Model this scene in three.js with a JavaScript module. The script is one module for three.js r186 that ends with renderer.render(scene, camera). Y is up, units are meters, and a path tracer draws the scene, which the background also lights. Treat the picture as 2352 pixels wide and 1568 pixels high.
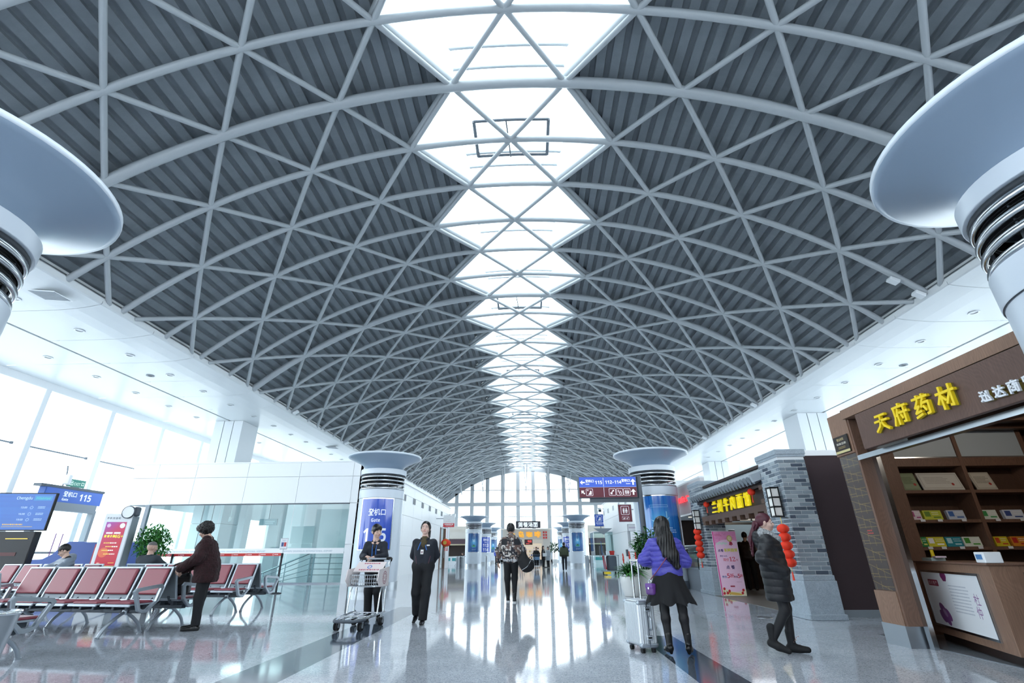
import * as THREE from 'three';
import { mergeGeometries, mergeVertices } from 'three/addons/utils/BufferGeometryUtils.js';
import { RoundedBoxGeometry } from 'three/addons/geometries/RoundedBoxGeometry.js';
import { RectAreaLightUniformsLib } from 'three/addons/lights/RectAreaLightUniformsLib.js';

// ---------- camera, sky, exposure ----------
const scene = new THREE.Scene();
const camera = new THREE.PerspectiveCamera(2 * Math.atan(784 / 1107) * 180 / Math.PI, 2352 / 1568, 0.05, 400);
camera.position.set(0, 1.1, 0);
camera.rotation.order = 'YXZ';
camera.rotation.set(0.4144, 0.0343, -0.0067);
const SKY = 5.8;                                             // bright, thinly overcast winter sky
scene.background = new THREE.Color().setRGB(0.90 * SKY, 0.96 * SKY, 1.03 * SKY);
const renderer = new THREE.WebGLRenderer();
renderer.toneMapping = THREE.LinearToneMapping;
renderer.toneMappingExposure = 1.0;
renderer.shadowMap.enabled = true;
RectAreaLightUniformsLib.init();

// ---------- helpers ----------
let seed = 12345;
const rnd = () => { seed = (seed * 1664525 + 1013904223) >>> 0; return seed / 4294967296; };
const rr = (a, b) => a + (b - a) * rnd();
const V = (x, y, z) => new THREE.Vector3(x, y, z);
const taken = new Map();
function numbered(name) {
  const n = taken.get(name) ?? 0; taken.set(name, n + 1);
  return n ? name + '_' + String(n).padStart(3, '0') : name;
}
const UP = V(0, 1, 0);
function metricUV(g, s = 1) {                                 // uv in metres from the dominant axis of each face
  const p = g.attributes.position, n = g.attributes.normal, uv = new Float32Array(p.count * 2);
  for (let i = 0; i < p.count; i++) {
    const ax = Math.abs(n.getX(i)), ay = Math.abs(n.getY(i)), az = Math.abs(n.getZ(i));
    const x = p.getX(i), y = p.getY(i), z = p.getZ(i);
    const [u, v] = ay >= ax && ay >= az ? [x, z] : ax >= az ? [z, y] : [x, y];
    uv[2 * i] = u * s; uv[2 * i + 1] = v * s;
  }
  g.setAttribute('uv', new THREE.BufferAttribute(uv, 2));
  return g;
}
function clean(g) {
  let q = g.index ? g.toNonIndexed() : g;
  for (const k of Object.keys(q.attributes)) if (!['position', 'normal', 'uv', 'color'].includes(k)) q.deleteAttribute(k);
  if (!q.attributes.normal) q.computeVertexNormals();
  if (!q.attributes.uv) metricUV(q);
  return q;
}
function merge(list) {
  const a = list.flat(9).filter(Boolean).map(clean);
  return a.length === 1 ? a[0] : mergeGeometries(a);
}
function xf(g, pos = [0, 0, 0], rot = [0, 0, 0]) {
  g.applyMatrix4(new THREE.Matrix4().compose(V(...pos), new THREE.Quaternion().setFromEuler(new THREE.Euler(...rot)), V(1, 1, 1)));
  return g;
}
const box = (w, h, d, x = 0, y = 0, z = 0, rot) => { const g = new THREE.BoxGeometry(w, h, d); if (rot) xf(g, [0, 0, 0], rot); g.translate(x, y, z); return metricUV(g); };
const rbox = (w, h, d, r, x = 0, y = 0, z = 0, rot, seg = 2) => { const g = clean(new RoundedBoxGeometry(w, h, d, seg, Math.min(r, w / 2.01, h / 2.01, d / 2.01))); metricUV(g); if (rot) xf(g, [0, 0, 0], rot); g.translate(x, y, z); return g; };
// a box between two corners
const span = (x0, x1, y0, y1, z0, z1) => box(Math.abs(x1 - x0), Math.abs(y1 - y0), Math.abs(z1 - z0), (x0 + x1) / 2, (y0 + y1) / 2, (z0 + z1) / 2);
const cyl = (r0, r1, h, x = 0, y = 0, z = 0, seg = 24, rot, open = false) => { const g = new THREE.CylinderGeometry(r1, r0, h, seg, 1, open); if (rot) xf(g, [0, 0, 0], rot); g.translate(x, y, z); return g; };
const sph = (r, x, y, z, sx = 1, sy = 1, sz = 1, seg = 14) => { const g = new THREE.SphereGeometry(r, seg, Math.max(6, seg * 2 / 3 | 0)); g.scale(sx, sy, sz); g.translate(x, y, z); return g; };
function rod(a, b, r0, r1 = r0, seg = 10) {                    // a straight round bar from a to b
  const A = V(...a), B = V(...b), d = B.clone().sub(A), g = new THREE.CylinderGeometry(r1, r0, d.length(), seg, 1);
  g.applyQuaternion(new THREE.Quaternion().setFromUnitVectors(UP, d.clone().normalize())); g.translate(...A.clone().add(B).multiplyScalar(0.5).toArray());
  return g;
}
function tube(pts, r, seg = 24, rad = 8, closed = false, tension = 0.5) {
  return new THREE.TubeGeometry(new THREE.CatmullRomCurve3(pts.map((p) => V(...p)), closed, 'centripetal', tension), seg, r, rad, closed);
}
function bentTube(pts, r, bend = 0.04, rad = 8) {              // straight runs with rounded corners
  const P = pts.map((p) => V(...p)), path = new THREE.CurvePath();
  let last = P[0];
  for (let i = 1; i < P.length - 1; i++) {
    const a = P[i].clone().add(P[i - 1].clone().sub(P[i]).setLength(Math.min(bend, P[i].distanceTo(P[i - 1]) * 0.48)));
    const b = P[i].clone().add(P[i + 1].clone().sub(P[i]).setLength(Math.min(bend, P[i].distanceTo(P[i + 1]) * 0.48)));
    path.add(new THREE.LineCurve3(last, a)); path.add(new THREE.QuadraticBezierCurve3(a, P[i].clone(), b)); last = b;
  }
  path.add(new THREE.LineCurve3(last, P[P.length - 1]));
  const q = [];
  for (const c of path.curves) { const n = c.isQuadraticBezierCurve3 ? 5 : 1; for (let k = 0; k < n; k++) q.push(c.getPoint(k / n)); }
  q.push(P[P.length - 1].clone());
  const uniq = q.filter((p, i) => i === 0 || p.distanceTo(q[i - 1]) > 1e-5), poly = new THREE.CurvePath();
  for (let i = 1; i < uniq.length; i++) poly.add(new THREE.LineCurve3(uniq[i - 1], uniq[i]));
  const tot = uniq.length - 1;
  poly.getPointAt = poly.getPoint = (t) => { const f = Math.min(t * tot, tot - 1e-9), i = Math.floor(f); return uniq[i].clone().lerp(uniq[i + 1], f - i); };
  poly.getTangentAt = poly.getTangent = (t) => { const f = Math.min(t * tot, tot - 1e-9), i = Math.floor(f), d = uniq[i + 1].clone().sub(uniq[i]).normalize(); if (f - i < 1e-6 && i > 0) d.add(uniq[i].clone().sub(uniq[i - 1]).normalize()).normalize(); return d; };
  return new THREE.TubeGeometry(poly, tot, r, rad, false);
}
const lathe = (pts, seg = 40) => new THREE.LatheGeometry(pts.map(([r, y]) => new THREE.Vector2(r, y)), seg);
function extrude(pts, depth, bevel = 0, holes = []) {          // outline in xy, thickness along z
  const s = new THREE.Shape(pts.map(([x, y]) => new THREE.Vector2(x, y)));
  for (const h of holes) s.holes.push(new THREE.Path(h.map(([x, y]) => new THREE.Vector2(x, y))));
  return new THREE.ExtrudeGeometry(s, { depth, bevelEnabled: bevel > 0, bevelSize: bevel, bevelThickness: bevel, bevelSegments: 2, curveSegments: 8 });
}
function mesh(name, geo, mat, parent = scene, pos, rot) {
  const g = Array.isArray(geo) ? merge(geo) : geo;
  if (!g.attributes.uv) clean(g);
  const m = new THREE.Mesh(g, mat);
  m.name = parent === scene ? numbered(name) : name;
  m.castShadow = m.receiveShadow = true;
  if (pos) m.position.set(...pos);
  if (rot) m.rotation.set(...rot);
  parent.add(m);
  return m;
}
function tag(o, label, category, group) { o.userData.label = label; o.userData.category = category; if (group) o.userData.group = group; return o; }
function thing(name, label, category, pos = [0, 0, 0], turn = 0, group) {
  const o = new THREE.Group(); o.name = numbered(name); o.position.set(...pos); o.rotation.y = turn; scene.add(o);
  return tag(o, label, category, group);
}
function struct(name, label, geo, mat) {                       // a piece of the setting: a mesh, or a group when no geometry is given
  let o;
  if (geo) o = mesh(name, geo, mat); else { o = new THREE.Group(); o.name = numbered(name); scene.add(o); }
  o.userData.kind = 'structure'; if (label) o.userData.label = label;
  return o;
}
function copy(root, pos, turn = root.rotation.y, label) {
  const c = root.clone(); c.name = numbered(root.name.replace(/_\d{3}$/, '')); c.userData = { ...root.userData }; if (label) c.userData.label = label;
  c.position.set(...pos); c.rotation.y = turn; scene.add(c); return c;
}

// ---------- procedural textures ----------
function hash2(x, y) { let h = (x * 374761393 + y * 668265263) | 0; h = Math.imul(h ^ (h >>> 13), 1274126177); return ((h ^ (h >>> 16)) >>> 0) / 4294967296; }
function vnoise(x, y, per) {                                   // tileable value noise
  const xi = Math.floor(x), yi = Math.floor(y), fx = x - xi, fy = y - yi, s = fx * fx * (3 - 2 * fx), t = fy * fy * (3 - 2 * fy);
  const m = (a) => ((a % per) + per) % per, h = (a, b) => hash2(m(a), m(b));
  return (h(xi, yi) * (1 - s) + h(xi + 1, yi) * s) * (1 - t) + (h(xi, yi + 1) * (1 - s) + h(xi + 1, yi + 1) * s) * t;
}
function dataTex(n, fn, srgb = true, repeat = 1) {
  const d = new Uint8Array(n * n * 4);
  for (let y = 0, o = 0; y < n; y++) for (let x = 0; x < n; x++, o += 4) { const c = fn(x / n, y / n, x, y); for (let k = 0; k < 3; k++) d[o + k] = Math.max(0, Math.min(255, c[k] * 255)); d[o + 3] = 255; }
  const t = new THREE.DataTexture(d, n, n); t.wrapS = t.wrapT = THREE.RepeatWrapping; t.magFilter = THREE.LinearFilter; t.minFilter = THREE.LinearMipmapLinearFilter; t.generateMipmaps = true;
  if (srgb) t.colorSpace = THREE.SRGBColorSpace; t.repeat.set(repeat, repeat); t.needsUpdate = true; return t;
}
const graniteTex = (base, dark, light, seedShift) => dataTex(1024, (u, v, x, y) => {
  const a = hash2((x >> 1) + seedShift, y >> 1), b = vnoise(u * 220, v * 220, 220), c = vnoise(u * 60 + 7, v * 60, 60), d = vnoise(u * 8, v * 8, 8);
  let k = 0.94 + 0.06 * d + 0.06 * (c - 0.5);
  const s = a * 0.55 + b * 0.45;
  const col = s < 0.27 ? dark : s > 0.76 ? light : base;
  return col.map((q) => q * k);
}, true, 1 / 2.2);
const TEX = {
  granite: graniteTex([0.735, 0.755, 0.79], [0.50, 0.53, 0.58], [0.85, 0.865, 0.89], 3),
  darkGranite: graniteTex([0.29, 0.33, 0.385], [0.20, 0.23, 0.27], [0.40, 0.44, 0.49], 71),
  stone: graniteTex([0.64, 0.69, 0.73], [0.55, 0.60, 0.65], [0.71, 0.75, 0.79], 131),
  deck: dataTex(512, (u, v) => { const a = vnoise(u * 7, v * 40, 280), b = vnoise(u * 30, v * 12, 360), c = vnoise(u * 120, v * 120, 120); const k = 0.90 + 0.03 * (a - 0.5) + 0.03 * (b - 0.5) + 0.02 * (c - 0.5); return [k * 0.97, k, k * 1.03]; }, true, 1 / 3),
  wood: dataTex(1024, (u, v) => { const w = vnoise(u * 5, v * 3, 15) * 1.4 + vnoise(u * 14, v * 2, 14) * 0.5, g = 0.5 + 0.5 * Math.sin((u * 22 + w * 5) * 6.2832), f = vnoise(u * 380, v * 9, 3420), s = vnoise(u * 3, v * 3, 3); const k = 0.82 + 0.07 * g * (0.3 + 0.7 * s) + 0.13 * (f - 0.5); return [k, k * 0.985, k * 0.97]; }, true, 1),
  weave: dataTex(128, (u, v) => { const k = 0.86 + 0.14 * (((Math.floor(u * 16) + Math.floor(v * 16)) & 1) ? 1 : 0.2) * (0.8 + 0.4 * hash2(u * 64 | 0, v * 64 | 0)); return [k, k, k]; }, true, 6),
  perf: dataTex(64, (u, v) => { const x = (u * 4) % 1 - 0.5, y = (v * 4) % 1 - 0.5; const k = x * x + y * y < 0.07 ? 0.22 : 1; return [k, k, k]; }, true, 12),
  noise: dataTex(256, (u, v) => { const k = 0.5 * vnoise(u * 60, v * 60, 60) + 0.5 * vnoise(u * 128, v * 128, 128); return [k, k, k]; }, false, 4),
  fur: dataTex(256, (u, v) => { const k = 0.55 + 0.22 * vnoise(u * 40, v * 40, 40) + 0.15 * (vnoise(u * 14, v * 18, 126) - 0.3); return [k, k, k]; }, true, 3),
};
// ---------- materials ----------
const lin = (hex) => new THREE.Color(hex);
const std = (color, roughness = 0.6, metalness = 0, extra = {}) => new THREE.MeshStandardMaterial({ color: typeof color === 'string' ? lin(color) : color, roughness, metalness, ...extra });
const phys = (color, roughness, metalness, extra) => new THREE.MeshPhysicalMaterial({ color: lin(color), roughness, metalness, ...extra });
const M = {
  floor: phys('#ffffff', 0.06, 0, { map: TEX.granite, ior: 1.62 }),
  floorDark: phys('#ffffff', 0.08, 0, { map: TEX.darkGranite, ior: 1.6 }),
  white: std('#eef1f3', 0.5), panel: phys('#e6ebef', 0.32, 0, {}), wallWhite: std('#f1f4f6', 0.42), gapDark: std('#5a626b', 0.8),
  soffit: phys('#e1e6e9', 0.30, 0, {}), deck: std('#8d9194', 0.5, 0.1, { map: TEX.deck }), tube: phys('#adb4b9', 0.38, 0, { clearcoat: 0.25, clearcoatRoughness: 0.3 }),
  satin: phys('#8fa2b6', 0.32, 0.15, { clearcoat: 0.45, clearcoatRoughness: 0.3 }), shaft: phys('#cfd9e3', 0.34, 0.0, { clearcoat: 0.2, clearcoatRoughness: 0.3 }),
  steel: std('#c3c8cc', 0.22, 1), steelRough: std('#aeb4ba', 0.38, 1), chrome: std('#e3e7ea', 0.10, 1), aluminium: std('#b9c1c9', 0.34, 0.9), dark: std('#15181c', 0.5), black: std('#0c0d10', 0.55),
  blackGloss: phys('#0b0c10', 0.12, 0, {}), charcoal: std('#30363d', 0.6), rubber: std('#1b1d20', 0.8), grey: std('#8b949d', 0.5), greyDark: std('#555d66', 0.5),
  glass: new THREE.MeshPhysicalMaterial({ color: lin('#eef6f6'), roughness: 0.02, transmission: 1, thickness: 0, ior: 1.45 }),
  glassGreen: new THREE.MeshPhysicalMaterial({ color: lin('#cfe6e4'), roughness: 0.02, transmission: 1, thickness: 0, ior: 1.5 }),
  frosted: new THREE.MeshPhysicalMaterial({ color: lin('#e3eaee'), roughness: 0.7, transmission: 0.55, thickness: 0 }),
  wood: std('#8a6a59', 0.5, 0, { map: TEX.wood }), woodLight: std('#a5836e', 0.5, 0, { map: TEX.wood }), woodDark: std('#6a5042', 0.5, 0, { map: TEX.wood }), woodBrown: std('#3a2a25', 0.5, 0, { map: TEX.wood }),
  stone: std('#ffffff', 0.7, 0, { map: TEX.stone }), mortar: std('#e2e7ea', 0.9), gold: std('#b99a4c', 0.3, 0.9), red: std('#c92f2a', 0.55), yellow: std('#f3d21b', 0.45),
  vinyl: phys('#8c3d4a', 0.42, 0, { clearcoat: 0.25, clearcoatRoughness: 0.4 }), benchMetal: std('#aab3bb', 0.36, 0.75), benchPerf: std('#7c858d', 0.45, 0.5, { map: TEX.perf }), benchDark: std('#454c54', 0.45, 0.5),
  belt: std('#dd3a36', 0.6), apron: std('#b9bcbc', 0.9),
  leafA: std('#35783a', 0.45), leafB: std('#569a4c', 0.45), leafC: std('#205126', 0.45), stem: std('#5b4a33', 0.8), soil: std('#3b2c22', 0.95), potWhite: phys('#e9ebe9', 0.35, 0, {}), petal: std('#e2452f', 0.5),
  lantern: std('#e8381b', 0.75, 0, { side: THREE.DoubleSide }),
};
function canvasTex(w, h, draw, repeat) {
  const c = document.createElement('canvas'); c.width = w; c.height = h; const x = c.getContext('2d'); draw(x, w, h);
  const t = new THREE.CanvasTexture(c); t.colorSpace = THREE.SRGBColorSpace; t.anisotropy = 8; return t;
}
// ---------- lettering ----------
const G = {   // strokes of the characters on the signs, on a 100 x 100 field
  天: '18 22 82 22|8 48 92 48|50 22 48 50 36 74 8 94|52 50 66 76 94 94', 府: '50 4 50 14|12 16 92 16|16 16 16 60 4 94|40 28 28 56|34 46 34 94|46 44 94 44|78 26 78 88 66 88|56 56 62 70',
  药: '8 14 92 14|34 4 34 24|66 4 66 24|30 30 12 52 34 50|34 50 10 76 40 72|8 94 42 86|60 30 48 54|56 40 90 40 88 88 74 90|60 56 70 72', 材: '6 30 46 30|28 6 28 96|28 34 6 70|30 44 46 62|52 30 96 30|78 6 78 90 66 88|76 34 50 76',
  迅: '12 8 24 20|6 38 24 38 24 72 8 84|24 74 40 90 96 92|38 14 78 14 76 50 90 78|58 14 58 84|40 44 74 44', 达: '12 8 24 20|6 38 24 38 24 74 8 86|24 76 40 90 96 92|36 32 92 32|64 8 60 44 38 74|64 44 88 74',
  商: '50 2 50 12|8 14 92 14|34 18 40 28|66 18 60 28|14 34 14 96|14 32 86 32 86 92 74 92|40 38 30 52|58 38 72 50|34 58 66 58 66 80 34 80 34 58', 贸: '14 12 40 8|16 10 16 40 40 34|32 24 42 36|52 12 88 12 86 38 74 40|68 12 52 42|24 50 76 50 76 82|24 50 24 82|50 58 46 78 14 96|58 82 88 96',
  登: '18 10 46 10 10 44|20 20 30 28|54 6 62 20 92 44|82 8 66 22|90 22 74 32|30 44 70 44|32 54 68 54 66 70 32 70 32 54|36 76 40 86|64 76 58 86|10 92 90 92', 机: '4 30 42 30|24 6 24 96|24 34 4 70|26 44 40 58|52 14 52 60 40 94|52 14 80 14 80 84 96 84 96 70',
  口: '16 18 16 88|16 18 84 18 84 88|16 80 84 80', 出: '50 4 50 92|22 14 22 46 78 46 78 14|12 56 12 92 88 92 88 56', 兰: '30 4 38 20|70 4 62 20|16 28 84 28|24 56 76 56|6 88 94 88', 州: '24 6 24 56 8 94|52 8 52 90|84 4 84 96|10 36 4 56|38 36 42 54|66 36 72 54',
  牛: '26 6 12 40|20 26 84 26|4 58 96 58|52 4 52 98', 肉: '14 22 14 96|14 22 86 22 86 92 74 90|48 4 30 46|48 12 68 44|46 52 28 80|48 58 70 78', 面: '6 10 94 10|48 10 40 28|12 28 88 28 88 94 12 94 12 28|38 28 38 94|62 28 62 94|38 50 62 50|38 72 62 72',
  馆: '22 4 6 36|18 20 42 20 36 34|24 40 24 90 40 80|68 2 68 12|48 26 48 16 94 16 94 26|56 34 56 94|56 34 86 34 86 54 56 54|56 66 88 66 88 92 56 92', 点: '50 4 50 34|50 18 84 18|20 34 80 34 80 62 20 62 20 34|14 74 6 94|34 74 38 92|58 74 64 92|80 74 94 92',
  餐: '30 4 30 18|14 12 46 12|24 20 8 40|20 26 44 26 20 46|54 8 88 8 60 40|60 18 90 40|50 36 10 60|50 36 92 60|32 58 68 58 68 74 32 74 32 54|32 54 32 96 48 88|84 72 56 82|50 80 88 96', 新: '26 2 28 12|6 14 48 14|16 20 22 34|40 20 34 34|4 38 50 38|8 56 48 56|28 38 28 96|22 62 8 84|34 62 46 80|88 6 60 16|60 16 60 60 50 94|60 42 96 42|80 42 80 96',
  鲜: '22 2 6 26|18 12 38 12 30 26|10 28 44 28 44 62 10 62 10 28|27 28 27 62|10 45 44 45|6 84 4 96|4 78 48 74|60 4 66 18|88 4 80 18|54 24 96 24|58 46 92 46|52 68 98 68|75 24 75 98', 蔬: '8 12 92 12|34 4 34 22|66 4 66 22|8 30 40 30 32 44|24 44 24 90|24 60 40 60|12 52 12 88|4 92 44 84|70 24 70 34|50 36 92 36|68 36 54 54 88 52|78 44 90 58|56 62 52 96|70 62 70 94|86 62 86 90 96 90',
  菜: '8 14 92 14|34 4 34 24|66 4 66 24|84 28 16 36|18 42 26 54|46 42 50 52|82 40 70 54|6 62 94 62|50 52 50 98|46 64 12 92|54 64 90 92', 现: '4 14 40 14|6 46 38 46|22 14 22 80|2 84 42 76|50 10 50 62|50 10 90 10 90 62|70 22 68 60 46 94|72 60 72 88 96 90 96 76',
  价: '30 4 6 50|22 34 22 96|64 4 34 44|66 8 96 42|52 46 50 76 36 96|78 44 78 98', 元: '20 14 80 14|6 42 94 42|38 42 34 74 8 94|60 42 60 90 94 90 94 74', 折: '4 26 42 26|24 4 24 92 12 88|4 66 44 50|92 6 58 16|58 16 58 56 46 94|58 42 98 42|80 42 80 98',
  热: '4 18 40 18|22 2 22 58 12 56|4 46 40 34|62 2 60 34 42 60|46 18 82 18 80 54 96 56|50 32 70 48|14 74 6 94|34 74 38 92|58 74 64 92|80 74 94 92', 饮: '22 4 6 36|18 20 42 20 36 34|24 40 24 90 42 78|62 4 48 38|58 22 96 22 88 40|72 36 66 70 42 96|72 56 96 96',
  茶: '8 14 92 14|34 4 34 24|66 4 66 24|50 22 8 56|50 22 92 56|20 60 80 60|50 44 50 98|38 70 18 90|62 70 84 88', 品: '30 8 70 8 70 38 30 38 30 8|8 52 42 52 42 92 8 92 8 52|58 52 92 52 92 92 58 92 58 52', 原: '10 8 94 8|14 8 14 60 4 94|56 10 48 22|32 24 80 24 80 56 32 56 32 24|32 40 80 40|56 56 56 94 46 90|38 64 24 86|72 64 90 84',
  营: '8 14 92 14|34 4 34 24|66 4 66 24|8 38 8 30 92 30 92 38|28 42 72 42 72 58 28 58 28 42|20 66 80 66 80 94 20 94 20 66', 业: '36 8 36 88|64 8 64 88|12 30 24 64|88 30 76 64|4 90 96 90', 时: '8 14 40 14 40 84 8 84 8 14|8 48 40 48|48 30 98 30|80 4 80 92 66 88|54 46 64 64',
  间: '14 4 22 14|10 18 10 98|32 10 90 10 90 94 78 92|32 34 68 34 68 78 32 78 32 34|32 56 68 56', 简: '22 2 8 24|18 10 46 10|64 2 54 20|62 10 94 10|14 34 14 98|34 30 88 30 88 94 78 92|34 46 68 46 68 82 34 82 34 46|34 64 68 64', 汤: '12 8 24 18|6 34 18 42|8 92 26 58|38 12 84 12 50 42|40 44 92 44 88 90 74 88|60 46 40 74|76 48 52 90',
  上: '46 6 46 90|46 44 84 44|6 92 94 92', 岛: '46 2 38 14|20 16 80 16 78 46|20 16 20 58 92 58 88 94 74 92|44 26 54 38|20 70 20 88 62 88 62 68|41 62 41 88', 咖: '6 20 28 20 28 74 6 74 6 20|36 32 62 32 60 88 50 88|48 10 46 50 34 92|72 24 94 24 94 82 72 82 72 24',
  啡: '4 20 26 20 26 74 4 74 4 20|50 6 50 96|34 22 50 22|34 44 50 44|32 68 50 66|70 6 70 98|70 22 96 22|70 44 94 44|70 68 98 68', 书: '16 18 76 18 74 46|6 46 88 46 86 82 72 80|46 4 46 98|78 8 88 18', 店: '50 2 50 12|10 14 94 14|14 14 14 60 4 94|54 24 54 54|54 38 86 38|32 56 84 56 84 92 32 92 32 56',
  手: '80 6 20 16|14 36 86 36|4 60 96 60|52 14 52 92 38 90', 加: '6 28 50 28 46 88 34 86|28 6 26 50 6 92|62 20 92 20 92 86 62 86 62 20', 油: '12 8 24 18|6 34 18 42|8 92 26 58|36 28 92 28 92 92 36 92 36 28|64 6 64 92|36 60 92 60', 站: '24 4 26 16|4 20 46 20|12 32 18 66|38 30 32 66|2 78 48 72|70 6 70 50|70 28 96 28|54 50 92 50 92 92 54 92 54 50',
  杜: '4 30 46 30|26 4 26 98|26 34 4 70|28 44 44 60|52 36 94 36|74 8 74 88|46 90 98 90', 仲: '30 4 6 50|22 34 22 96|38 26 92 26 92 64 38 64 38 26|64 4 64 98', 四: '10 14 90 14 90 92 10 92 10 14|38 14 34 48 20 64|62 14 62 56 82 56', 川: '20 8 18 60 6 94|50 12 50 86|82 6 82 96',
  特: '16 10 6 34|10 24 44 24|26 4 26 98|4 66 44 50|50 20 94 20|72 4 72 40|46 40 98 40|48 62 98 62|80 42 80 94 66 90|56 70 64 84', 产: '50 2 50 12|14 14 88 14|34 20 40 32|68 20 60 34|14 38 90 38|20 38 18 68 6 94',
};
const strokes = (ch) => (G[ch] ?? '').split('|').filter(Boolean).map((s) => { const n = s.split(' ').map(Number), p = []; for (let i = 0; i < n.length; i += 2) p.push([n[i], n[i + 1]]); return p; });
function hz(x, text, px, py, size, color, weight = 0.1, gap = 1.06) {   // draws characters with their top left at (px, py)
  x.strokeStyle = color; x.lineWidth = size * weight; x.lineCap = 'round'; x.lineJoin = 'round';
  [...text].forEach((ch, i) => { for (const s of strokes(ch)) { x.beginPath(); s.forEach(([a, b], k) => x[k ? 'lineTo' : 'moveTo'](px + i * size * gap + a / 100 * size, py + b / 100 * size)); x.stroke(); } });
}
function latin(x, text, px, py, size, color, weight = 'bold', align = 'left', fam = 'sans-serif') { x.fillStyle = color; x.font = `${weight} ${size}px ${fam}`; x.textAlign = align; x.textBaseline = 'alphabetic'; x.fillText(text, px, py); }
function greek(x, px, py, w, n, lh, color, jitter = 0.3) {          // rows of print too small to read
  x.fillStyle = color;
  for (let i = 0; i < n; i++) { let a = px; const end = px + w * (1 - jitter * hash2(i, py | 0)); while (a < end) { const l = lh * (0.25 + 0.45 * hash2(a | 0, i + (py | 0))); x.fillRect(a, py + i * lh, l, lh * 0.5); a += l + lh * 0.18; } }
}
function glyph3d(ch, size, depth, w, slant = 0) {                // a character as solid strokes, lower left at the origin
  const out = [];
  for (const s of strokes(ch)) for (let i = 1; i < s.length; i++) {
    const sx = (q) => (q[0] + slant * (100 - q[1])) / 100 * size, sy = (q) => (100 - q[1]) / 100 * size;
    const a = [sx(s[i - 1]), sy(s[i - 1])], b = [sx(s[i]), sy(s[i])], L = Math.hypot(b[0] - a[0], b[1] - a[1]);
    const g = new THREE.BoxGeometry(L + w * size * 0.8, w * size, depth * (1 + 0.03 * (out.length % 3)));
    g.rotateZ(Math.atan2(b[1] - a[1], b[0] - a[0])); g.translate((a[0] + b[0]) / 2, (a[1] + b[1]) / 2, 0); out.push(g);
  }
  return merge(out);
}
// a flat printed panel: w x h in the xy plane facing +z, with the drawing on it
function printed(w, h, px, draw, opts = {}) {
  const t = canvasTex(px, Math.round(px * h / w), draw);
  return { geo: new THREE.PlaneGeometry(w, h), mat: new THREE.MeshStandardMaterial({ map: t, roughness: opts.rough ?? 0.4, ...(opts.glow ? { emissive: new THREE.Color(1, 1, 1), emissiveMap: t, emissiveIntensity: opts.glow } : {}), ...(opts.alpha ? { transparent: true } : {}) }) };
}
// ================= the hall =================
const RX = -0.3884, RR = 19.171, RIDGE = 13.103, STEP = 0.16524, BAY = 2, Z0 = -7.3808, J0 = -6, J1 = 34;   // barrel vault: ridge x, radius, ridge height, angle per node, bay
const arc = (k, z, off = 0) => [RX + (RR + off) * Math.sin(k * STEP), RIDGE - RR + (RR + off) * Math.cos(k * STEP), z];
const zOf = (j) => Z0 - BAY * j;
const ZN = zOf(J0), ZE = -75.4;

// floor: pale granite with two dark inlaid bands
const floor = struct('floor', 'polished pale grey speckled granite floor');
const strip = (n, x0, x1, z0, z1, m) => mesh(n, span(x0, x1, -0.3, 0, z0, z1), m, floor);
strip('granite_field', -21.2, -3.03, 6, -12.4, M.floor); strip('granite_field', -21.2, -2.42, -12.4, -78, M.floor); strip('granite_field', -2.42, 1.52, 6, -78, M.floor);
strip('granite_field', 1.52, 20.6, -8.17, -78, M.floor); strip('granite_field', 2.0, 20.6, 6, -8.17, M.floor);
strip('granite_band', -3.03, -2.42, 6, -12.4, M.floorDark); strip('granite_band', 1.52, 2.0, 6, -8.17, M.floorDark);
struct('ground', 'pale concrete apron outside the windows', span(-160, 160, -4.4, -4.2, 80, -240), M.apron);

// roof deck: ribbed sheets in bays, left open along the ridge in a zigzag for the skylights
const ceiling = struct('ceiling', 'dark grey ribbed metal roof deck');
{
  const OFF = 0.24, RIB = 0.11, P = 0.40 / (RR + OFF) / STEP;      // one rib of 0.40 m, in node units
  const prof = [[0, 0], [0.58, 0], [0.63, RIB], [0.95, RIB], [1, 0]];
  const SLX = 0.0;
  const pt = (k, off, z) => arc(k, z, OFF + off);
  for (let j = J0; j < J1; j += 2) for (const s of [-1, 1]) {
    const zb = zOf(j + 1), za = zOf(j), zc = zOf(j + 2), pos = [];
    // between two wide arches: the sheet reaches in to k = 0.5 at the middle arch and only to 1 at both ends
    for (let k0 = 0.5; k0 < 4.36; k0 += P) for (let i = 1; i < prof.length; i++) {
      const ka = k0 + prof[i - 1][0] * P, kb = k0 + prof[i][0] * P, oa = prof[i - 1][1], ob = prof[i][1];
      const lim = (k) => { const t = Math.min(1, Math.max(0, (k - 0.5) / 0.5 - SLX)); return t * BAY; };
      const t0 = lim(ka), t1 = lim(kb);
      if (t0 <= 0 && t1 <= 0) continue;
      const A = pt(s * ka, oa, zb + t0), B = pt(s * kb, ob, zb + t1), C = pt(s * kb, ob, zb - t1), D = pt(s * ka, oa, zb - t0);
      if (s > 0) pos.push(...A, ...C, ...B, ...A, ...D, ...C); else pos.push(...A, ...B, ...C, ...A, ...C, ...D);
    }
    const g = new THREE.BufferGeometry(); g.setAttribute('position', new THREE.BufferAttribute(new Float32Array(pos), 3)); g.computeVertexNormals();
    const uv = new Float32Array(pos.length / 3 * 2); for (let i = 0; i < pos.length / 3; i++) { uv[2 * i] = Math.atan2(pos[3 * i] - RX, pos[3 * i + 1] - RIDGE + RR) * RR; uv[2 * i + 1] = pos[3 * i + 2]; }
    g.setAttribute('uv', new THREE.BufferAttribute(uv, 2));
    mesh('deck_sheet', g, M.deck, ceiling);
  }
}
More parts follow.
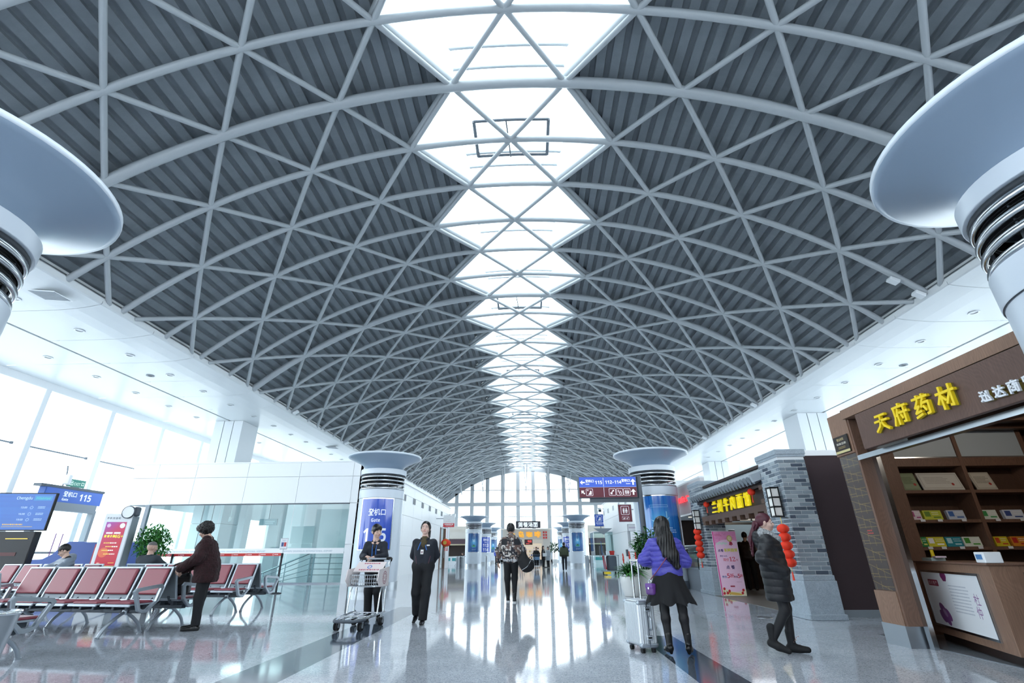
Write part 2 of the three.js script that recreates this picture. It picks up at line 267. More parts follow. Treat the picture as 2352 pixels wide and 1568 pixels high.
// roof lattice: curved ribs across and straight-legged diagonals from node to node
const lattice = struct('roof_lattice', 'pale grey steel tube lattice under the roof deck');
for (let j = J0; j <= J1; j++) {
  const thick = ((j - 1) % 6 + 6) % 6 === 0 ? 0.150 : 0.098, n = 40, seg = [];
  class Arc extends THREE.Curve { getPoint(t) { return V(...arc(-4.37 + 8.74 * t, zOf(j))); } }
  mesh('arch_tube', new THREE.TubeGeometry(new Arc(), n, thick, 10), M.tube, lattice);
}
for (const dir of [-1, 1]) for (let s = J0 - 9; s <= J1 + 9; s++) {
  // a diagonal moves half a node sideways for each bay along the hall
  const seg = [];
  for (let j = Math.max(J0, J0 - 12); j < J1; j++) {
    const k = dir * ((j - s) * 0.5), kk = k + dir * 0.5;
    const par = (a, jj) => Math.abs(((a * 2 + jj) % 2 + 2) % 2) < 0.01;
    if (Math.abs(k) > 4.51 || Math.abs(kk) > 4.51 || !par(k, j)) continue;
    const A = arc(k, zOf(j)), B = arc(kk, zOf(j + 1)), t = (4.37 - 4) / 0.5, lp = (p, q, u) => p.map((v, i) => v + (q[i] - v) * u);
    seg.push(rod(Math.abs(k) > 4.4 ? lp(B, A, t) : A, Math.abs(kk) > 4.4 ? lp(A, B, t) : B, 0.078, 0.078, 8));
  }
  if (seg.length) mesh('diagonal_tube', seg, M.tube, lattice);
}
// skylights: white kerb boards round each opening, glazing bars and glass above
const sky = struct('skylight', 'row of white framed glass skylights along the roof ridge');
{
  const UPV = 1.25, BASE = 0.14, pos2 = (k, z, off) => arc(k, z, off);
  const board = (k0, j0, k1, j1, name = 'kerb_board') => {
    const a = pos2(k0, zOf(j0), BASE), b = pos2(k1, zOf(j1), BASE), c = pos2(k1 * 0.93, zOf(j1), UPV + 0.4), d = pos2(k0 * 0.93, zOf(j0), UPV + 0.4);
    const g = new THREE.BufferGeometry(), nn = V(...b).sub(V(...a)).cross(V(...d).sub(V(...a))).normalize().multiplyScalar(0.04).toArray();
    const o = (p) => p.map((q, i) => q + nn[i]), A = [a, b, c, d], B = A.map(o), v = [];
    const q = (p, r, s, t) => v.push(...p, ...r, ...s, ...p, ...s, ...t);
    q(...A); q(B[0], B[3], B[2], B[1]); for (let i = 0; i < 4; i++) q(A[i], B[i], B[(i + 1) % 4], A[(i + 1) % 4]);
    g.setAttribute('position', new THREE.BufferAttribute(new Float32Array(v), 3)); g.computeVertexNormals(); mesh(name, g, M.white, sky);
  };
  for (let j = J0; j < 29; j += 2) for (const s of [-1, 1]) { for (const [a, b, c, d] of [[1, j, 0.5, j + 1], [0.5, j + 1, 1, j + 2]]) mesh('edge_beam', rod(arc(s * a, zOf(b), 0.2), arc(s * c, zOf(d), 0.2), 0.12, 0.12, 6), M.tube, sky); board(s * 1, j, s * 0.5, j + 1); board(s * 0.5, j + 1, s * 1, j + 2); }
  board(-1, 30, 1, 30, 'end_board');
  const bar = (pts, r, n = 'glazing_bar') => mesh(n, tube(pts, r, 12, 6), M.tube, sky);
  for (let j = J0; j <= 28; j++) {                                 // curved frames just above the lattice
    const w = j % 2 ? 0.55 : 0.95, z = zOf(j) + (j % 2 ? -0.5 : -1.85);
    bar([-1, -0.5, 0, 0.5, 1].map((t) => pos2(t * w * 0.93, z, 1.35)), 0.05);
  }
  for (const j of [1, 7, 13, 19]) {                                // smoke vents with a square frame and an opener rod
    const zc = zOf(j) - 3.2, f = [];
    for (const k of [-0.37, 0.37]) f.push(rod(arc(k, zc + 0.8, 1.3), arc(k, zc - 0.75, 1.3), 0.06));
    for (const dz of [0.8, -0.75]) f.push(tube([-0.37, 0, 0.37].map((k) => arc(k, zc + dz, 1.3)), 0.05, 8, 6));
    f.push(rod(arc(-0.05, zc + 0.8, 1.28), arc(-0.02, zc - 0.75, 1.2), 0.025));
    mesh('vent_frame', f, M.greyDark, sky);
  }
  for (let j = J0; j < 30; j += 2) {                                // one bent pane for each opening
    const g = new THREE.PlaneGeometry(1, 1, 8, 1), p = g.attributes.position;
    for (let i = 0; i < p.count; i++) { const a = arc(p.getX(i) * 2.5, zOf(j) - BAY + p.getY(i) * 4, 1.75); p.setXYZ(i, a[0], a[1], a[2]); }
    g.computeVertexNormals(); mesh('roof_pane', g, M.glass, sky);
  }
  const cap = (k, name) => { const f = []; for (const s of [-1, 1]) { const a = arc(s * k, ZN, 0.55), g = []; f.push(span(a[0] - 0.03, a[0] + 0.03, a[1], a[1] + 1.3, ZN, zOf(30))); } mesh(name, f, M.white, sky); };
  cap(1.12, 'outer_kerb');
}
// side soffits: long white panels curving up to a thin lip, with a dark joint line
function soffit(side) {
  const X = (d) => RX + side * d;
  const s = struct(side < 0 ? 'ceiling_soffit_left' : 'ceiling_soffit_right', 'white panelled soffit beside the vaulted roof');
  const prof = [[12.62, 8.36], [12.62, 8.19], [12.66, 8.16], [13.0, 8.10], [13.4, 8.045], [13.9, 8.01], [14.5, 8.0], [16.28, 8.0], [16.28, 8.12]], prof2 = [[16.40, 8.12], [16.40, 8.0], [20.45, 8.0], [20.45, 8.12]];
  const W = 2.2;
  const geo = (pr, w) => {
    const v = [], q = (p, z) => [X(p[0]), p[1], z];
    for (let i = 1; i < pr.length; i++) { const a = q(pr[i - 1], 0), b = q(pr[i], 0), c = q(pr[i], -w), d = q(pr[i - 1], -w); if (side < 0) v.push(...a, ...b, ...c, ...a, ...c, ...d); else v.push(...a, ...c, ...b, ...a, ...d, ...c); }
    const g = new THREE.BufferGeometry(); g.setAttribute('position', new THREE.BufferAttribute(new Float32Array(v), 3)); g.computeVertexNormals();
    const m = mergeVertices(g.deleteAttribute('uv') ?? g, 1e-4); m.computeVertexNormals(); return clean(m);
  };
  const g1 = geo(prof, W - 0.012), g2 = geo(prof2, W * 2 - 0.012);
  for (let z = 5.0, i = 0; z > -75; z -= W, i++) { mesh('curved_panel', g1, M.soffit, s, [0, 0, z]); if (i % 2 === 0) mesh('flat_panel', g2, M.soffit, s, [0, 0, z]); }
  mesh('joint_channel', span(X(16.24), X(16.44), 8.11, 8.14, 5, ZE), M.gapDark, s);
  mesh('roof_slab', span(X(12.85), X(20.9), 8.4, 8.7, 5.2, ZE - 0.5), M.white, s);
}
soffit(-1); soffit(1);
// window walls along both sides: posts with thin rails and tall panes
function windowWall(side) {
  const X = (d) => RX + side * d, w = struct(side < 0 ? 'window_1' : 'window_2', 'floor to ceiling glazing with slender white posts');
  mesh('head_rail', span(X(20.3), X(20.6), 7.7, 8.0, 5, ZE), M.white, w);
  mesh('sill_rail', span(X(20.3), X(20.6), 0, 0.18, 5, ZE), M.white, w);
  for (let i = -6; i < 17; i++) {
    const z = -19.2 - 3.54 * i;
    mesh('post', rbox(0.22, 7.9, 0.26, 0.03, X(20.42), 3.98, z), M.white, w);
    mesh('rail', [rod([X(20.38), 5.3, z - 0.13], [X(20.38), 5.3, z - 2.9], 0.035), cyl(0.06, 0.06, 0.10, X(20.38), 5.3, z - 2.92, 10)], M.grey, w);
    const g = new THREE.PlaneGeometry(3.2, 7.5); g.rotateY(Math.PI / 2); g.translate(X(20.5), 3.95, z - 1.77); mesh('pane', g, M.glass, w);
  }
}
windowWall(-1);
windowWall(1);
// end wall: tall mullions and cross beams under the last arch, glass between
{
  const w = struct('wall_far', 'glazed end wall with pale steel mullions under the roof arch');
  const top = (x) => { const a = Math.asin(Math.max(-0.99, Math.min(0.99, (x - RX) / RR))); return RIDGE - RR + RR * Math.cos(a) - 0.1; };
  const xs = []; for (let i = -4; i <= 13; i++) xs.push(-10.97 + 2.283 * i);
  for (const x of xs) { const h = Math.abs(x - RX) < 13 ? top(x) - 0.45 : 8; mesh('mullion', span(x - 0.27, x + 0.27, 0, h, ZE, ZE + 0.5), M.tube, w); }
  mesh('cross_beam', span(-21, 20.4, 7.55, 8.05, ZE, ZE + 0.6), M.tube, w);
  mesh('cross_beam', span(-13, 12.5, 9.74, 9.84, ZE + 0.4, ZE + 0.6), M.tube, w);
  mesh('cross_beam', span(-21, 20.4, 0, 0.3, ZE, ZE + 0.5), M.tube, w);
  mesh('thin_rail', span(-21, 20.4, 6.0, 6.08, ZE + 0.1, ZE + 0.2), M.tube, w);
  // arched head
  const pts = [], inn = []; for (let k = -4.5; k <= 4.51; k += 0.25) { const a = arc(k, 0, 0.5), b = arc(k, 0, -0.62); pts.push([a[0], a[1]]); inn.unshift([b[0], b[1]]); }
  const g = extrude([...pts, ...inn], 0.5); g.translate(0, 0, ZE); mesh('arched_head', g, M.tube, w);
  for (let i = 1; i < xs.length; i++) {
    const x0 = xs[i - 1] + 0.27, x1 = xs[i] - 0.27, h = Math.min(top(x0), top(x1));
    for (const [y0, y1] of [[0.3, 7.55], [8.05, h - 0.1]]) if (y1 - y0 > 0.3 && Math.abs((x0 + x1) / 2 - RX) < (y0 > 8 ? 12 : 20.6)) { const p = new THREE.PlaneGeometry(x1 - x0, y1 - y0); p.translate((x0 + x1) / 2, (y0 + y1) / 2, ZE + 0.2); mesh('pane', p, M.glass, w); }
  }
  const st = struct('trim_1', 'slim steel struts hanging in pairs in front of the end glazing');
  for (const [x, y] of [[-10.2, 9.1], [-7.0, 9.3], [-3.85, 9.45], [-0.6, 9.5], [2.55, 9.4], [5.8, 9.3], [9.0, 9.1]]) { const t = top(x) + 0.2; mesh('strut', [rod([x - 0.3, t, -73.5], [x, y, ZE + 0.6], 0.06, 0.045, 8), rod([x + 0.2, t, -71.5], [x, y, ZE + 0.6], 0.06, 0.045, 8)], M.tube, st); }
  // rear wall behind the camera
  struct('wall_near', 'white end wall', [span(-21, 20.4, 0, 5.2, 5.2, 5.5), span(-21, 20.4, 8, 14.5, 5.2, 5.5)], M.wallWhite);
}
// square panelled piers between soffit and floor
for (const [x, z, what] of [[-16.75, -26.7, 'the white partition block'], [15.35, -26.9, 'the dark brown partition'], [15.6, -42.0, 'the noodle shop roof']]) {
  const p = thing('square_pier', 'square white panelled pier rising behind ' + what, 'pier', [x, 0, z]);
  for (const [w, y0, y1] of [[1.6, 0, 2.6], [1.6, 2.615, 5.2], [1.6, 5.215, 7.99]]) {
    const h = y1 - y0, y = (y0 + y1) / 2;
    for (const [dx, dz, bw, bd] of [[-0.54, 0, 0.5, 1.6], [0.54, 0, 0.5, 1.6], [0, 0, 0.5, 1.6]]) mesh('panel', box(bw, h, bd, dx, y, dz), M.panel, p);
  }
  mesh('core', box(1.5, 7.98, 1.5, 0, 3.99, 0), M.gapDark, p);
}
// recessed lights, detectors and grilles in the soffits
{
  const geoR = lathe([[0.10, 0], [0.15, 0], [0.155, 0.012], [0.11, 0.02], [0.10, 0.03]], 20), geoL = cyl(0.105, 0.105, 0.006, 0, 0.024, 0, 20), lens = std('#fbfcfd', 0.3);
  const put = (x, z, label, group) => { const t = thing('recessed_light', label, 'ceiling light', [x, 7.978, z], 0, group); mesh('trim_ring', geoR, M.panel, t); mesh('lens', geoL, lens, t); };
  for (let i = -1; i < 12; i++) { put(-14.9, -14.01 - 2.2 * i, 'round recessed light in the soffit above the waiting seats', 'recessed lights in the left soffit'); put(14.15, -14.13 - 2.28 * i, 'round recessed light in the soffit above the shops', 'recessed lights in the right soffit'); }
  for (let i = 0; i < 8; i++) put(-18.1, -16.25 - 2.2 * i, 'round recessed light in the soffit next to the window wall', 'recessed lights by the window wall');
  for (const [x, z, l] of [[-15.76, -18.43, 'small dark speaker in the soffit above the waiting seats'], [15.23, -18.85, 'small dark speaker in the soffit above the shops']]) { const t = thing('ceiling_speaker', l, 'speaker', [x, 7.975, z]); mesh('ring', lathe([[0.09, 0], [0.15, 0], [0.15, 0.02]], 20), M.grey, t); mesh('grille', cyl(0.1, 0.1, 0.02, 0, 0.018, 0, 20), M.charcoal, t); }
  for (const [x, z, s, l] of [[-13.75, -11.7, 1, 'pale perforated air grille in the soffit beside the big column'], [-13.9, -33.5, 1, 'grey perforated air grille in the soffit above the partition block']]) { const t = thing('air_grille', l, 'air grille', [x, 8.0, z], 0); mesh('frame', box(0.9, 0.012, 0.62, 0, -0.004, 0, [0, 0, -0.10]), M.panel, t); for (let i = 0; i < 12; i++) mesh('slat', box(0.82, 0.012, 0.03, 0, -0.014, -0.25 + i * 0.046, [0, 0, -0.10]), M.grey, t); }
}
// ================= air columns =================
function adTexture(kind) {
  return canvasTex(512, 640, (x, W, H) => {
    if (kind === 'gate115' || kind === 'gate113') {
      x.fillStyle = '#3556be'; x.fillRect(0, 0, W, H);
      if (kind === 'gate115') { hz(x, '登机口', 130, 130, 92, '#f4f7ff', 0.12, 1.02); latin(x, 'Gate', 256, 300, 62, '#f4f7ff', 'bold', 'center'); latin(x, '115', 256, 545, 230, '#f4f7ff', 'bold', 'center'); }
      else { hz(x, '登机口', 120, 70, 96, '#f4f7ff', 0.13, 1.02); latin(x, 'Gate', 256, 240, 60, '#f4f7ff', 'bold', 'center'); latin(x, '113', 256, 420, 185, '#f4f7ff', 'bold', 'center'); latin(x, '114', 256, 600, 185, '#f4f7ff', 'bold', 'center'); }
    } else {
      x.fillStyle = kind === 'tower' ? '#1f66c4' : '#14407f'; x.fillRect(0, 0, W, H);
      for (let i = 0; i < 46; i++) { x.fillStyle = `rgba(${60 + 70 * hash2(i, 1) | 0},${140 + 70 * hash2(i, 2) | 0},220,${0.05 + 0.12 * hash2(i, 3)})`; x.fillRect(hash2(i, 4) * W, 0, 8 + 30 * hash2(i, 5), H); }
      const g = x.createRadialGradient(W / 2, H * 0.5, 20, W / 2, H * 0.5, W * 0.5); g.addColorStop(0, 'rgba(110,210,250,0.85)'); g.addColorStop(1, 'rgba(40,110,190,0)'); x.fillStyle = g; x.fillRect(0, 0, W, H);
      if (kind === 'tower') {
        x.strokeStyle = 'rgba(190,225,250,0.8)'; x.lineWidth = 5; x.strokeRect(150, 120, 210, 24); x.fillStyle = 'rgba(200,240,255,0.85)'; x.beginPath(); x.moveTo(150, 300); x.quadraticCurveTo(256, 350, 370, 270); x.quadraticCurveTo(330, 350, 210, 350); x.fill();
        x.fillRect(330, 200, 10, 80); greek(x, 150, 400, 280, 3, 26, 'rgba(220,240,255,.8)');
      } else {
        x.strokeStyle = 'rgba(150,220,240,0.9)'; x.lineWidth = 6; x.beginPath(); x.moveTo(215, 90); x.lineTo(300, 90); x.lineTo(300, 210); x.quadraticCurveTo(380, 380, 330, 480); x.lineTo(180, 480); x.quadraticCurveTo(130, 380, 215, 210); x.closePath(); x.stroke();
        latin(x, 'M', 256, 300, 120, '#bfeeff', 'bold', 'center', 'serif'); x.fillStyle = '#2f9c78'; x.beginPath(); x.ellipse(256, 440, 85, 34, 0, 0, 7); x.fill(); x.fillStyle = '#1a3a2c'; x.beginPath(); x.ellipse(256, 415, 24, 26, 0, 0, 7); x.fill();
        greek(x, 170, 540, 180, 2, 24, 'rgba(190,215,240,.7)');
      }
    }
  });
}
const adMats = {};
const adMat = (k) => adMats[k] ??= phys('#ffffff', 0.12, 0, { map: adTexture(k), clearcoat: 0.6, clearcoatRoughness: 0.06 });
const COL = (() => {
  const c = {};
  c.dish = lathe([[0.0, 4.34], [0.5, 4.36], [1.30, 4.47], [1.335, 4.455], [1.335, 4.395], [1.28, 4.372], [1.12, 4.30], [0.95, 4.225], [0.82, 4.15], [0.73, 4.07], [0.675, 3.98], [0.66, 3.92], [0.0, 3.92]], 72);
  c.rim = lathe([[1.30, 4.475], [1.338, 4.465], [1.342, 4.43], [1.338, 4.40], [1.30, 4.392]], 72);
  c.band = lathe([[0.66, 3.955], [0.815, 3.95], [0.825, 3.94], [0.825, 3.775], [0.815, 3.765], [0.70, 3.765]], 64);
  c.bandBlue = lathe([[0.76, 3.76], [0.792, 3.755], [0.792, 3.715], [0.76, 3.71]], 64);
  c.ring = new THREE.TorusGeometry(0.775, 0.024, 8, 64); c.ring.rotateX(Math.PI / 2); c.ring.scale(1, 1.5, 1);
  c.slat = lathe([[0.70, -0.008], [0.755, -0.014], [0.755, -0.004], [0.70, 0.008]], 56);
  c.post = rod([0.735, 3.22, 0], [0.735, 3.77, 0], 0.012, 0.012, 6);
  c.pipe = cyl(0.22, 0.22, 0.6, 0, 3.5, 0, 24);
  c.funnel = lathe([[0.62, 3.77], [0.45, 3.62], [0.0, 3.58]], 40);
  c.collar = lathe([[0.60, 3.232], [0.79, 3.232], [0.805, 3.222], [0.805, 2.945], [0.80, 2.94]], 64);
  c.shaft = lathe([[0.788, 2.935], [0.788, 0.25]], 64);
  c.seam = lathe([[0.79, 2.945], [0.79, 2.93]], 64);
  c.skirt = lathe([[0.79, 0.25], [0.81, 0.245], [0.81, 0.0]], 64);
  return c;
})();
function adPanel(r, y0, y1, a0, a1) {                              // a bent panel standing just proud of the shaft
  const g = new THREE.CylinderGeometry(r, r, y1 - y0, 28, 1, true, a0, a1 - a0); g.translate(0, (y0 + y1) / 2, 0); return g;
}
function column(x, z, ad, face, label) {
  const t = thing('air_column', label, 'column', [x, 0, z], 0, 'air columns down the hall');
  mesh('dish', COL.dish, M.satin, t); mesh('rim', COL.rim, M.shaft, t); mesh('band', COL.band, M.shaft, t); mesh('seal', COL.bandBlue, M.charcoal, t);
  for (let i = 0; i < 4; i++) mesh('ring', COL.ring, M.steel, t, [0, 3.27 + i * 0.135, 0]);
  for (let i = 0; i < 9; i++) mesh('slat', COL.slat, M.dark, t, [0, 3.49 + i * 0.031, 0]);
  for (let i = 0; i < 12; i++) mesh('post', COL.post, M.charcoal, t, [0, 0, 0], [0, i * Math.PI / 6, 0]);
  mesh('pipe', COL.pipe, M.greyDark, t); mesh('funnel', COL.funnel, M.charcoal, t);
  mesh('collar', COL.collar, M.shaft, t); mesh('shaft', COL.shaft, M.shaft, t); mesh('seam', COL.seam, M.greyDark, t); mesh('skirt', COL.skirt, M.steelRough, t);
  if (ad) {
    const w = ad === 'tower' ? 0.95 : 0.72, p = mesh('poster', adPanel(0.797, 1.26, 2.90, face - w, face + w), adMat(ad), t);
    for (const s of [-1, 1]) mesh('poster_edge', adPanel(0.803, 1.24, 2.93, face + s * (w + 0.02) - 0.02, face + s * (w + 0.02) + 0.02), M.steel, p);
    for (const y of [1.245, 2.91]) mesh('poster_edge', adPanel(0.803, y - 0.018, y + 0.018, face - w, face + w), M.steel, p);
  }
  return t;
}
column(-5.45, -3.32, null, 0, 'flared white air column rising in front of the waiting seats');
column(4.62, -3.25, null, 0, 'flared white air column rising in front of the wooden medicine shop');
column(-5.45, -18.3, 'gate115', 0.12, 'flared white air column with a blue gate 115 poster');
column(4.47, -18.3, 'tower', -0.12, 'flared white air column with a bright blue sky poster behind the potted plants');
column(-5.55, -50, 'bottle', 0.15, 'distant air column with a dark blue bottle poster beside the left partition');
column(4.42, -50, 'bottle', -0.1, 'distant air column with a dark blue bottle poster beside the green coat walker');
column(-5.5, -61.5, 'gate113', 0.25, 'distant air column with a blue gate 113 and 114 poster, left row');
column(4.42, -61.5, 'gate113', -0.35, 'distant air column with a blue gate 113 and 114 poster, half hidden behind the green coat walker');
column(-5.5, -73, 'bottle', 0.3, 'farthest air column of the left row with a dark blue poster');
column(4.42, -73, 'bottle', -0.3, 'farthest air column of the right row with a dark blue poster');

// ================= white partition blocks =================
const backingWall = (name, label) => struct(name, label);
{
  const w = backingWall('wall_left', 'white panelled partition block with a glazed stairwell front');
  const xs = [-18.2, -17.0, -15.2, -12.8, -10.4, -7.95, -7.42], zf = -22;
  for (let i = 1; i < xs.length; i++) for (const [y0, y1] of [[3.2, 4.33], [4.345, 4.95]]) mesh('wall_panel', span(xs[i - 1] + 0.007, i === xs.length - 1 ? xs[i] : xs[i] - 0.007, y0, y1, zf, zf - 0.085), M.wallWhite, w);
  for (const [y0, y1] of [[0, 1.5], [1.515, 3.18]]) mesh('wall_panel', span(-7.94, -7.42, y0, y1, zf, zf - 0.085), M.wallWhite, w);
  mesh('backing', [span(-18.15, -7.5, 3.2, 4.93, zf - 0.08, zf - 0.2), span(-7.95, -7.5, 0, 3.2, zf - 0.08, zf - 0.2)], M.panel, w);
  mesh('cap', span(-18.2, -7.36, 4.95, 5.0, zf + 0.05, zf - 0.3), M.wallWhite, w);
  // long side wall facing the hall, in panels, with a door near its far end
  for (let z = zf - 0.09, i = 0; z > -46.9; z -= 2.5, i++) for (const [y0, y1] of [[0, 1.55], [1.565, 3.2], [3.215, 4.35], [4.365, 4.95]]) {
    if (i === 8 && y0 < 3) continue;
    mesh('wall_panel', span(-7.42, -7.5, y0, y1, z, Math.max(-47, z - 2.486)), M.wallWhite, w);
  }
  mesh('backing', [span(-7.5, -7.62, 0, 4.93, zf, -42), span(-7.5, -7.62, 3.2, 4.93, -42, -44.6), span(-7.5, -7.62, 0, 4.93, -44.6, -47)], M.panel, w);
  mesh('cap', span(-7.36, -7.7, 4.95, 5.0, zf, -47), M.wallWhite, w);
  mesh('end_wall', span(-18.2, -7.42, 0, 4.95, -47, -46.9), M.wallWhite, w);
  mesh('end_wall', span(-18.2, -18.1, 3.2, 4.95, zf - 0.21, -47), M.wallWhite, w);
  mesh('inner_wall', span(-17.2, -7.6, 0, 4.9, -33, -32.9), M.wallWhite, w);
  for (let i = 0; i < 5; i++) mesh('inner_pier', span(-16.5 + i * 2, -15.9 + i * 2, 0, 4.5, -28.6, -28), M.panel, w);
  // glazed stairwell front
  const win = struct('window_3', 'pale green glass front of the stairwell');
  for (let i = 1, gx = [-16.95, -13.7, -10.42, -7.925]; i < gx.length; i++) { const p = new THREE.PlaneGeometry(gx[i] - gx[i - 1] - 0.015, 3.1); p.translate((gx[i] + gx[i - 1]) / 2, 1.6, zf - 0.03); mesh('pane', p, M.glassGreen, win); }
  mesh('frame', [span(-17.12, -16.95, 0, 3.18, zf + 0.02, zf - 0.12)], M.grey, win);
  mesh('frame', [span(-16.95, -7.95, 3.15, 3.19, zf, zf - 0.08)], M.greyDark, win);
  mesh('floor_rail', [span(-16.95, -7.95, 0, 0.05, zf, zf - 0.08)], M.steelRough, win);
  const pr = printed(8.98, 0.22, 2048, (x, W, H) => { x.fillStyle = '#f3f6f8'; x.fillRect(0, 0, W, H); for (let i = 0; i < 3; i++) latin(x, 'CHENGDU SHUANGLIU INTERNATIONAL AIRPORT', 120 + i * 660, 34, 21, '#b9c6cf'); }, { rough: 0.6 });
  mesh('safety_stripe', pr.geo, pr.mat, win, [-12.45, 1.26, zf - 0.02]);
  // stair railing behind the glass
  const r = thing('stair_railing', 'brushed steel stair railing behind the green glass', 'railing', [0, 0, 0]);
  const zr = -24.2;
  mesh('handrail', bentTube([[-13.6, -0.1, zr], [-10.25, 1.2, zr], [-8.6, 1.2, zr]], 0.035, 0.1), M.steel, r);
  for (let i = 0; i < 4; i++) mesh('rail', bentTube([[-13.2 + i * 0.35, -0.1, zr], [-10.25, 0.98 - i * 0.24, zr], [-8.6, 0.98 - i * 0.24, zr]], 0.016, 0.06, 6), M.steelRough, r);
  for (const x of [-10.27, -10.1, -9.35, -8.65]) mesh('post', box(0.05, 1.2, 0.05, x, 0.6, zr), M.steelRough, r);
  for (const x of [-11.4, -12.4]) mesh('post', box(0.04, Math.max(0.1, 1.2 - (-10.25 - x) * 0.39), 0.04, x, Math.max(0.05, (1.2 - (-10.25 - x) * 0.39) / 2), zr), M.steelRough, r);
  const cam = thing('security_camera', 'white security camera hanging behind the stairwell glass', 'camera', [-14.0, 2.72, -23.4], 0.5);
  mesh('housing', rbox(0.12, 0.12, 0.34, 0.03, 0, -0.08, 0, [0.5, 0, 0]), M.white, cam); mesh('bracket', rod([0, 0, -0.05], [0, 0.6, -0.05], 0.02), M.white, cam);
  const ds = thing('dome_sign', 'small grey direction sign hanging behind the stairwell glass', 'sign', [-13.0, 2.6, -25]);
  const dsp = printed(0.9, 0.3, 256, (x, W, H) => { x.fillStyle = '#a9bcc6'; x.fillRect(0, 0, W, H); latin(x, '↑', 30, 66, 50, '#fff'); greek(x, 90, 26, 140, 2, 24, '#e9f2f6'); });
  mesh('board', box(0.9, 0.3, 0.05, 0, 0, 0), M.grey, ds); mesh('face', dsp.geo, dsp.mat, ds, [0, 0, 0.03]); mesh('hanger', rod([0, 0.1, 0], [0, 2.3, 0], 0.02), M.grey, ds);
  // vents, door, door sign and lanterns on the long wall
  for (let i = 0; i < 6; i++) { const t = thing('wall_vent', 'small grey vent high on the long left white wall', 'vent', [-7.41, 4.17, -29.5 - 2.56 * i], 0, 'vents on the long left wall'); mesh('frame', box(0.03, 0.36, 0.62, 0, 0, 0), M.grey, t); for (let k = 0; k < 5; k++) mesh('slat', box(0.03, 0.04, 0.56, 0.012, -0.13 + k * 0.065, 0), M.greyDark, t); }
  const d = struct('door_1', 'glass doorway in the left wall with a brown timber jamb');
  mesh('jamb', span(-7.55, -7.36, 0, 3.1, -42.0, -42.25), M.wood, d); mesh('jamb', span(-7.55, -7.36, 0, 3.1, -44.35, -44.6), M.wood, d); mesh('lintel', span(-7.55, -7.36, 3.1, 3.2, -42, -44.6), M.wallWhite, d);
  for (const z of [-42.8, -43.8]) { const p = new THREE.PlaneGeometry(1.02, 3.0); p.rotateY(Math.PI / 2); p.translate(-7.45, 1.55, z); mesh('pane', p, M.glassGreen, d); mesh('pull_handle', rod([-7.38, 0.8, z - 0.35], [-7.38, 1.6, z - 0.35], 0.02), M.steel, d); }
  mesh('room_back', span(-10, -9.9, 0, 3.2, -41, -46), M.wallWhite, d);
}
function hangSign(name, label, cat, w, h, pos, draw, edge, px = 256, glow = 0) {
  const t = thing(name, label, cat, pos), p = printed(w, h, px, draw, { glow });
  mesh('box', rbox(w + 0.03, h + 0.03, 0.1, 0.012, 0, 0, 0), edge, t); mesh('face', p.geo, p.mat, t, [0, 0, 0.052]);
  return t;
}
const person_icon = (x, cx, cy, s, col, skirt) => { x.fillStyle = col; x.beginPath(); x.arc(cx, cy - s * 0.38, s * 0.1, 0, 7); x.fill(); if (skirt) { x.beginPath(); x.moveTo(cx - s * 0.1, cy - s * 0.24); x.lineTo(cx + s * 0.1, cy - s * 0.24); x.lineTo(cx + s * 0.24, cy + s * 0.14); x.lineTo(cx - s * 0.24, cy + s * 0.14); x.fill(); } else { x.fillRect(cx - s * 0.15, cy - s * 0.25, s * 0.3, s * 0.42); } x.fillRect(cx - s * 0.12, cy + s * 0.1, s * 0.1, s * 0.36); x.fillRect(cx + s * 0.02, cy + s * 0.1, s * 0.1, s * 0.36); };
const frameIcon = (x, px, py, s, col) => { x.strokeStyle = col; x.lineWidth = s * 0.06; x.beginPath(); x.roundRect(px, py, s, s, s * 0.1); x.stroke(); };
const seatIcon = (x, px, py, s, col) => { frameIcon(x, px, py, s, col); x.fillStyle = col; x.beginPath(); x.moveTo(px + s * 0.28, py + s * 0.86); x.lineTo(px + s * 0.55, py + s * 0.5); x.lineTo(px + s * 0.6, py + s * 0.25); x.lineTo(px + s * 0.82, py + s * 0.35); x.lineTo(px + s * 0.8, py + s * 0.86); x.fill(); x.strokeStyle = col; x.beginPath(); x.arc(px + s * 0.25, py + s * 0.22, s * 0.07, 0, 7); x.stroke(); };
const cupIcon = (x, px, py, s, col) => { frameIcon(x, px, py, s, col); x.fillStyle = col; x.fillRect(px + s * 0.2, py + s * 0.55, s * 0.3, s * 0.28); x.beginPath(); x.arc(px + s * 0.65, py + s * 0.3, s * 0.13, 0, 7); x.fill(); x.fillRect(px + s * 0.42, py + s * 0.36, s * 0.12, s * 0.2); };
const wcIcon = (x, px, py, s, col) => { frameIcon(x, px, py, s, col); person_icon(x, px + s * 0.32, py + s * 0.52, s * 0.72, col, false); person_icon(x, px + s * 0.68, py + s * 0.52, s * 0.72, col, true); x.fillRect(px + s * 0.485, py + s * 0.15, s * 0.03, s * 0.7); };
const wheelIcon = (x, px, py, s, col) => { frameIcon(x, px, py, s, col); person_icon(x, px + s * 0.28, py + s * 0.36, s * 0.44, col, false); x.strokeStyle = col; x.lineWidth = s * 0.07; x.beginPath(); x.arc(px + s * 0.6, py + s * 0.66, s * 0.18, 0, 7); x.stroke(); x.fillRect(px + s * 0.52, py + s * 0.3, s * 0.08, s * 0.3); };
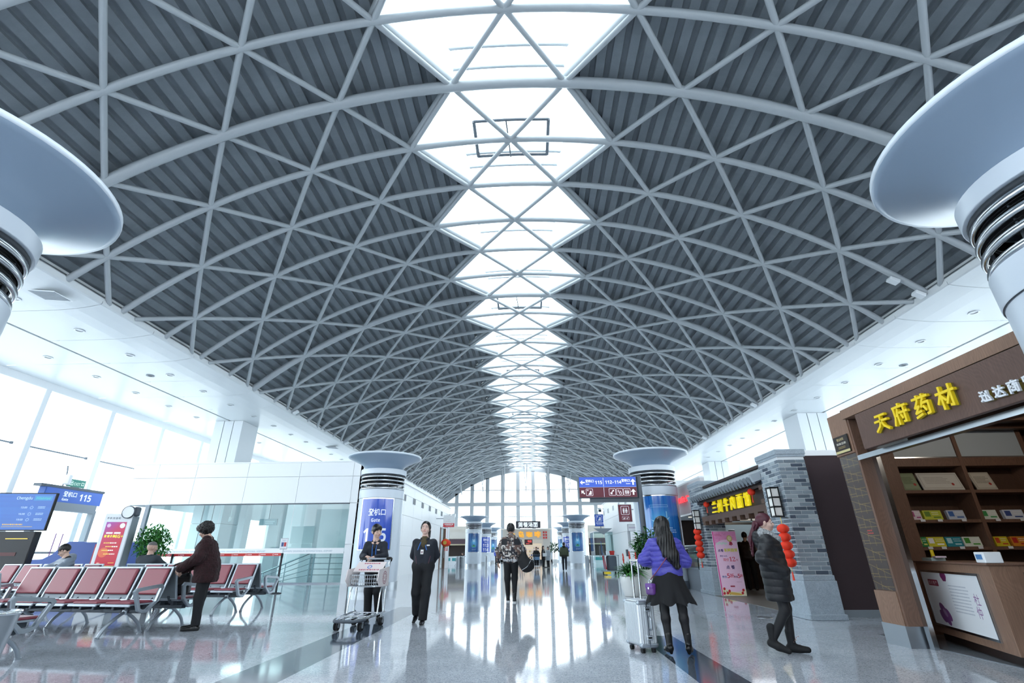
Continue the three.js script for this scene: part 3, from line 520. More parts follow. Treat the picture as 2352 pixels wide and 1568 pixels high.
const arrow = (x, cx, cy, s, ang, col) => { x.save(); x.translate(cx, cy); x.rotate(ang); x.fillStyle = col; x.beginPath(); x.moveTo(0, -s / 2); x.lineTo(s * 0.45, 0); x.lineTo(s * 0.2, 0); x.lineTo(s * 0.13, -s * 0.12); x.lineTo(s * 0.13, s / 2); x.lineTo(-s * 0.13, s / 2); x.lineTo(-s * 0.13, -s * 0.12); x.lineTo(-s * 0.2, 0); x.lineTo(-s * 0.45, 0); x.fill(); x.restore(); };
{
  const r1 = hangSign('lounge_sign', 'white and red lounge sign projecting above the lantern doorway', 'sign', 0.86, 0.86, [-6.4, 3.45, -40], (x, W, H) => { x.fillStyle = '#f4f5f6'; x.fillRect(0, 0, W, H); x.strokeStyle = '#d9c8c8'; x.lineWidth = 5; x.beginPath(); x.arc(W / 2, 70, 30, 0.3, 2.8); x.stroke(); greek(x, 60, 125, 130, 1, 26, '#e0d4d4'); x.fillStyle = '#d8323c'; x.fillRect(0, H * 0.68, W, H * 0.32); greek(x, 30, H * 0.73, 200, 1, 50, '#fff', 0); greek(x, 60, H * 0.88, 150, 1, 16, '#fff', 0.1); }, M.white);
  mesh('arm', box(0.7, 0.05, 0.05, -0.7, 0.2, 0), M.grey, r1);
  // red paper lanterns on the glass doorway
  for (const [z, s, l] of [[-42.6, 1, 'large red paper lantern hung in the left doorway'], [-43.6, 0.9, 'red paper lantern hung in the left doorway behind the larger one']]) { const t = thing('paper_lantern', l, 'lantern', [-7.05, 1.95, z], 0, 'lanterns in the left doorway'); mesh('globe', sph(0.34 * s, 0, 0, 0, 1, 0.82, 1, 18), M.lantern, t); mesh('emblem', cyl(0.15 * s, 0.15 * s, 0.01, 0.02, 0, 0.33 * s, 16, [Math.PI / 2, 0, 0]), M.gold, t); mesh('cap', [cyl(0.12, 0.1, 0.06, 0, 0.29 * s, 0, 12), cyl(0.1, 0.12, 0.06, 0, -0.29 * s, 0, 12)], M.gold, t); mesh('tassel', cyl(0.05, 0.03, 0.3, 0, -0.46, 0, 8), M.lantern, t); mesh('cord', rod([0, 0.3, 0], [0, 1.2, 0], 0.008), M.red, t); mesh('hook', box(0.36, 0.03, 0.03, -0.17, 1.2, 0), M.grey, t); }
}
// right hand block with the washrooms
{
  const w = struct('wall_inner', 'white panelled washroom block on the right of the hall');
  for (let z = -30, i = 0; z > -44.5; z -= 2.45, i++) for (const [y0, y1] of [[0, 2.4], [2.415, 3.6], [3.615, 4.95]]) {
    if (y0 < 2 && (i === 1 || i === 4)) { mesh('wall_panel', span(6.3, 6.4, y0, y1, z, z - 0.75), M.wallWhite, w); mesh('wall_panel', span(6.3, 6.4, y0, y1, z - 1.7, z - 2.44), M.wallWhite, w); mesh('niche_back', span(7.2, 7.3, 0, 2.4, z - 0.7, z - 1.8), M.panel, w); mesh('niche_side', span(6.4, 7.2, 0, 2.4, z - 1.7, z - 1.8), M.panel, w); mesh('niche_head', span(6.4, 7.2, 2.38, 2.42, z - 0.7, z - 1.8), M.panel, w); continue; }
    mesh('wall_panel', span(6.3, 6.4, y0, y1, z - 0.006, z - 2.444), M.wallWhite, w);
  }
  mesh('front_panel', span(6.3, 12, 0, 4.95, -30, -29.9), M.wallWhite, w); mesh('end_panel', span(6.3, 12, 0, 4.95, -44.7, -44.6), M.wallWhite, w); mesh('cap', span(6.24, 12, 4.95, 5.0, -29.85, -44.8), M.wallWhite, w);
  mesh('side_panel', span(11.9, 12, 0, 4.95, -30, -44.6), M.wallWhite, w);
  for (let i = 0; i < 6; i++) { const t = thing('wall_vent', 'small pale vent high on the washroom block', 'vent', [6.29, 4.22, -31.2 - 2.6 * i], 0, 'vents on the washroom block'); mesh('frame', box(0.03, 0.36, 0.6, 0, 0, 0), M.panel, t); for (let k = 0; k < 5; k++) mesh('slat', box(0.03, 0.04, 0.54, -0.012, -0.13 + k * 0.065, 0), M.grey, t); }
  const m = hangSign('washroom_sign', 'maroon washroom sign projecting from the right white wall', 'sign', 0.74, 0.93, [5.56, 3.24, -30.3], (x, W, H) => { x.fillStyle = '#6b1a2c'; x.fillRect(0, 0, W, H); wcIcon(x, 48, 30, 160, '#f5eef0'); seatIcon(x, 58, 225, 62, '#f5eef0'); cupIcon(x, 138, 225, 62, '#f5eef0'); }, M.greyDark);
  mesh('arm', box(0.5, 0.05, 0.05, 0.58, 0.2, -0.02), M.grey, m);
  const b = hangSign('lounge_direction_sign', 'blue seat symbol sign hung above the right glass doorway', 'sign', 0.66, 0.86, [5.33, 3.44, -40.36], (x, W, H) => { x.fillStyle = '#3b5fc0'; x.fillRect(0, 0, W, H); seatIcon(x, 46, 30, 165, '#f5f8ff'); greek(x, 36, 232, 190, 1, 52, '#f5f8ff', 0); greek(x, 46, 280, 170, 1, 26, '#dfe8fb', 0); }, M.greyDark);
  mesh('stem', rod([0.1, -0.43, 0], [0.1, -0.79, 0], 0.03), M.greyDark, b);
  const d = struct('door_2', 'glass vestibule with steel pulls beside the washroom block');
  for (const [x0, z0, x1, z1] of [[4.85, -40.3, 5.6, -40.3], [5.65, -40.3, 6.28, -40.3], [4.85, -40.3, 4.85, -43]]) { const L = Math.hypot(x1 - x0, z1 - z0), p = new THREE.PlaneGeometry(L, 2.55); p.rotateY(-Math.atan2(z1 - z0, x1 - x0)); p.translate((x0 + x1) / 2, 1.29, (z0 + z1) / 2); mesh('pane', p, M.glassGreen, d); }
  mesh('canopy', extrude([[0, 0], [1.45, 0], [0.75, -0.45]], 0.06), M.grey, d, [4.84, 2.85, -40.3]); mesh('canopy_top', span(4.84, 6.29, 2.58, 2.66, -40.26, -43), M.panel, d);
  for (const x of [5.2, 5.45]) mesh('pull_handle', rod([x, 0.75, -40.24], [x, 1.6, -40.24], 0.02), M.grey, d);
  // small fittings on the block
  const n = hangSign('notice_box', 'small white notice box above the washroom opening', 'notice', 0.5, 0.36, [5.95, 2.45, -30.6], (x, W, H) => { x.fillStyle = '#e9ebf0'; x.fillRect(0, 0, W, H); x.fillStyle = '#c9bfd0'; x.fillRect(20, 70, 210, 40); }, M.greyDark);
  mesh('bracket', box(0.12, 0.06, 0.05, 0.31, 0, 0), M.grey, n);
  const cabinet = thing('steel_cabinet', 'low pale grey steel cabinet against the washroom wall', 'cabinet', [5.75, 0, -29.2]);
  mesh('body', rbox(0.9, 1.35, 0.55, 0.01, 0, 0.675, 0), M.panel, cabinet); for (const x of [-0.225, 0.225]) mesh('door', rbox(0.43, 1.2, 0.02, 0.005, x, 0.68, 0.285), M.panel, cabinet); mesh('socket_box', box(0.1, 0.34, 0.2, -0.5, 1.1, 0.1), M.greyDark, cabinet);
}
// ================= hanging direction sign =================
{
  const t = thing('direction_sign', 'large blue and maroon direction sign for gates 112 to 115 on a grey post', 'sign', [0, 0, -16.6]);
  const P = printed(1.86, 0.64, 1024, (x, W, H) => {
    x.fillStyle = '#3a5fcb'; x.fillRect(0, 0, W, H / 2); x.fillStyle = '#5a1326'; x.fillRect(0, H / 2, W, H / 2); x.fillStyle = '#aebbe0'; x.fillRect(0, H / 2 - 3, W, 5);
    x.fillStyle = '#dfe6f5'; x.fillRect(434, 12, 7, H / 2 - 22); x.fillRect(434, H / 2 + 8, 7, H / 2 - 14);
    arrow(x, 58, 92, 88, -Math.PI / 2, '#fff'); hz(x, '登机口', 112, 42, 52, '#fff', 0.14, 1.02); latin(x, 'Gate', 114, 132, 30, '#fff'); latin(x, '115', 284, 122, 82, '#fff');
    latin(x, '112–114', 466, 118, 78, '#fff'); hz(x, '登机口', 764, 36, 52, '#fff', 0.14, 1.02); latin(x, 'Gates', 922, 128, 28, '#fff', 'bold', 'right'); arrow(x, 972, 88, 108, 0, '#fff');
    arrow(x, 60, 262, 84, -Math.PI / 4, '#fff'); seatIcon(x, 118, 204, 118, '#f6eef0'); cupIcon(x, 528, 204, 116, '#f6eef0'); wheelIcon(x, 660, 204, 116, '#f6eef0'); wcIcon(x, 790, 204, 116, '#f6eef0'); arrow(x, 962, 262, 104, 0, '#fff');
  }, { glow: 0.25 });
  mesh('housing', rbox(1.9, 0.68, 0.16, 0.015, 2.55, 3.08, 0), M.greyDark, t); mesh('face', P.geo, P.mat, t, [2.55, 3.08, 0.083]);
  mesh('lower_beam', box(1.6, 0.12, 0.12, 2.75, 2.68, -0.06), M.greyDark, t);
  mesh('post', cyl(0.085, 0.085, 3.45, 3.6, 1.725, -0.05, 20), M.greyDark, t); mesh('base', cyl(0.22, 0.22, 0.04, 3.6, 0.02, -0.05, 24), M.greyDark, t);
}
// ================= coffee bar and shops at the far end =================
{
  const t = thing('coffee_bar', 'beige coffee bar with yellow sign letters across the far end of the hall', 'shop', [-0.6, 0, -66]);
  const beige = std('#c9c3ba', 0.7), cream = std('#e6e1d8', 0.7), glowY = std('#f7bb3a', 0.5, 0, { emissive: lin('#f0a21e'), emissiveIntensity: 0.5 });
  mesh('fascia', box(6.0, 1.15, 0.5, 0, 3.3, 0), beige, t); mesh('cornice', box(6.4, 0.14, 0.7, 0, 3.94, 0.05), cream, t);
  mesh('side_wall', box(0.9, 2.75, 0.5, 2.55, 1.37, 0), beige, t); mesh('side_wall', box(0.7, 2.75, 0.5, -2.65, 1.37, 0), beige, t); mesh('back_wall', box(6, 4, 0.1, 0, 2, -3), cream, t); mesh('roof', box(6, 0.1, 3, 0, 3.8, -1.5), cream, t);
  [...'上岛咖啡'].forEach((ch, i) => { const g = glyph3d(ch, 0.74, 0.08, 0.13); mesh('letter', g, glowY, t, [-2.1 + i * 1.05, 2.95, 0.3]); });
  for (const x of [2.2, 2.5]) for (let i = 0; i < 3; i++) mesh('red_character', box(0.2, 0.22, 0.05, x, 3.55 - i * 0.32, 0.27), M.red, t);
  const bp = printed(0.95, 0.6, 256, (x, W, H) => { x.fillStyle = '#2a1414'; x.fillRect(0, 0, W, H); hz(x, '书店', 90, 24, 72, '#ff5a55', 0.14, 1.05); latin(x, 'BOOKS', 50, 142, 36, '#ff5a55'); }, { glow: 0.7 });
  mesh('sign_board', box(1.0, 0.65, 0.06, 0.25, 2.42, 0.2), M.black, t); mesh('sign_face', bp.geo, bp.mat, t, [0.25, 2.42, 0.235]);
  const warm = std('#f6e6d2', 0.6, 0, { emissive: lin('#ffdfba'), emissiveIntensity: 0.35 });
  for (let i = 0; i < 5; i++) mesh('shelf', box(3.0, 0.05, 0.4, 0.2, 0.45 + i * 0.37, -0.2), M.white, t);
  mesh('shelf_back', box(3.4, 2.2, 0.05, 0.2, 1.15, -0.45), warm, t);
  const cols = ['#3c3f46', '#6f8c3a', '#44679c', '#8b3a35', '#c9b48a', '#2d2f36', '#9a9186', '#d8d3ca'].map((c) => std(c, 0.6));
  for (let i = 0; i < 4; i++) for (let k = 0; k < 11; k++) if (hash2(i, k) > 0.2) { const b = thing('shelf_book', 'small ' + ['charcoal', 'olive green', 'blue', 'dark red', 'tan', 'black', 'taupe', 'cream'][(i * 5 + k * 3) % 8] + ' book on the ' + ['bottom', 'second', 'third', 'top'][i] + ' shelf of the far coffee bar', 'book', [-0.6 - 1.15 + k * 0.25 + 0.03 * i, 0.475 + i * 0.37, -66.12], 0, 'books on the far shelves'); mesh('cover', box(0.17, 0.17 + 0.09 * hash2(k, i), 0.05, 0, 0.085 + 0.045 * hash2(k, i), 0, [-0.12, 0, 0]), cols[(i * 5 + k * 3) % 8], b); }
  mesh('plinth', box(3.6, 0.4, 0.6, 0.2, 0.2, 0.1), M.charcoal, t);
  // dark roof sign above the coffee bar
  const s = thing('noodle_roof_sign', 'dark sign with white characters standing on the coffee bar roof', 'sign', [-0.35, 3.98, -66]);
  const sp = printed(3.1, 0.78, 512, (x, W, H) => { x.fillStyle = '#25272f'; x.fillRect(0, 0, W, H); hz(x, '简餐汤面', 46, 18, 96, '#f3f5f7', 0.15, 1.1); }, { glow: 0.3 });
  mesh('board', box(3.16, 0.84, 0.12, 0, 0.5, 0), M.dark, s); mesh('face', sp.geo, sp.mat, s, [0, 0.5, 0.065]); for (const x of [-1.2, 0, 1.2]) mesh('leg', box(0.06, 0.1, 0.06, x, 0.05, 0), M.dark, s);
  // shop fronts beyond the columns on both sides
  for (const [x, l] of [[-10.2, 'dark shop front with a pale sign band behind the left far column'], [9.4, 'dark shop front with a pale sign band behind the right far column']]) {
    const f = thing('far_shop', l, 'shop', [x, 0, -58]);
    mesh('sign_band', box(6, 0.7, 0.4, 0, 3.0, 0), cream, f); mesh('canopy', box(6, 0.5, 0.5, 0, 2.35, 0.1), std('#5d4a52', 0.7), f); mesh('valance', box(6, 0.12, 0.52, 0, 2.04, 0.1), std('#cfc4a4', 0.7), f); mesh('dark_recess', box(6, 1.1, 0.1, 0, 1.45, -0.6), M.woodBrown, f);
    mesh('counter', box(6, 0.85, 0.8, 0, 0.425, 0), M.panel, f); for (let i = 0; i < 4; i++) mesh('counter_panel', box(1.2, 0.3, 0.03, -2.1 + i * 1.4, 0.55, 0.41), std('#3f9ba0', 0.5), f); mesh('wall', box(6, 4, 0.1, 0, 2, -0.8), cream, f);
  }
}
// ================= medicine shop (right foreground) =================
const { FontLoader } = await import('three/addons/loaders/FontLoader.js');
const { TextGeometry } = await import('three/addons/geometries/TextGeometry.js');
const serifFont = await new FontLoader().loadAsync('fonts/droid/droid_serif_bold.typeface.json');
{
  const t = thing('medicine_shop', 'wooden medicine shop front with a dark timber interior', 'shop', [0, 0, 0]);
  // corner post
  mesh('post', span(4.65, 4.88, 2.40, 3.0, -7.55, -7.12), M.woodLight, t);
  mesh('post', span(4.65, 4.88, 0.24, 0.62, -7.55, -7.12), M.woodLight, t);
  mesh('post_core', span(4.675, 4.88, 0.62, 2.40, -7.54, -7.13), M.wood, t);
  const lat = printed(0.40, 1.76, 256, (x, W, H) => { x.fillStyle = '#41342e'; x.fillRect(0, 0, W, H); x.strokeStyle = '#9a7f45'; x.lineWidth = 2.5; for (let i = 0; i < 9; i++) { const y = i * H / 8.5; for (const [a, b, c, d] of [[0, 0, 1, 0.7], [0, 0.7, 0.4, 0.7], [0.4, 0, 0.4, 1], [0.4, 0.35, 1, 0.35], [0.7, 0.35, 0.7, 1.1], [0.1, 0.2, 0.1, 1], [0.1, 0.9, 1, 0.9]]) { x.beginPath(); x.moveTo(a * W, y + b * 110); x.lineTo(c * W, y + d * 110); x.stroke(); } } x.fillStyle = '#b6402f'; greek(x, 110, H * 0.58, 70, 2, 22, '#c0443a'); }, { rough: 0.08 });
  lat.geo.rotateY(-Math.PI / 2); mesh('lattice_glass', lat.geo, lat.mat, t, [4.668, 1.51, -7.335]);
  mesh('steel_base', span(4.64, 4.89, 0, 0.24, -7.56, -7.11), M.steelRough, t);
  mesh('post_return', span(4.66, 4.89, 0.24, 2.86, -7.118, -7.08), M.wood, t);
  mesh('door_frame', span(4.84, 4.90, 0, 2.33, -7.08, -7.0), M.steel, t);
  mesh('door_rail', span(4.62, 4.72, 2.27, 2.335, -7.05, -2.2), M.steel, t);
  mesh('top_beam', span(4.60, 4.88, 2.87, 3.0, -7.12, -2.2), M.woodLight, t);
  mesh('fascia_glass', span(4.80, 4.83, 2.33, 2.88, -7.1, -2.2), phys('#3a2c26', 0.08, 0, {}), t);
  mesh('inner_beam', span(4.84, 4.9, 2.70, 2.88, -7.1, -2.2), M.woodBrown, t);
  mesh('side_wall', span(5.5, 8.6, 0, 3.0, -8.62, -8.58), M.woodDark, t); mesh('side_wall_panel', span(5.2, 5.9, 0, 2.95, -8.22, -8.18), M.wood, t); mesh('closing_panel', xf(box(0.04, 2.95, 0.78), [5.02, 1.475, -7.87], [0, -0.50, 0]), M.wood, t);
  mesh('back_wall', span(8.58, 8.64, 0, 3.0, -8.6, -2.2), M.woodDark, t); mesh('near_wall', span(4.9, 8.6, 0, 3.0, -2.2, -2.15), M.woodDark, t);
  mesh('lid', span(4.86, 8.64, 3.0, 3.05, -7.5, -2.2), M.woodBrown, t); mesh('lid', span(5.45, 8.64, 3.0, 3.05, -8.6, -7.5), M.woodBrown, t);
  for (const [x, z] of [[6.2, -6.4], [7.4, -6.4], [6.2, -4.6]]) { mesh('shop_lamp', cyl(0.07, 0.07, 0.015, x, 2.87, z, 18), std('#fff6e8', 0.3, 0, { emissive: lin('#fff1dc'), emissiveIntensity: 1.5 }), t); const l = new THREE.PointLight(0xfff0de, 1.3, 0, 2); l.position.set(x, 2.83, z); l.castShadow = true; l.shadow.radius = 3; t.add(l); }
  for (let i = 0; i < 11; i++) mesh('ceiling_slat', span(4.95, 8.5, 2.88, 2.96, -8.0 + i * 0.55, -7.88 + i * 0.55), M.woodDark, t);
  mesh('shop_floor', span(4.95, 8.6, 0, 0.008, -8.2, -2.2), std('#6d7278', 0.2), t);
  // sign with raised characters
  const s = thing('medicine_shop_sign', 'long brown timber sign board with raised yellow characters', 'sign', [4.5, 2.34, -6.63]);
  mesh('board', rbox(0.07, 0.47, 2.95, 0.008, 0, 0.235, 1.475), std('#74594f', 0.55, 0, { map: TEX.wood }), s);
  for (const z of [0.5, 2.4]) mesh('bracket', box(0.3, 0.05, 0.05, 0.18, 0.4, z), M.black, s);
  const brass = std('#8b7c3c', 0.4, 0.3), place = (ch, z, size, y, mat, d = 0.035, w = 0.108) => { const g = glyph3d(ch, size, d, w); const side = glyph3d(ch, size, 0.05, w * 0.98); g.rotateY(-Math.PI / 2); side.rotateY(-Math.PI / 2); const m = mesh('letter', g, mat, s, [-0.075, y, z]); mesh('letter_side', side, brass, m, [0.032, 0, 0]); };
  [...'天府药材'].forEach((ch, i) => place(ch, 0.40 + i * 0.345, 0.255, 0.125, M.yellow));
  [...'迅达商贸'].forEach((ch, i) => place(ch, 1.92 + i * 0.15, 0.115, 0.07, std('#e3e6ea', 0.4), 0.02, 0.14));
  const pl = thing('hours_plaque', 'black opening hours plaque on the pale wooden shop post', 'plaque', [4.635, 2.55, -7.335]);
  const pp = printed(0.34, 0.24, 256, (x, W, H) => { x.fillStyle = '#2a211d'; x.fillRect(0, 0, W, H); hz(x, '营业时间', 62, 20, 30, '#c6b07a', 0.13, 1.05); latin(x, '06:00-22:00', W / 2, 92, 32, '#e9e4d4', 'bold', 'center'); greek(x, 60, 112, 140, 2, 14, '#b39c62', 0.1); x.fillStyle = '#cfc38d'; x.fillRect(0, H - 26, W, 26); });
  mesh('plate', rbox(0.015, 0.25, 0.35, 0.006, 0, 0, 0), M.black, pl); pp.geo.rotateY(-Math.PI / 2); mesh('face', pp.geo, pp.mat, pl, [-0.009, 0, 0]);
  // shelves
  const sh = thing('medicine_shelves', 'tall dark wooden shelf unit with frosted panels on top', 'shelf unit', [5.9, 0, -8.2]);
  for (const x of [0, 1.07, 2.14]) mesh('upright', box(0.06, 2.95, 0.36, x + 0.03, 1.475, -0.18), M.wood, sh);
  for (const y of [0.05, 0.74, 1.13, 1.52, 1.96, 2.42]) for (const x of [0, 1.07]) mesh('shelf', box(1.01, y > 2 ? 0.13 : 0.045, 0.35, x + 0.565, y, -0.18), M.wood, sh);
  mesh('back_panel', box(2.2, 2.95, 0.02, 1.1, 1.475, -0.365), M.woodDark, sh);
  for (const x of [0, 1.07]) { mesh('frosted_panel', box(1.0, 0.42, 0.02, x + 0.565, 2.71, -0.03), std('#b9c6cd', 0.45), sh); mesh('panel_rail', box(1.01, 0.02, 0.03, x + 0.565, 2.495, -0.02), M.steel, sh); }
  // medicine packs, certificates
  const pack = (x, y, w, h, d, col, col2, lab, lean = -0.15) => {
    const o = thing('medicine_box', lab, 'box', [x, y, -8.2 + -0.13], 0, 'packs on the medicine shelves');
    const P = printed(w, h, 128, (c, W, H) => { c.fillStyle = col; c.fillRect(0, 0, W, H); c.fillStyle = col2; c.fillRect(W * 0.08, H * 0.12, W * 0.3, H * 0.55); c.fillRect(W * 0.5, H * 0.68, W * 0.4, H * 0.14); greek(c, W * 0.48, H * 0.18, W * 0.45, 2, H * 0.2, 'rgba(255,255,255,.7)', 0.2); });
    mesh('carton', rbox(w, h, d, 0.004, 0, h / 2, 0, [lean, 0, 0], 1), std(col, 0.5), o); P.geo.translate(0, h / 2, d / 2 + 0.002); P.geo.rotateX(0); const f = mesh('print', P.geo, P.mat, o, [0, 0, 0]); f.rotation.x = 0; if (lean) { f.geometry.translate(0, -h / 2, 0); f.geometry.rotateX(lean); f.geometry.translate(0, h / 2, 0); }
    mesh('price_tag', box(0.07, 0.035, 0.004, 0, -0.012, 0.14), M.white, o);
  };
  const rows = [[1.543, [[0.12, 0.16, '#e8d9e2', '#b04a86', 'pink and white medicine pack on the third shelf down'], [0.38, 0.28, '#c8cf3c', '#6b8f2a', 'lime yellow medicine pack on the third shelf down'], [0.74, 0.26, '#cdd9ea', '#3f6db8', 'white and blue medicine pack on the third shelf down'], [1.25, 0.24, '#e6efe4', '#3f9a57', 'white and green medicine pack pair on the right bay'], [1.62, 0.30, '#dfe7f2', '#3a4f8f', 'white pack with dark blue emblems on the right bay']]],
    [1.153, [[0.1, 0.13, '#2f8a4a', '#e9e37a', 'green medicine pack on the lower shelf'], [0.3, 0.26, '#d9d23a', '#ffffff', 'yellow slanted medicine packs on the lower shelf'], [0.57, 0.24, '#2a8f9f', '#bfe6ea', 'teal medicine pack on the lower shelf'], [0.84, 0.26, '#e4ece0', '#4d9b3f', 'white and green medicine pack on the lower shelf'], [1.28, 0.2, '#e2cf2f', '#d0532a', 'yellow medicine pack on the lower right shelf'], [1.55, 0.24, '#d98b2b', '#c22f2a', 'red and yellow medicine pack on the lower right shelf'], [1.84, 0.2, '#dfe4ea', '#4674b0', 'pale medicine pack on the lower right shelf']]],
    [0.763, [[0.3, 0.2, '#d9c9a5', '#9c5a33', 'beige medicine pack on the lowest visible shelf'], [0.7, 0.24, '#b5c7d6', '#37588a', 'grey blue medicine pack on the lowest visible shelf']]]];
  for (const [y, r] of rows) for (const [x, w, c, c2, l] of r) pack(5.96 + x, y, w, 0.14, 0.05, c, c2, l);
  for (const [x, w, c, c2, l] of [[0.17, 0.24, '#8e9c7c', '#5c6b4a', 'green folder leaning on the top shelf'], [0.66, 0.62, '#dcdcd4', '#b8b4ac', 'open white certificate folder on the top shelf'], [1.33, 0.3, '#cfcabc', '#8a8576', 'framed certificate on the top right shelf']]) {
    const o = thing('certificate', l, 'certificate', [5.96 + x, 1.985, -8.3], 0, 'certificates on the top shelf');
    const P = printed(w, 0.27, 256, (q, W, H) => { q.fillStyle = c; q.fillRect(0, 0, W, H); q.strokeStyle = c2; q.lineWidth = 4; q.strokeRect(8, 8, W - 16, H - 16); greek(q, W * 0.12, H * 0.25, W * 0.7, 5, H * 0.09, c2); q.fillStyle = '#b03a33'; q.beginPath(); q.arc(W * 0.78, H * 0.7, H * 0.08, 0, 7); q.fill(); });
    mesh('folder', rbox(w + 0.02, 0.29, 0.02, 0.004, 0, 0.14, 0, [-0.3, 0, 0], 1), std(c, 0.6), o); P.geo.rotateX(-0.3); mesh('page', P.geo, P.mat, o, [0, 0.145, 0.014]);
  }
  // counter with a framed poster
  const c = thing('medicine_counter', 'wooden shop counter with a framed white poster on its front', 'counter', [5.45, 0, -7.75], -0.289);
  mesh('body', rbox(0.6, 0.84, 1.93, 0.006, 0.3, 0.53, 0.965), M.woodLight, c); mesh('kick', box(0.5, 0.11, 1.9, 0.32, 0.055, 0.965), M.woodBrown, c); mesh('worktop', rbox(0.64, 0.025, 1.97, 0.006, 0.3, 0.962, 0.965), M.wood, c);
  const po = printed(1.5, 0.62, 1024, (x, W, H) => { x.fillStyle = '#eceef1'; x.fillRect(0, 0, W, H); x.fillStyle = '#8f2444'; x.beginPath(); x.roundRect(90, 60, 200, 50, 8); x.fill(); hz(x, '四川特产', 102, 70, 30, '#f4e6ea', 0.11, 1.5); x.fillStyle = '#7b2b63'; for (let i = 0; i < 6; i++) { x.beginPath(); x.arc(430 + 28 * Math.cos(i), 22 + 20 * Math.sin(i * 1.05), 26, 0, 7); x.fill(); } hz(x, '杜', 850, 130, 84, '#8b5a93', 0.08); hz(x, '仲', 830, 220, 84, '#8b5a93', 0.08); x.strokeStyle = '#c8cbd2'; x.lineWidth = 2; for (let i = 0; i < 9; i++) greek(x, 470, 90 + i * 24, 330, 1, 18, '#b9bec8', 0.1); x.fillStyle = '#7d4a86'; for (const [a, b, r] of [[230, 300, 70], [300, 330, 60], [190, 350, 60], [260, 370, 56]]) { x.beginPath(); x.ellipse(a, b, r, r * 0.6, 0.7, 0, 7); x.fill(); } x.fillStyle = '#a98bb0'; x.beginPath(); x.ellipse(250, 320, 40, 22, 0.7, 0, 7); x.fill(); });
  po.geo.rotateY(-Math.PI / 2); mesh('poster', po.geo, po.mat, c, [-0.012, 0.53, 0.9]);
  for (const [y, z, h, l] of [[0.85, 0.9, 0.025, 1.56], [0.21, 0.9, 0.025, 1.56], [0.53, 0.135, 0.66, 0.025], [0.53, 1.665, 0.66, 0.025]]) mesh('poster_frame', box(0.025, h, l, -0.008, y, z), M.steel, c);
  const till = thing('card_terminal', 'small white card terminal box at the end of the wooden counter', 'card terminal', [4.98, 0.975, -5.95], -0.289);
  mesh('body', rbox(0.16, 0.11, 0.2, 0.01, 0, 0.055, 0), M.white, till); mesh('screen', box(0.005, 0.05, 0.12, -0.082, 0.06, 0), std('#4c82b8', 0.3), till);
  const cash = thing('cash_desk', 'dark brown cash desk beyond the wooden counter', 'desk', [5.05, 0, -5.75], -0.289);
  mesh('body', rbox(0.6, 0.86, 1.6, 0.01, 0.35, 0.43, 0.85), M.woodBrown, cash); mesh('top', box(0.64, 0.03, 1.64, 0.35, 0.875, 0.85), M.woodDark, cash); mesh('monitor', rbox(0.05, 0.3, 0.42, 0.01, 0.1, 1.07, 0.6), M.black, cash); mesh('monitor_stand', box(0.1, 0.05, 0.12, 0.1, 0.915, 0.6), M.black, cash);
  const tray = thing('leaflet_tray', 'clear tray of leaflets with a small yellow bottle on the counter', 'tray', [5.5, 0.975, -7.45], -0.289);
  mesh('tray', box(0.16, 0.04, 0.3, 0, 0.02, 0), std('#b8d0cf', 0.2), tray); mesh('bottle', cyl(0.022, 0.02, 0.1, 0, 0.09, 0.02, 12), M.yellow, tray); mesh('leaflet', box(0.12, 0.02, 0.1, 0, 0.05, 0.2), std('#e6d3e2', 0.5), tray);
}
// ================= dark brown partition beside the shop =================
{
  const p = thing('brown_partition', 'tall dark brown fabric partition with a white top strip', 'partition', [6.1, 0, -10.34]);
  mesh('panel', box(1.36, 2.79, 0.14, 0, 1.515, 0), std('#3d2d31', 0.85, 0, { map: TEX.weave }), p); mesh('top_strip', box(1.36, 0.11, 0.16, 0, 2.965, 0), M.white, p); mesh('base', box(1.36, 0.12, 0.15, 0, 0.06, 0), std('#7f868d', 0.6), p);
  const w = thing('side_partition', 'dark partition closing the gap behind the medicine shop', 'partition', [7.6, 0, -10.2]); mesh('panel', box(1.66, 3.0, 0.1, 0, 1.5, 0), std('#3d2d31', 0.85), w); mesh('cap', box(1.66, 0.04, 0.14, 0, 3.02, 0), M.white, w);
}
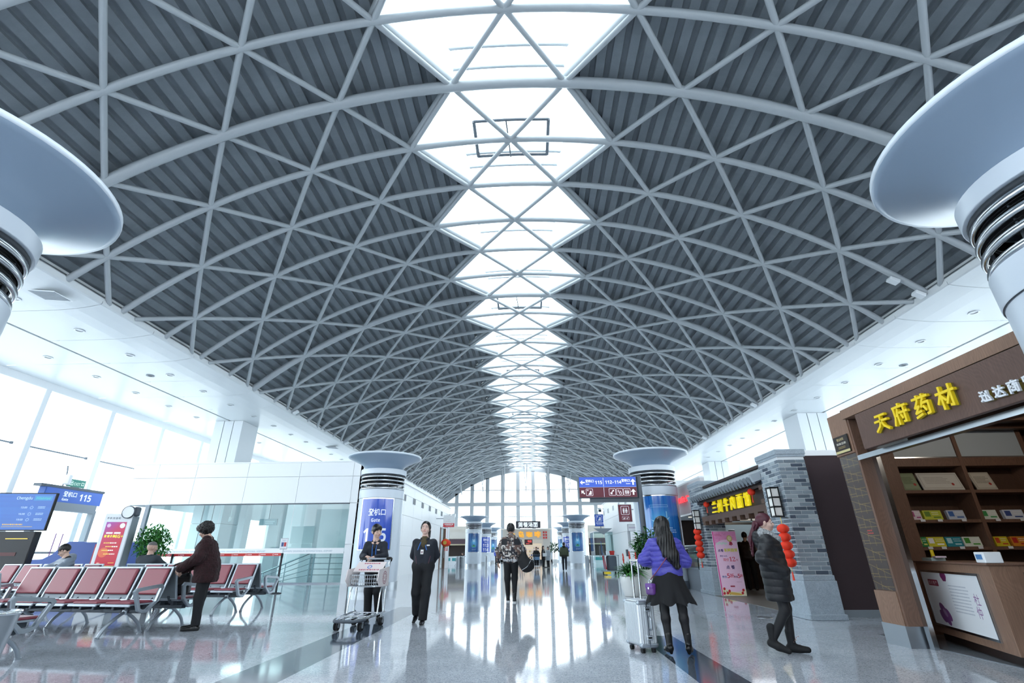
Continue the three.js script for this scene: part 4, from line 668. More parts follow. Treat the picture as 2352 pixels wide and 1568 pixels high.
// ================= noodle shop =================
const brickTones = ['#7d8993', '#8f9aa3', '#6c7781', '#9aa5ac', '#77838d', '#5f6a75', '#a3adb3', '#87929b', '#465160'].map((c) => std(c, 0.75));
function pillar(x0, x1, z0, z1, H, label, alike) {                 // z0 is the face towards the camera
  const t = thing('brick_pillar', label, 'pillar', [x0, 0, z0]), W = x1 - x0, D = z0 - z1;
  mesh('plinth', rbox(W + 0.06, 0.62, D + 0.06, 0.012, W / 2, 0.31, -D / 2), M.stone, t); mesh('plinth_top', rbox(W + 0.03, 0.09, D + 0.03, 0.01, W / 2, 0.665, -D / 2), M.stone, t); mesh('plinth_foot', rbox(W + 0.12, 0.09, D + 0.12, 0.012, W / 2, 0.045, -D / 2), M.stone, t);
  mesh('mortar_core', box(W - 0.012, H - 0.71, D - 0.012, W / 2, 0.71 + (H - 0.71) / 2, -D / 2), M.mortar, t);
  mesh('cap', [rbox(W + 0.06, 0.1, D + 0.06, 0.01, W / 2, H + 0.05, -D / 2), box(W + 0.03, 0.05, D + 0.03, W / 2, H - 0.02, -D / 2)], M.stone, t);
  const ch = 0.0735, n = Math.floor((H - 0.76) / ch), joint = 0.015, L = 0.235, cache = new Map();
  const brick = (len, along) => { const k = len.toFixed(3) + along; if (!cache.has(k)) cache.set(k, along === 'x' ? box(len, ch - joint, 0.02) : box(0.02, ch - joint, len)); return cache.get(k); };
  for (let r = 0; r < n; r++) {
    const y = 0.715 + (r + 0.5) * ch;
    for (const [face, len] of [['front', W], ['side', D]]) {
      let a = 0, first = r % 2 ? L * 0.5 : L; let i = 0;
      while (a < len - 0.02) {
        const l = Math.min(i === 0 ? first : L, len - a), q = l - joint; i++;
        if (q > 0.015) { const m = brickTones[Math.min(8, Math.floor(Math.pow(hash2(r * 7 + i, face === 'front' ? 3 : 11), 1.25) * 9.6))] ?? brickTones[0]; if (face === 'front') mesh('brick', brick(q, 'x'), m, t, [a + l / 2, y, -0.004]); else mesh('brick', brick(q, 'z'), m, t, [0.004, y, -(a + l / 2)]); }
        a += l;
      }
    }
    mesh('brick', brick(D - 0.03, 'z'), brickTones[r % 5], t, [W - 0.004, y, -D / 2]);
  }
  return t;
}
pillar(4.9, 5.43, -9.87, -10.75, 2.87, 'grey brick pillar on a stone plinth beside the dark brown partition');
pillar(5.1, 5.68, -15.3, -16.35, 2.98, 'grey brick pillar on a stone plinth behind the pink price poster');
{
  const t = thing('noodle_shop', 'noodle shop with a tiled timber eave between two brick pillars', 'shop', [0, 0, 0]);
  const z0 = -10.75, z1 = -15.3;
  mesh('eave_board', box(0.12, 0.16, z0 - z1, 5.03, 2.46, (z0 + z1) / 2), M.woodBrown, t);
  mesh('roof_board', xf(box(0.95, 0.06, z0 - z1), [5.25, 2.70, (z0 + z1) / 2], [0, 0, 0.48]), M.greyDark, t);
  const tileA = std('#a7b0b7', 0.7), tileB = std('#7c868e', 0.7), pitch = 0.19;
  const capG = merge([(() => { const g = new THREE.CylinderGeometry(0.075, 0.075, 0.95, 12, 1, true, 0, Math.PI); g.rotateZ(Math.PI / 2); g.rotateX(0); return g; })()]);
  for (let i = 0, z = z0 - 0.1; z > z1 + 0.05; z -= pitch, i++) {
    const m = mesh('ridge_tile', rod([4.78, 2.53, z], [5.66, 2.985, z], 0.068, 0.068, 12), tileA, t); mesh('tile_end', xf(cyl(0.08, 0.08, 0.03, 0, 0, 0, 14), [4.775, 2.53, z], [0, 0, Math.PI / 2 + 0.48]), tileB, m);
    mesh('pan_tile', rod([4.82, 2.49, z - pitch / 2], [5.66, 2.93, z - pitch / 2], 0.06, 0.06, 8), tileB, t);
  }
  mesh('ridge_cap', box(0.2, 0.12, z0 - z1, 5.7, 2.99, (z0 + z1) / 2), tileA, t);
  mesh('gable_slab', xf(box(0.62, 0.16, 0.08), [5.0, 2.62, z0 + 0.0], [0, 0, 0.3]), tileA, t); mesh('gable_slab', xf(box(0.62, 0.16, 0.08), [5.0, 2.62, z1 + 0.04], [0, 0, 0.3]), tileA, t);
  mesh('sign_board', xf(box(0.06, 0.42, 3.9), [5.12, 2.24, (z0 + z1) / 2], [0, 0, 0.12]), M.woodBrown, t);
  mesh('lintel', box(0.16, 0.14, z0 - z1, 5.12, 1.98, (z0 + z1) / 2), M.woodDark, t);
  for (let i = 0; i < 9; i++) mesh('lintel_tooth', box(0.18, 0.1, 0.2, 5.1, 1.86, z0 - 0.3 - i * 0.5), M.woodDark, t);
  for (const y of [2.08, 2.36]) mesh('bracket_beam', box(0.4, 0.09, 0.16, 5.1, y, z0 - 0.1), M.woodDark, t);
  const glowY = std('#f6e11c', 0.5, 0, { emissive: lin('#f2d800'), emissiveIntensity: 0.35 });
  [...'兰州牛肉面馆'].forEach((ch, i) => { const g = glyph3d(ch, 0.34, 0.04, 0.105, 0.12); g.rotateY(-Math.PI / 2); mesh('letter', g, glowY, t, [5.05, 2.07, -14.35 + i * 0.44]); });
  mesh('ceiling_panel', span(5.2, 11, 2.86, 2.92, z0, -16.4), M.woodBrown, t); mesh('ceiling_panel', span(5.7, 11, 2.86, 2.92, -16.4, -20.6), M.woodBrown, t); mesh('back_wall', span(11, 11.1, 0, 2.9, z0, -20.6), M.greyDark, t);
  mesh('shop_floor', span(5.05, 11, 0, 0.006, z0, -16.3), std('#6a6560', 0.35), t); mesh('shop_floor', extrude([[5.8, 16.3], [11, 16.3], [11, 20.6], [7.2, 20.6]], 0.006).rotateX(-Math.PI / 2), std('#6a6560', 0.35), t); mesh('near_wall', span(5.5, 11, 0, 2.9, -10.62, -10.54), M.woodDark, t); mesh('inner_wall', xf(box(0.06, 2.9, 4.42), [6.47, 1.45, -18.5], [0, -0.332, 0]), M.woodDark, t);
  // kitchen counter, glass hatch and lit food pictures
  mesh('kitchen_counter', span(7.3, 10.9, 0, 1.0, -18.2, -18.7), M.woodBrown, t); mesh('kitchen_counter', span(6.6, 7.3, 0, 1.0, -18.2, -18.7), M.woodBrown, t); mesh('hatch_frame', span(6.5, 10.9, 1.98, 2.06, -18.3, -18.4), M.steelRough, t); mesh('kitchen_wall', span(7.2, 11, 0, 2.9, -20.6, -20.5), std('#9fb0b2', 0.5), t);
  { const l = new THREE.RectAreaLight(0xf2f6ff, 5, 2.4, 0.5); l.position.set(8.4, 2.82, -19.5); l.rotation.x = -Math.PI / 2; t.add(l); mesh('added_kitchen_lamp', box(2.4, 0.02, 0.5, 8.4, 2.845, -19.5), std('#f4f7fb', 0.4, 0, { emissive: lin('#f2f6ff'), emissiveIntensity: 2 }), t); const m = new THREE.PointLight(0xffe9cc, 2.2, 0, 2); m.position.set(7.6, 2.7, -14.5); m.castShadow = true; m.shadow.radius = 4; t.add(m); mesh('added_ceiling_lamp', cyl(0.12, 0.12, 0.03, 7.6, 2.845, -14.5, 20), std('#fff4e4', 0.4, 0, { emissive: lin('#ffefd8'), emissiveIntensity: 2.5 }), t); }  // kitchen panel and ceiling lamp added to brighten the dark shop interior
  const food = [['#c83a32', '#f0d0a0', '#30241e'], ['#7a3a44', '#a8727a', '#efe9e0'], ['#d9c65a', '#6c8a3a', '#f2ede0'], ['#3f8a3f', '#c24a33', '#e9ece4']];
  food.forEach(([a, b, bg], i) => { const P = printed(0.5, 0.46, 192, (x, W, H) => { x.fillStyle = i ? '#e8e5dc' : '#e6d3cc'; x.fillRect(0, 0, W, H); for (let k = 0; k < 60; k++) { x.fillStyle = [a, b, bg, a][k % 4]; x.beginPath(); x.ellipse(W / 2 + (hash2(k, i) - 0.5) * W * 0.66, H * 0.45 + (hash2(k, i + 9) - 0.5) * H * 0.55, 16, 10, k, 0, 7); x.fill(); } greek(x, 26, H - 40, 140, 1, 32, '#d9a22a', 0); }, { glow: 0.45 }); mesh('menu_frame', rbox(0.54, 0.5, 0.04, 0.01, 6.84 + i * 0.56, 2.33, -18.2), M.black, t); mesh('menu_picture', P.geo, P.mat, t, [6.84 + i * 0.56, 2.33, -18.175]); });
  // wall lamps on both pillars
  for (const [x, z, l] of [[4.86, -10.05, 'black framed wall lamp with three white panes on the brick pillar by the brown partition'], [5.06, -15.55, 'black framed wall lamp with three white panes on the brick pillar behind the poster']]) {
    const o = thing('wall_lamp', l, 'wall lamp', [x, 1.72, z]);
    for (let i = 0; i < 3; i++) mesh('pane', rbox(0.14, 0.15, 0.16, 0.008, -0.1, 0.09 + i * 0.175, 0), std('#f3f1ec', 0.5), o);
    for (const [dx, dz] of [[-0.175, 0.09], [-0.175, -0.09], [-0.025, 0.09], [-0.025, -0.09]]) mesh('frame_bar', box(0.016, 0.56, 0.016, dx, 0.27, dz), M.black, o);
    for (const y of [0, 0.18, 0.355, 0.535]) mesh('frame_ring', box(0.17, 0.016, 0.2, -0.1, y, 0), M.black, o); mesh('mount', box(0.03, 0.5, 0.12, -0.012, 0.27, 0), M.steelRough, o);
  }
  // strings of red lanterns
  const ball = (() => { const g = new THREE.SphereGeometry(0.098, 20, 12), p = g.attributes.position; for (let i = 0; i < p.count; i++) { const a = Math.atan2(p.getZ(i), p.getX(i)), k = 1 + 0.09 * Math.cos(a * 10); p.setXYZ(i, p.getX(i) * k, p.getY(i) * 0.82, p.getZ(i) * k); } g.computeVertexNormals(); return g; })();
  for (const [x, y, z, s, l] of [[4.66, 1.55, -9.74, 1, 'string of five pleated red lanterns by the walking woman in the black coat'], [4.93, 1.72, -15.55, 1.12, 'string of five pleated red lanterns by the glass display case']]) {
    const o = thing('lantern_string', l, 'lanterns', [x, y, z]);
    for (let i = 0; i < 5; i++) { mesh('lantern', ball, M.lantern, o, [0, -0.06 - i * 0.142 * s, 0]).scale.setScalar(s); mesh('collar', cyl(0.04, 0.04, 0.02, 0, 0.012 - i * 0.142 * s, 0, 10), M.red, o); }
    mesh('cord', rod([0, 0.14, 0], [0, -0.8 * s, 0], 0.006), M.gold, o); mesh('hook', rod([0, 0.14, 0], [0.27, 0.14, z > -12 ? -0.22 : 0], 0.008), M.black, o); mesh('tassel', cyl(0.022, 0.012, 0.14, 0, -0.85 * s, 0, 8), M.petal, o);
  }
  for (const [z, l] of [[-14.55, 'small red lantern ornament at the far end of the noodle sign'], [-11.5, 'small red lantern ornament at the near end of the noodle sign']]) { const o = thing('lantern_ornament', l, 'lantern', [4.98, 2.34, z]); mesh('globe', sph(0.085, 0, 0, 0, 1, 0.9, 1, 14), M.lantern, o); mesh('tassel', cyl(0.018, 0.01, 0.16, 0, -0.15, 0, 8), M.petal, o); mesh('cord', rod([0, 0.07, 0], [0, 0.2, 0], 0.005), M.red, o); }
  const pl = thing('pillar_hours_plaque', 'small black opening hours plaque on the brick pillar behind the poster', 'plaque', [5.36, 2.28, -15.27]);
  const pp = printed(0.36, 0.22, 256, (x, W, H) => { x.fillStyle = '#17181c'; x.fillRect(0, 0, W, H); hz(x, '营业时间', 66, 18, 28, '#c6b07a', 0.13, 1.1); latin(x, '06:30-20:30', W / 2, 84, 28, '#d9d5c6', 'bold', 'center'); greek(x, 56, 104, 140, 1, 16, '#b39c62', 0.1); x.fillStyle = '#cfc9a8'; x.fillRect(0, H - 22, W, 22); });
  mesh('plate', rbox(0.37, 0.23, 0.015, 0.006), M.black, pl); mesh('face', pp.geo, pp.mat, pl, [0, 0, 0.009]);
}
// ================= coffee counter behind the column =================
{
  const t = thing('coffee_shop', 'dark coffee shop opening under a pale fascia with red script letters', 'shop', [0, 0, 0]);
  mesh('fascia', xf(box(0.14, 0.98, 5.0), [5.6, 2.85, -18.9]), std('#cfcdd0', 0.7), t); const plan = () => extrude([[5.55, 16.5], [5.7, 16.5], [7.02, 20.5], [7.02, 21.4], [5.55, 21.4]], 0.06).rotateX(-Math.PI / 2);
  mesh('soffit_strip', plan().translate(0, 2.3, 0), M.panel, t); mesh('roof', plan().translate(0, 3.34, 0), M.panel, t); mesh('side_wall', span(5.7, 7.0, 0, 2.35, -21.4, -21.3), M.woodBrown, t); mesh('inner_wall', xf(box(0.05, 2.3, 4.2), [6.33, 1.15, -18.5], [0, -0.332, 0]), M.woodBrown, t);
  const g = new TextGeometry('Foods·Coffee·Tea', { font: serifFont, size: 0.19, depth: 0.04, curveSegments: 4, bevelEnabled: false }); g.rotateY(-Math.PI / 2);
  mesh('letters', g, std('#ff3f4a', 0.4, 0, { emissive: lin('#ff2838'), emissiveIntensity: 0.8 }), t, [5.5, 2.74, -19.75]);
  for (const z of [-17.2, -18.2, -19.2]) mesh('spot', cyl(0.06, 0.06, 0.02, 5.9, 2.295, z, 14), std('#fff4dd', 0.3, 0, { emissive: lin('#fff0d0'), emissiveIntensity: 1.5 }), t);
  const c = thing('display_case', 'glass cake display case on a dark counter beside the brick pillar', 'display case', [5.15, 0, -16.6]);
  mesh('base', span(0, 0.7, 0, 0.62, 0, -3.2), std('#7b828a', 0.4), c); mesh('ledge', span(-0.03, 0.7, 0.62, 0.66, 0.03, -3.2), M.steelRough, c);
  for (const y of [0.9, 1.12]) mesh('shelf', span(0.15, 0.65, y, y + 0.015, -0.05, -3.1), M.glassGreen, c); mesh('back', span(0.68, 0.7, 0.66, 1.3, 0, -3.2), M.charcoal, c); mesh('top', span(0.3, 0.7, 1.3, 1.33, 0, -3.2), M.panel, c);
  const fr = extrude([[0, 0.66], [0.0, 0.85], [0.06, 1.1], [0.18, 1.25], [0.32, 1.32], [0.30, 1.33], [0.16, 1.27], [0.04, 1.12], [-0.02, 0.85], [-0.02, 0.66]], 0.03); mesh('side_frame', fr, M.black, c);
  const gl = new THREE.PlaneGeometry(3.1, 0.8, 1, 8), gp = gl.attributes.position; for (let i = 0; i < gp.count; i++) { const v = (gp.getY(i) + 0.4) / 0.8, a = v * 1.3; const zz = gp.getX(i) - 1.57; gp.setXYZ(i, 0.0 + 0.34 * (1 - Math.cos(a)), 0.66 + 0.66 * Math.sin(a) / Math.sin(1.3), zz); } gl.computeVertexNormals(); mesh('curved_glass', gl, M.glass, c);
  const cakes = ['#e7c9b0', '#c8d4c0', '#d98f8a', '#efe6d8', '#b98a5a', '#9fc4c0'].map((q) => std(q, 0.6));
  for (let i = 0; i < 14; i++) { const o = thing('cake', 'small ' + ['beige', 'pale green', 'pink', 'cream', 'brown', 'teal'][i % 6] + ' wrapped snack in the glass display case', 'snack', [5.15 + 0.4, 0.67 + (i % 2 ? 0.245 : 0), -16.8 - i * 0.2], 0, 'snacks in the display case'); mesh('wrapper', rbox(0.16, 0.1 + 0.05 * hash2(i, 2), 0.13, 0.02, 0, 0.06, 0), cakes[i % 6], o); }
}
// ================= waiting seats =================
const BENCH = (() => {
  const b = {}, P = 0.6;
  b.pan = merge([rbox(0.53, 0.022, 0.47, 0.01, 0, 0, 0.02), rbox(0.53, 0.03, 0.03, 0.012, 0, -0.012, 0.25)]);
  const pad = rbox(0.46, 0.045, 0.40, 0.022, 0, 0, 0, null, 3), pp = pad.attributes.position;
  for (let i = 0; i < pp.count; i++) { const x = pp.getX(i), z = pp.getZ(i); pp.setY(i, pp.getY(i) + (pp.getY(i) > 0 ? -0.012 * (x * x / 0.05) + 0.006 * Math.cos(z * 8) : 0)); } pad.computeVertexNormals();
  b.pad = pad;
  b.backFrame = merge([rbox(0.54, 0.035, 0.03, 0.012, 0, 0.50, 0), rbox(0.035, 0.5, 0.03, 0.012, -0.252, 0.25, 0), rbox(0.035, 0.5, 0.03, 0.012, 0.252, 0.25, 0), rbox(0.5, 0.03, 0.02, 0.008, 0, 0.015, 0)]);
  b.backSheet = box(0.49, 0.47, 0.008, 0, 0.25, -0.006);
  const bp = rbox(0.44, 0.39, 0.05, 0.045, 0, 0.285, 0.022, null, 4), q = bp.attributes.position;
  for (let i = 0; i < q.count; i++) if (q.getZ(i) > 0.03) { const x = q.getX(i) / 0.22, y = (q.getY(i) - 0.285) / 0.195; q.setZ(i, q.getZ(i) + 0.012 * (1 - x * x) * (1 - y * y)); } bp.computeVertexNormals();
  b.backPad = bp;
  b.bracket = merge([rbox(0.05, 0.07, 0.34, 0.012, 0, -0.045, 0.0), rod([0, -0.04, -0.2], [0, 0.06, -0.27], 0.02), rbox(0.07, 0.09, 0.1, 0.015, 0, -0.085, -0.05)]);
  const outer = [[-0.20, 0.02], [-0.255, 0.22], [-0.22, 0.26], [0.20, 0.215], [0.235, 0.18], [0.10, -0.08], [0.03, -0.11], [-0.05, -0.11]], inner = [[-0.165, 0.03], [-0.21, 0.205], [-0.195, 0.218], [0.17, 0.18], [0.185, 0.165], [0.075, -0.055], [0.02, -0.075], [-0.04, -0.075]];
  const arm = extrude(outer, 0.035, 0.008, [inner]); arm.rotateY(-Math.PI / 2); arm.translate(0.018, 0, 0); b.arm = arm;
  b.beam = (n) => rbox(n * P - 0.08, 0.06, 0.10, 0.012, 0, -0.10, -0.05);
  const leg = (s) => { const pts = [[0, -0.10, -0.03], [0, -0.14, 0.06 * s], [0, -0.21, 0.17 * s], [0, -0.31, 0.285 * s], [0, -0.415, 0.345 * s]]; return tube(pts, 0.024, 14, 8); };
  b.leg = merge([leg(1), leg(-1), rbox(0.09, 0.08, 0.12, 0.02, 0, -0.11, -0.03), cyl(0.03, 0.034, 0.02, 0, -0.42, 0.345, 12), cyl(0.03, 0.034, 0.02, 0, -0.42, -0.345, 12)]);
  return b;
})();
function bench(n, x, z, turn, label, legs = [1.15, -0.85]) {
  const t = thing('waiting_bench', label, 'bench', [x, 0, z], turn), Y = 0.43;
  for (let i = 0; i < n; i++) {
    const sx = (i - (n - 1) / 2) * 0.6;
    const s = mesh('seat', BENCH.pan, M.benchMetal, t, [sx, Y, 0]); mesh('seat_pad', BENCH.pad, M.vinyl, s, [0, 0.028, 0.02]);
    const b = mesh('backrest', BENCH.backFrame, M.benchMetal, t, [sx, Y + 0.015, -0.235], [-0.30, 0, 0]); mesh('perforated_sheet', BENCH.backSheet, M.benchPerf, b); mesh('back_pad', BENCH.backPad, M.vinyl, b);
    for (const o of [-0.12, 0.12]) mesh('bracket', BENCH.bracket, M.benchDark, t, [sx + o, Y, 0]);
  }
  for (const s of [-1, 1]) mesh('armrest', BENCH.arm, M.benchMetal, t, [s * (n * 0.3 + 0.0), Y, 0.04]);
  mesh('beam', BENCH.beam(n), M.benchDark, t, [0, Y, 0]);
  for (const l of legs) mesh('leg', BENCH.leg, M.benchMetal, t, [l, Y, 0]);
  return t;
}
const RT = -0.163;
bench(5, -7.38, -8.40, RT, 'row of maroon padded seats with a silver frame behind the steel bin');
bench(5, -7.25, -9.22, RT + Math.PI, 'row of maroon padded seats facing away, with the black bag on it', [-1.15, 0.85]);
bench(5, -7.50, -11.31, RT, 'row of maroon padded seats behind the woman in the fur coat');
bench(6, -7.66, -12.18, RT + Math.PI, 'row of maroon padded seats facing away where the man in the dark suit sits', [-1.45, 0.85]);
bench(5, -11.55, -11.97, RT, 'row of maroon padded seats where the man in the grey padded jacket sits');
bench(5, -7.22, -6.28, RT + Math.PI, 'row of maroon padded seats partly hidden by the steel bin', [-1.15, 0.85]);

// steel waste bin
{
  const t = thing('steel_bin', 'round brushed steel waste bin beside the padded seats', 'bin', [-5.13, 0, -5.0]);
  mesh('body', lathe([[0.0, 0.0], [0.165, 0.0], [0.17, 0.01], [0.235, 0.60], [0.225, 0.60], [0.16, 0.03]], 40), M.steelRough, t); mesh('rim', lathe([[0.215, 0.595], [0.245, 0.60], [0.25, 0.615], [0.245, 0.63], [0.215, 0.632], [0.205, 0.61]], 40), M.chrome, t); mesh('liner', lathe([[0.21, 0.62], [0.17, 0.25], [0, 0.22]], 32), M.white, t); mesh('cigarette_tray', cyl(0.12, 0.12, 0.02, 0, 0.56, 0, 24), M.steelRough, t);
}
// black handbag on the rear bench
{
  const t = thing('black_handbag', 'black leather handbag standing on the padded seat', 'bag', [-6.02, 0.47, -8.98], 0.3);
  const g = rbox(0.36, 0.34, 0.24, 0.07, 0, 0.17, 0, null, 4), p = g.attributes.position; for (let i = 0; i < p.count; i++) { const y = p.getY(i) / 0.34; p.setXYZ(i, p.getX(i) * (1 - 0.12 * y + 0.04 * Math.sin(y * 9)), p.getY(i) + 0.03 * Math.sin(p.getX(i) * 14), p.getZ(i) * (1 - 0.35 * y)); } g.computeVertexNormals();
  mesh('body', g, std('#0f1117', 0.4), t); mesh('flap', rbox(0.34, 0.16, 0.02, 0.01, 0, 0.22, 0.105, [-0.3, 0, 0]), M.black, t); mesh('handle', tube([[-0.14, 0.28, 0], [-0.16, 0.44, 0.04], [0.02, 0.52, 0.14], [0.12, 0.44, 0.08], [0.14, 0.28, 0]], 0.016, 24, 8), M.black, t); mesh('pocket', rbox(0.26, 0.16, 0.03, 0.012, 0, 0.12, 0.12), std('#141721', 0.5), t); mesh('buckle', box(0.03, 0.02, 0.008, 0.02, 0.5, 0.155), M.steel, t);
}
// ================= gate area by the windows =================
{
  const g = thing('gate_portal', 'blue gate 115 portal frame with glass doors by the window wall', 'gate', [-20.1, 0, -21.35]);
  const P = printed(2.85, 0.52, 1024, (x, W, H) => { x.fillStyle = '#3a62b8'; x.fillRect(0, 0, W, H); hz(x, '登机口', 300, 22, 80, '#f3f7ff', 0.12, 1.04); latin(x, 'Gate', 300, 160, 50, '#f3f7ff'); latin(x, '115', 590, 140, 140, '#f3f7ff'); }, { glow: 0.2 });
  P.geo.rotateY(Math.PI / 2); mesh('header', rbox(0.3, 0.56, 2.9, 0.02, 0, 3.5, 0), std('#34589f', 0.5), g); mesh('header_face', P.geo, P.mat, g, [0.155, 3.48, 0]);
  mesh('top_edge', box(0.34, 0.1, 3.2, -0.02, 3.82, 0.1), M.greyDark, g); mesh('underside', box(0.3, 0.34, 2.6, 0, 3.05, 0), M.grey, g);
  for (const z of [-1.3, 1.35]) mesh('jamb', box(0.26, 3.0, 0.16, 0, 1.5, z), M.grey, g);
  for (const z of [-0.65, 0.65]) { const p = new THREE.PlaneGeometry(1.25, 2.8); p.rotateY(Math.PI / 2); mesh('door_pane', p, M.glass, g, [0, 1.42, z]); mesh('pull_handle', rod([0.05, 0.9, z * 0.25], [0.05, 2.0, z * 0.25], 0.02), std('#8a5f9a', 0.4), g); }
  mesh('stripe', box(0.01, 0.08, 2.5, 0.01, 1.25, 0), M.grey, g);
  const e = thing('exit_sign', 'green exit sign on top of the gate 115 portal', 'sign', [-20.05, 3.88, -21.3]);
  const ep = printed(0.85, 0.3, 256, (x, W, H) => { x.fillStyle = '#2f7f72'; x.fillRect(0, 0, W, H); hz(x, '出', 20, 14, 62, '#dff5e8', 0.12); latin(x, 'EXIT', 88, 70, 50, '#dff5e8', 'normal'); hz(x, '口', 196, 20, 50, '#dff5e8', 0.12); }, { glow: 0.3 });
  ep.geo.rotateY(Math.PI / 2); mesh('box', rbox(0.06, 0.32, 0.88, 0.01, 0, 0.17, 0), std('#2a5f58', 0.5), e); mesh('face', ep.geo, ep.mat, e, [0.033, 0.17, 0]); mesh('base', box(0.05, 0.03, 0.4, 0, 0.005, 0), M.grey, e);
  const c = thing('portal_camera', 'white camera on a bent arm above the gate portal', 'camera', [-20.0, 3.87, -20.65], 0.4);
  mesh('arm', bentTube([[0, 0, 0], [0, 0.55, 0], [0.02, 0.8, 0.2]], 0.03, 0.1), M.grey, c); mesh('housing', rbox(0.22, 0.42, 0.24, 0.06, 0.12, 0.26, 0.02), M.white, c);
  const h = thing('white_hood', 'rounded white hood standing behind the flight screen', 'hood', [-19.6, 0, -18.2]); mesh('shell', sph(0.45, 0, 2.9, 0, 1, 0.8, 1, 20), M.white, h); mesh('stalk', cyl(0.3, 0.3, 2.9, 0, 1.45, 0, 20), M.white, h);
}
{
  const s = thing('flight_screen', 'large blue weather and flight screen on a black totem', 'screen', [-13.75, 0, -13.23], 0.16); s.scale.setScalar(1.06);
  const P = printed(1.45, 0.86, 1024, (x, W, H) => {
    x.fillStyle = '#1d5aa6'; x.fillRect(0, 0, W, H); for (let i = 0; i < 40; i++) { x.fillStyle = `rgba(20,70,150,${0.10 * hash2(i, 3)})`; x.fillRect(0, hash2(i, 5) * H, W, 40); }
    latin(x, 'Chengdu', 400, 96, 66, '#b9d4ee', 'normal'); x.fillStyle = '#1b74ad'; x.fillRect(690, 30, 300, 86); latin(x, 'Hisense', 720, 96, 64, '#27a6a4', 'bold');
    [['13:00', 250], ['16:00', 360], ['19:00', 455]].forEach(([tm, y]) => { latin(x, tm, 520, y, 44, '#b9cfe8', 'normal'); x.strokeStyle = '#a9c6e4'; x.lineWidth = 4; x.beginPath(); x.arc(700, y - 14, 20, 0, 7); x.stroke(); for (let k = 0; k < 8; k++) { x.beginPath(); x.moveTo(700 + 26 * Math.cos(k * 0.785), y - 14 + 26 * Math.sin(k * 0.785)); x.lineTo(700 + 34 * Math.cos(k * 0.785), y - 14 + 34 * Math.sin(k * 0.785)); x.stroke(); } greek(x, 800, y - 34, 140, 2, 22, '#9db9da', 0.2); });
    x.fillStyle = '#b58a3f'; greek(x, 330, 510, 330, 1, 44, '#c09a4a', 0.1); greek(x, 330, 550, 500, 1, 26, '#9c8a5a', 0.1); x.fillStyle = '#c23c4a'; x.fillRect(0, 320, 18, 30);
  }, { glow: 0.35, rough: 0.2 });
  mesh('bezel', rbox(1.5, 0.91, 0.08, 0.012, 0, 2.09, 0), M.black, s); mesh('display', P.geo, P.mat, s, [0, 2.09, 0.042]);
  mesh('totem', rbox(1.1, 1.62, 0.22, 0.02, 0.02, 0.81, -0.06), std('#14171c', 0.45), s); mesh('stripe', box(0.5, 0.02, 0.01, 0.2, 1.45, 0.055), M.gold, s); mesh('red_band', box(0.6, 0.08, 0.01, 0.0, 1.1, 0.055), std('#4a1418', 0.4), s);
}
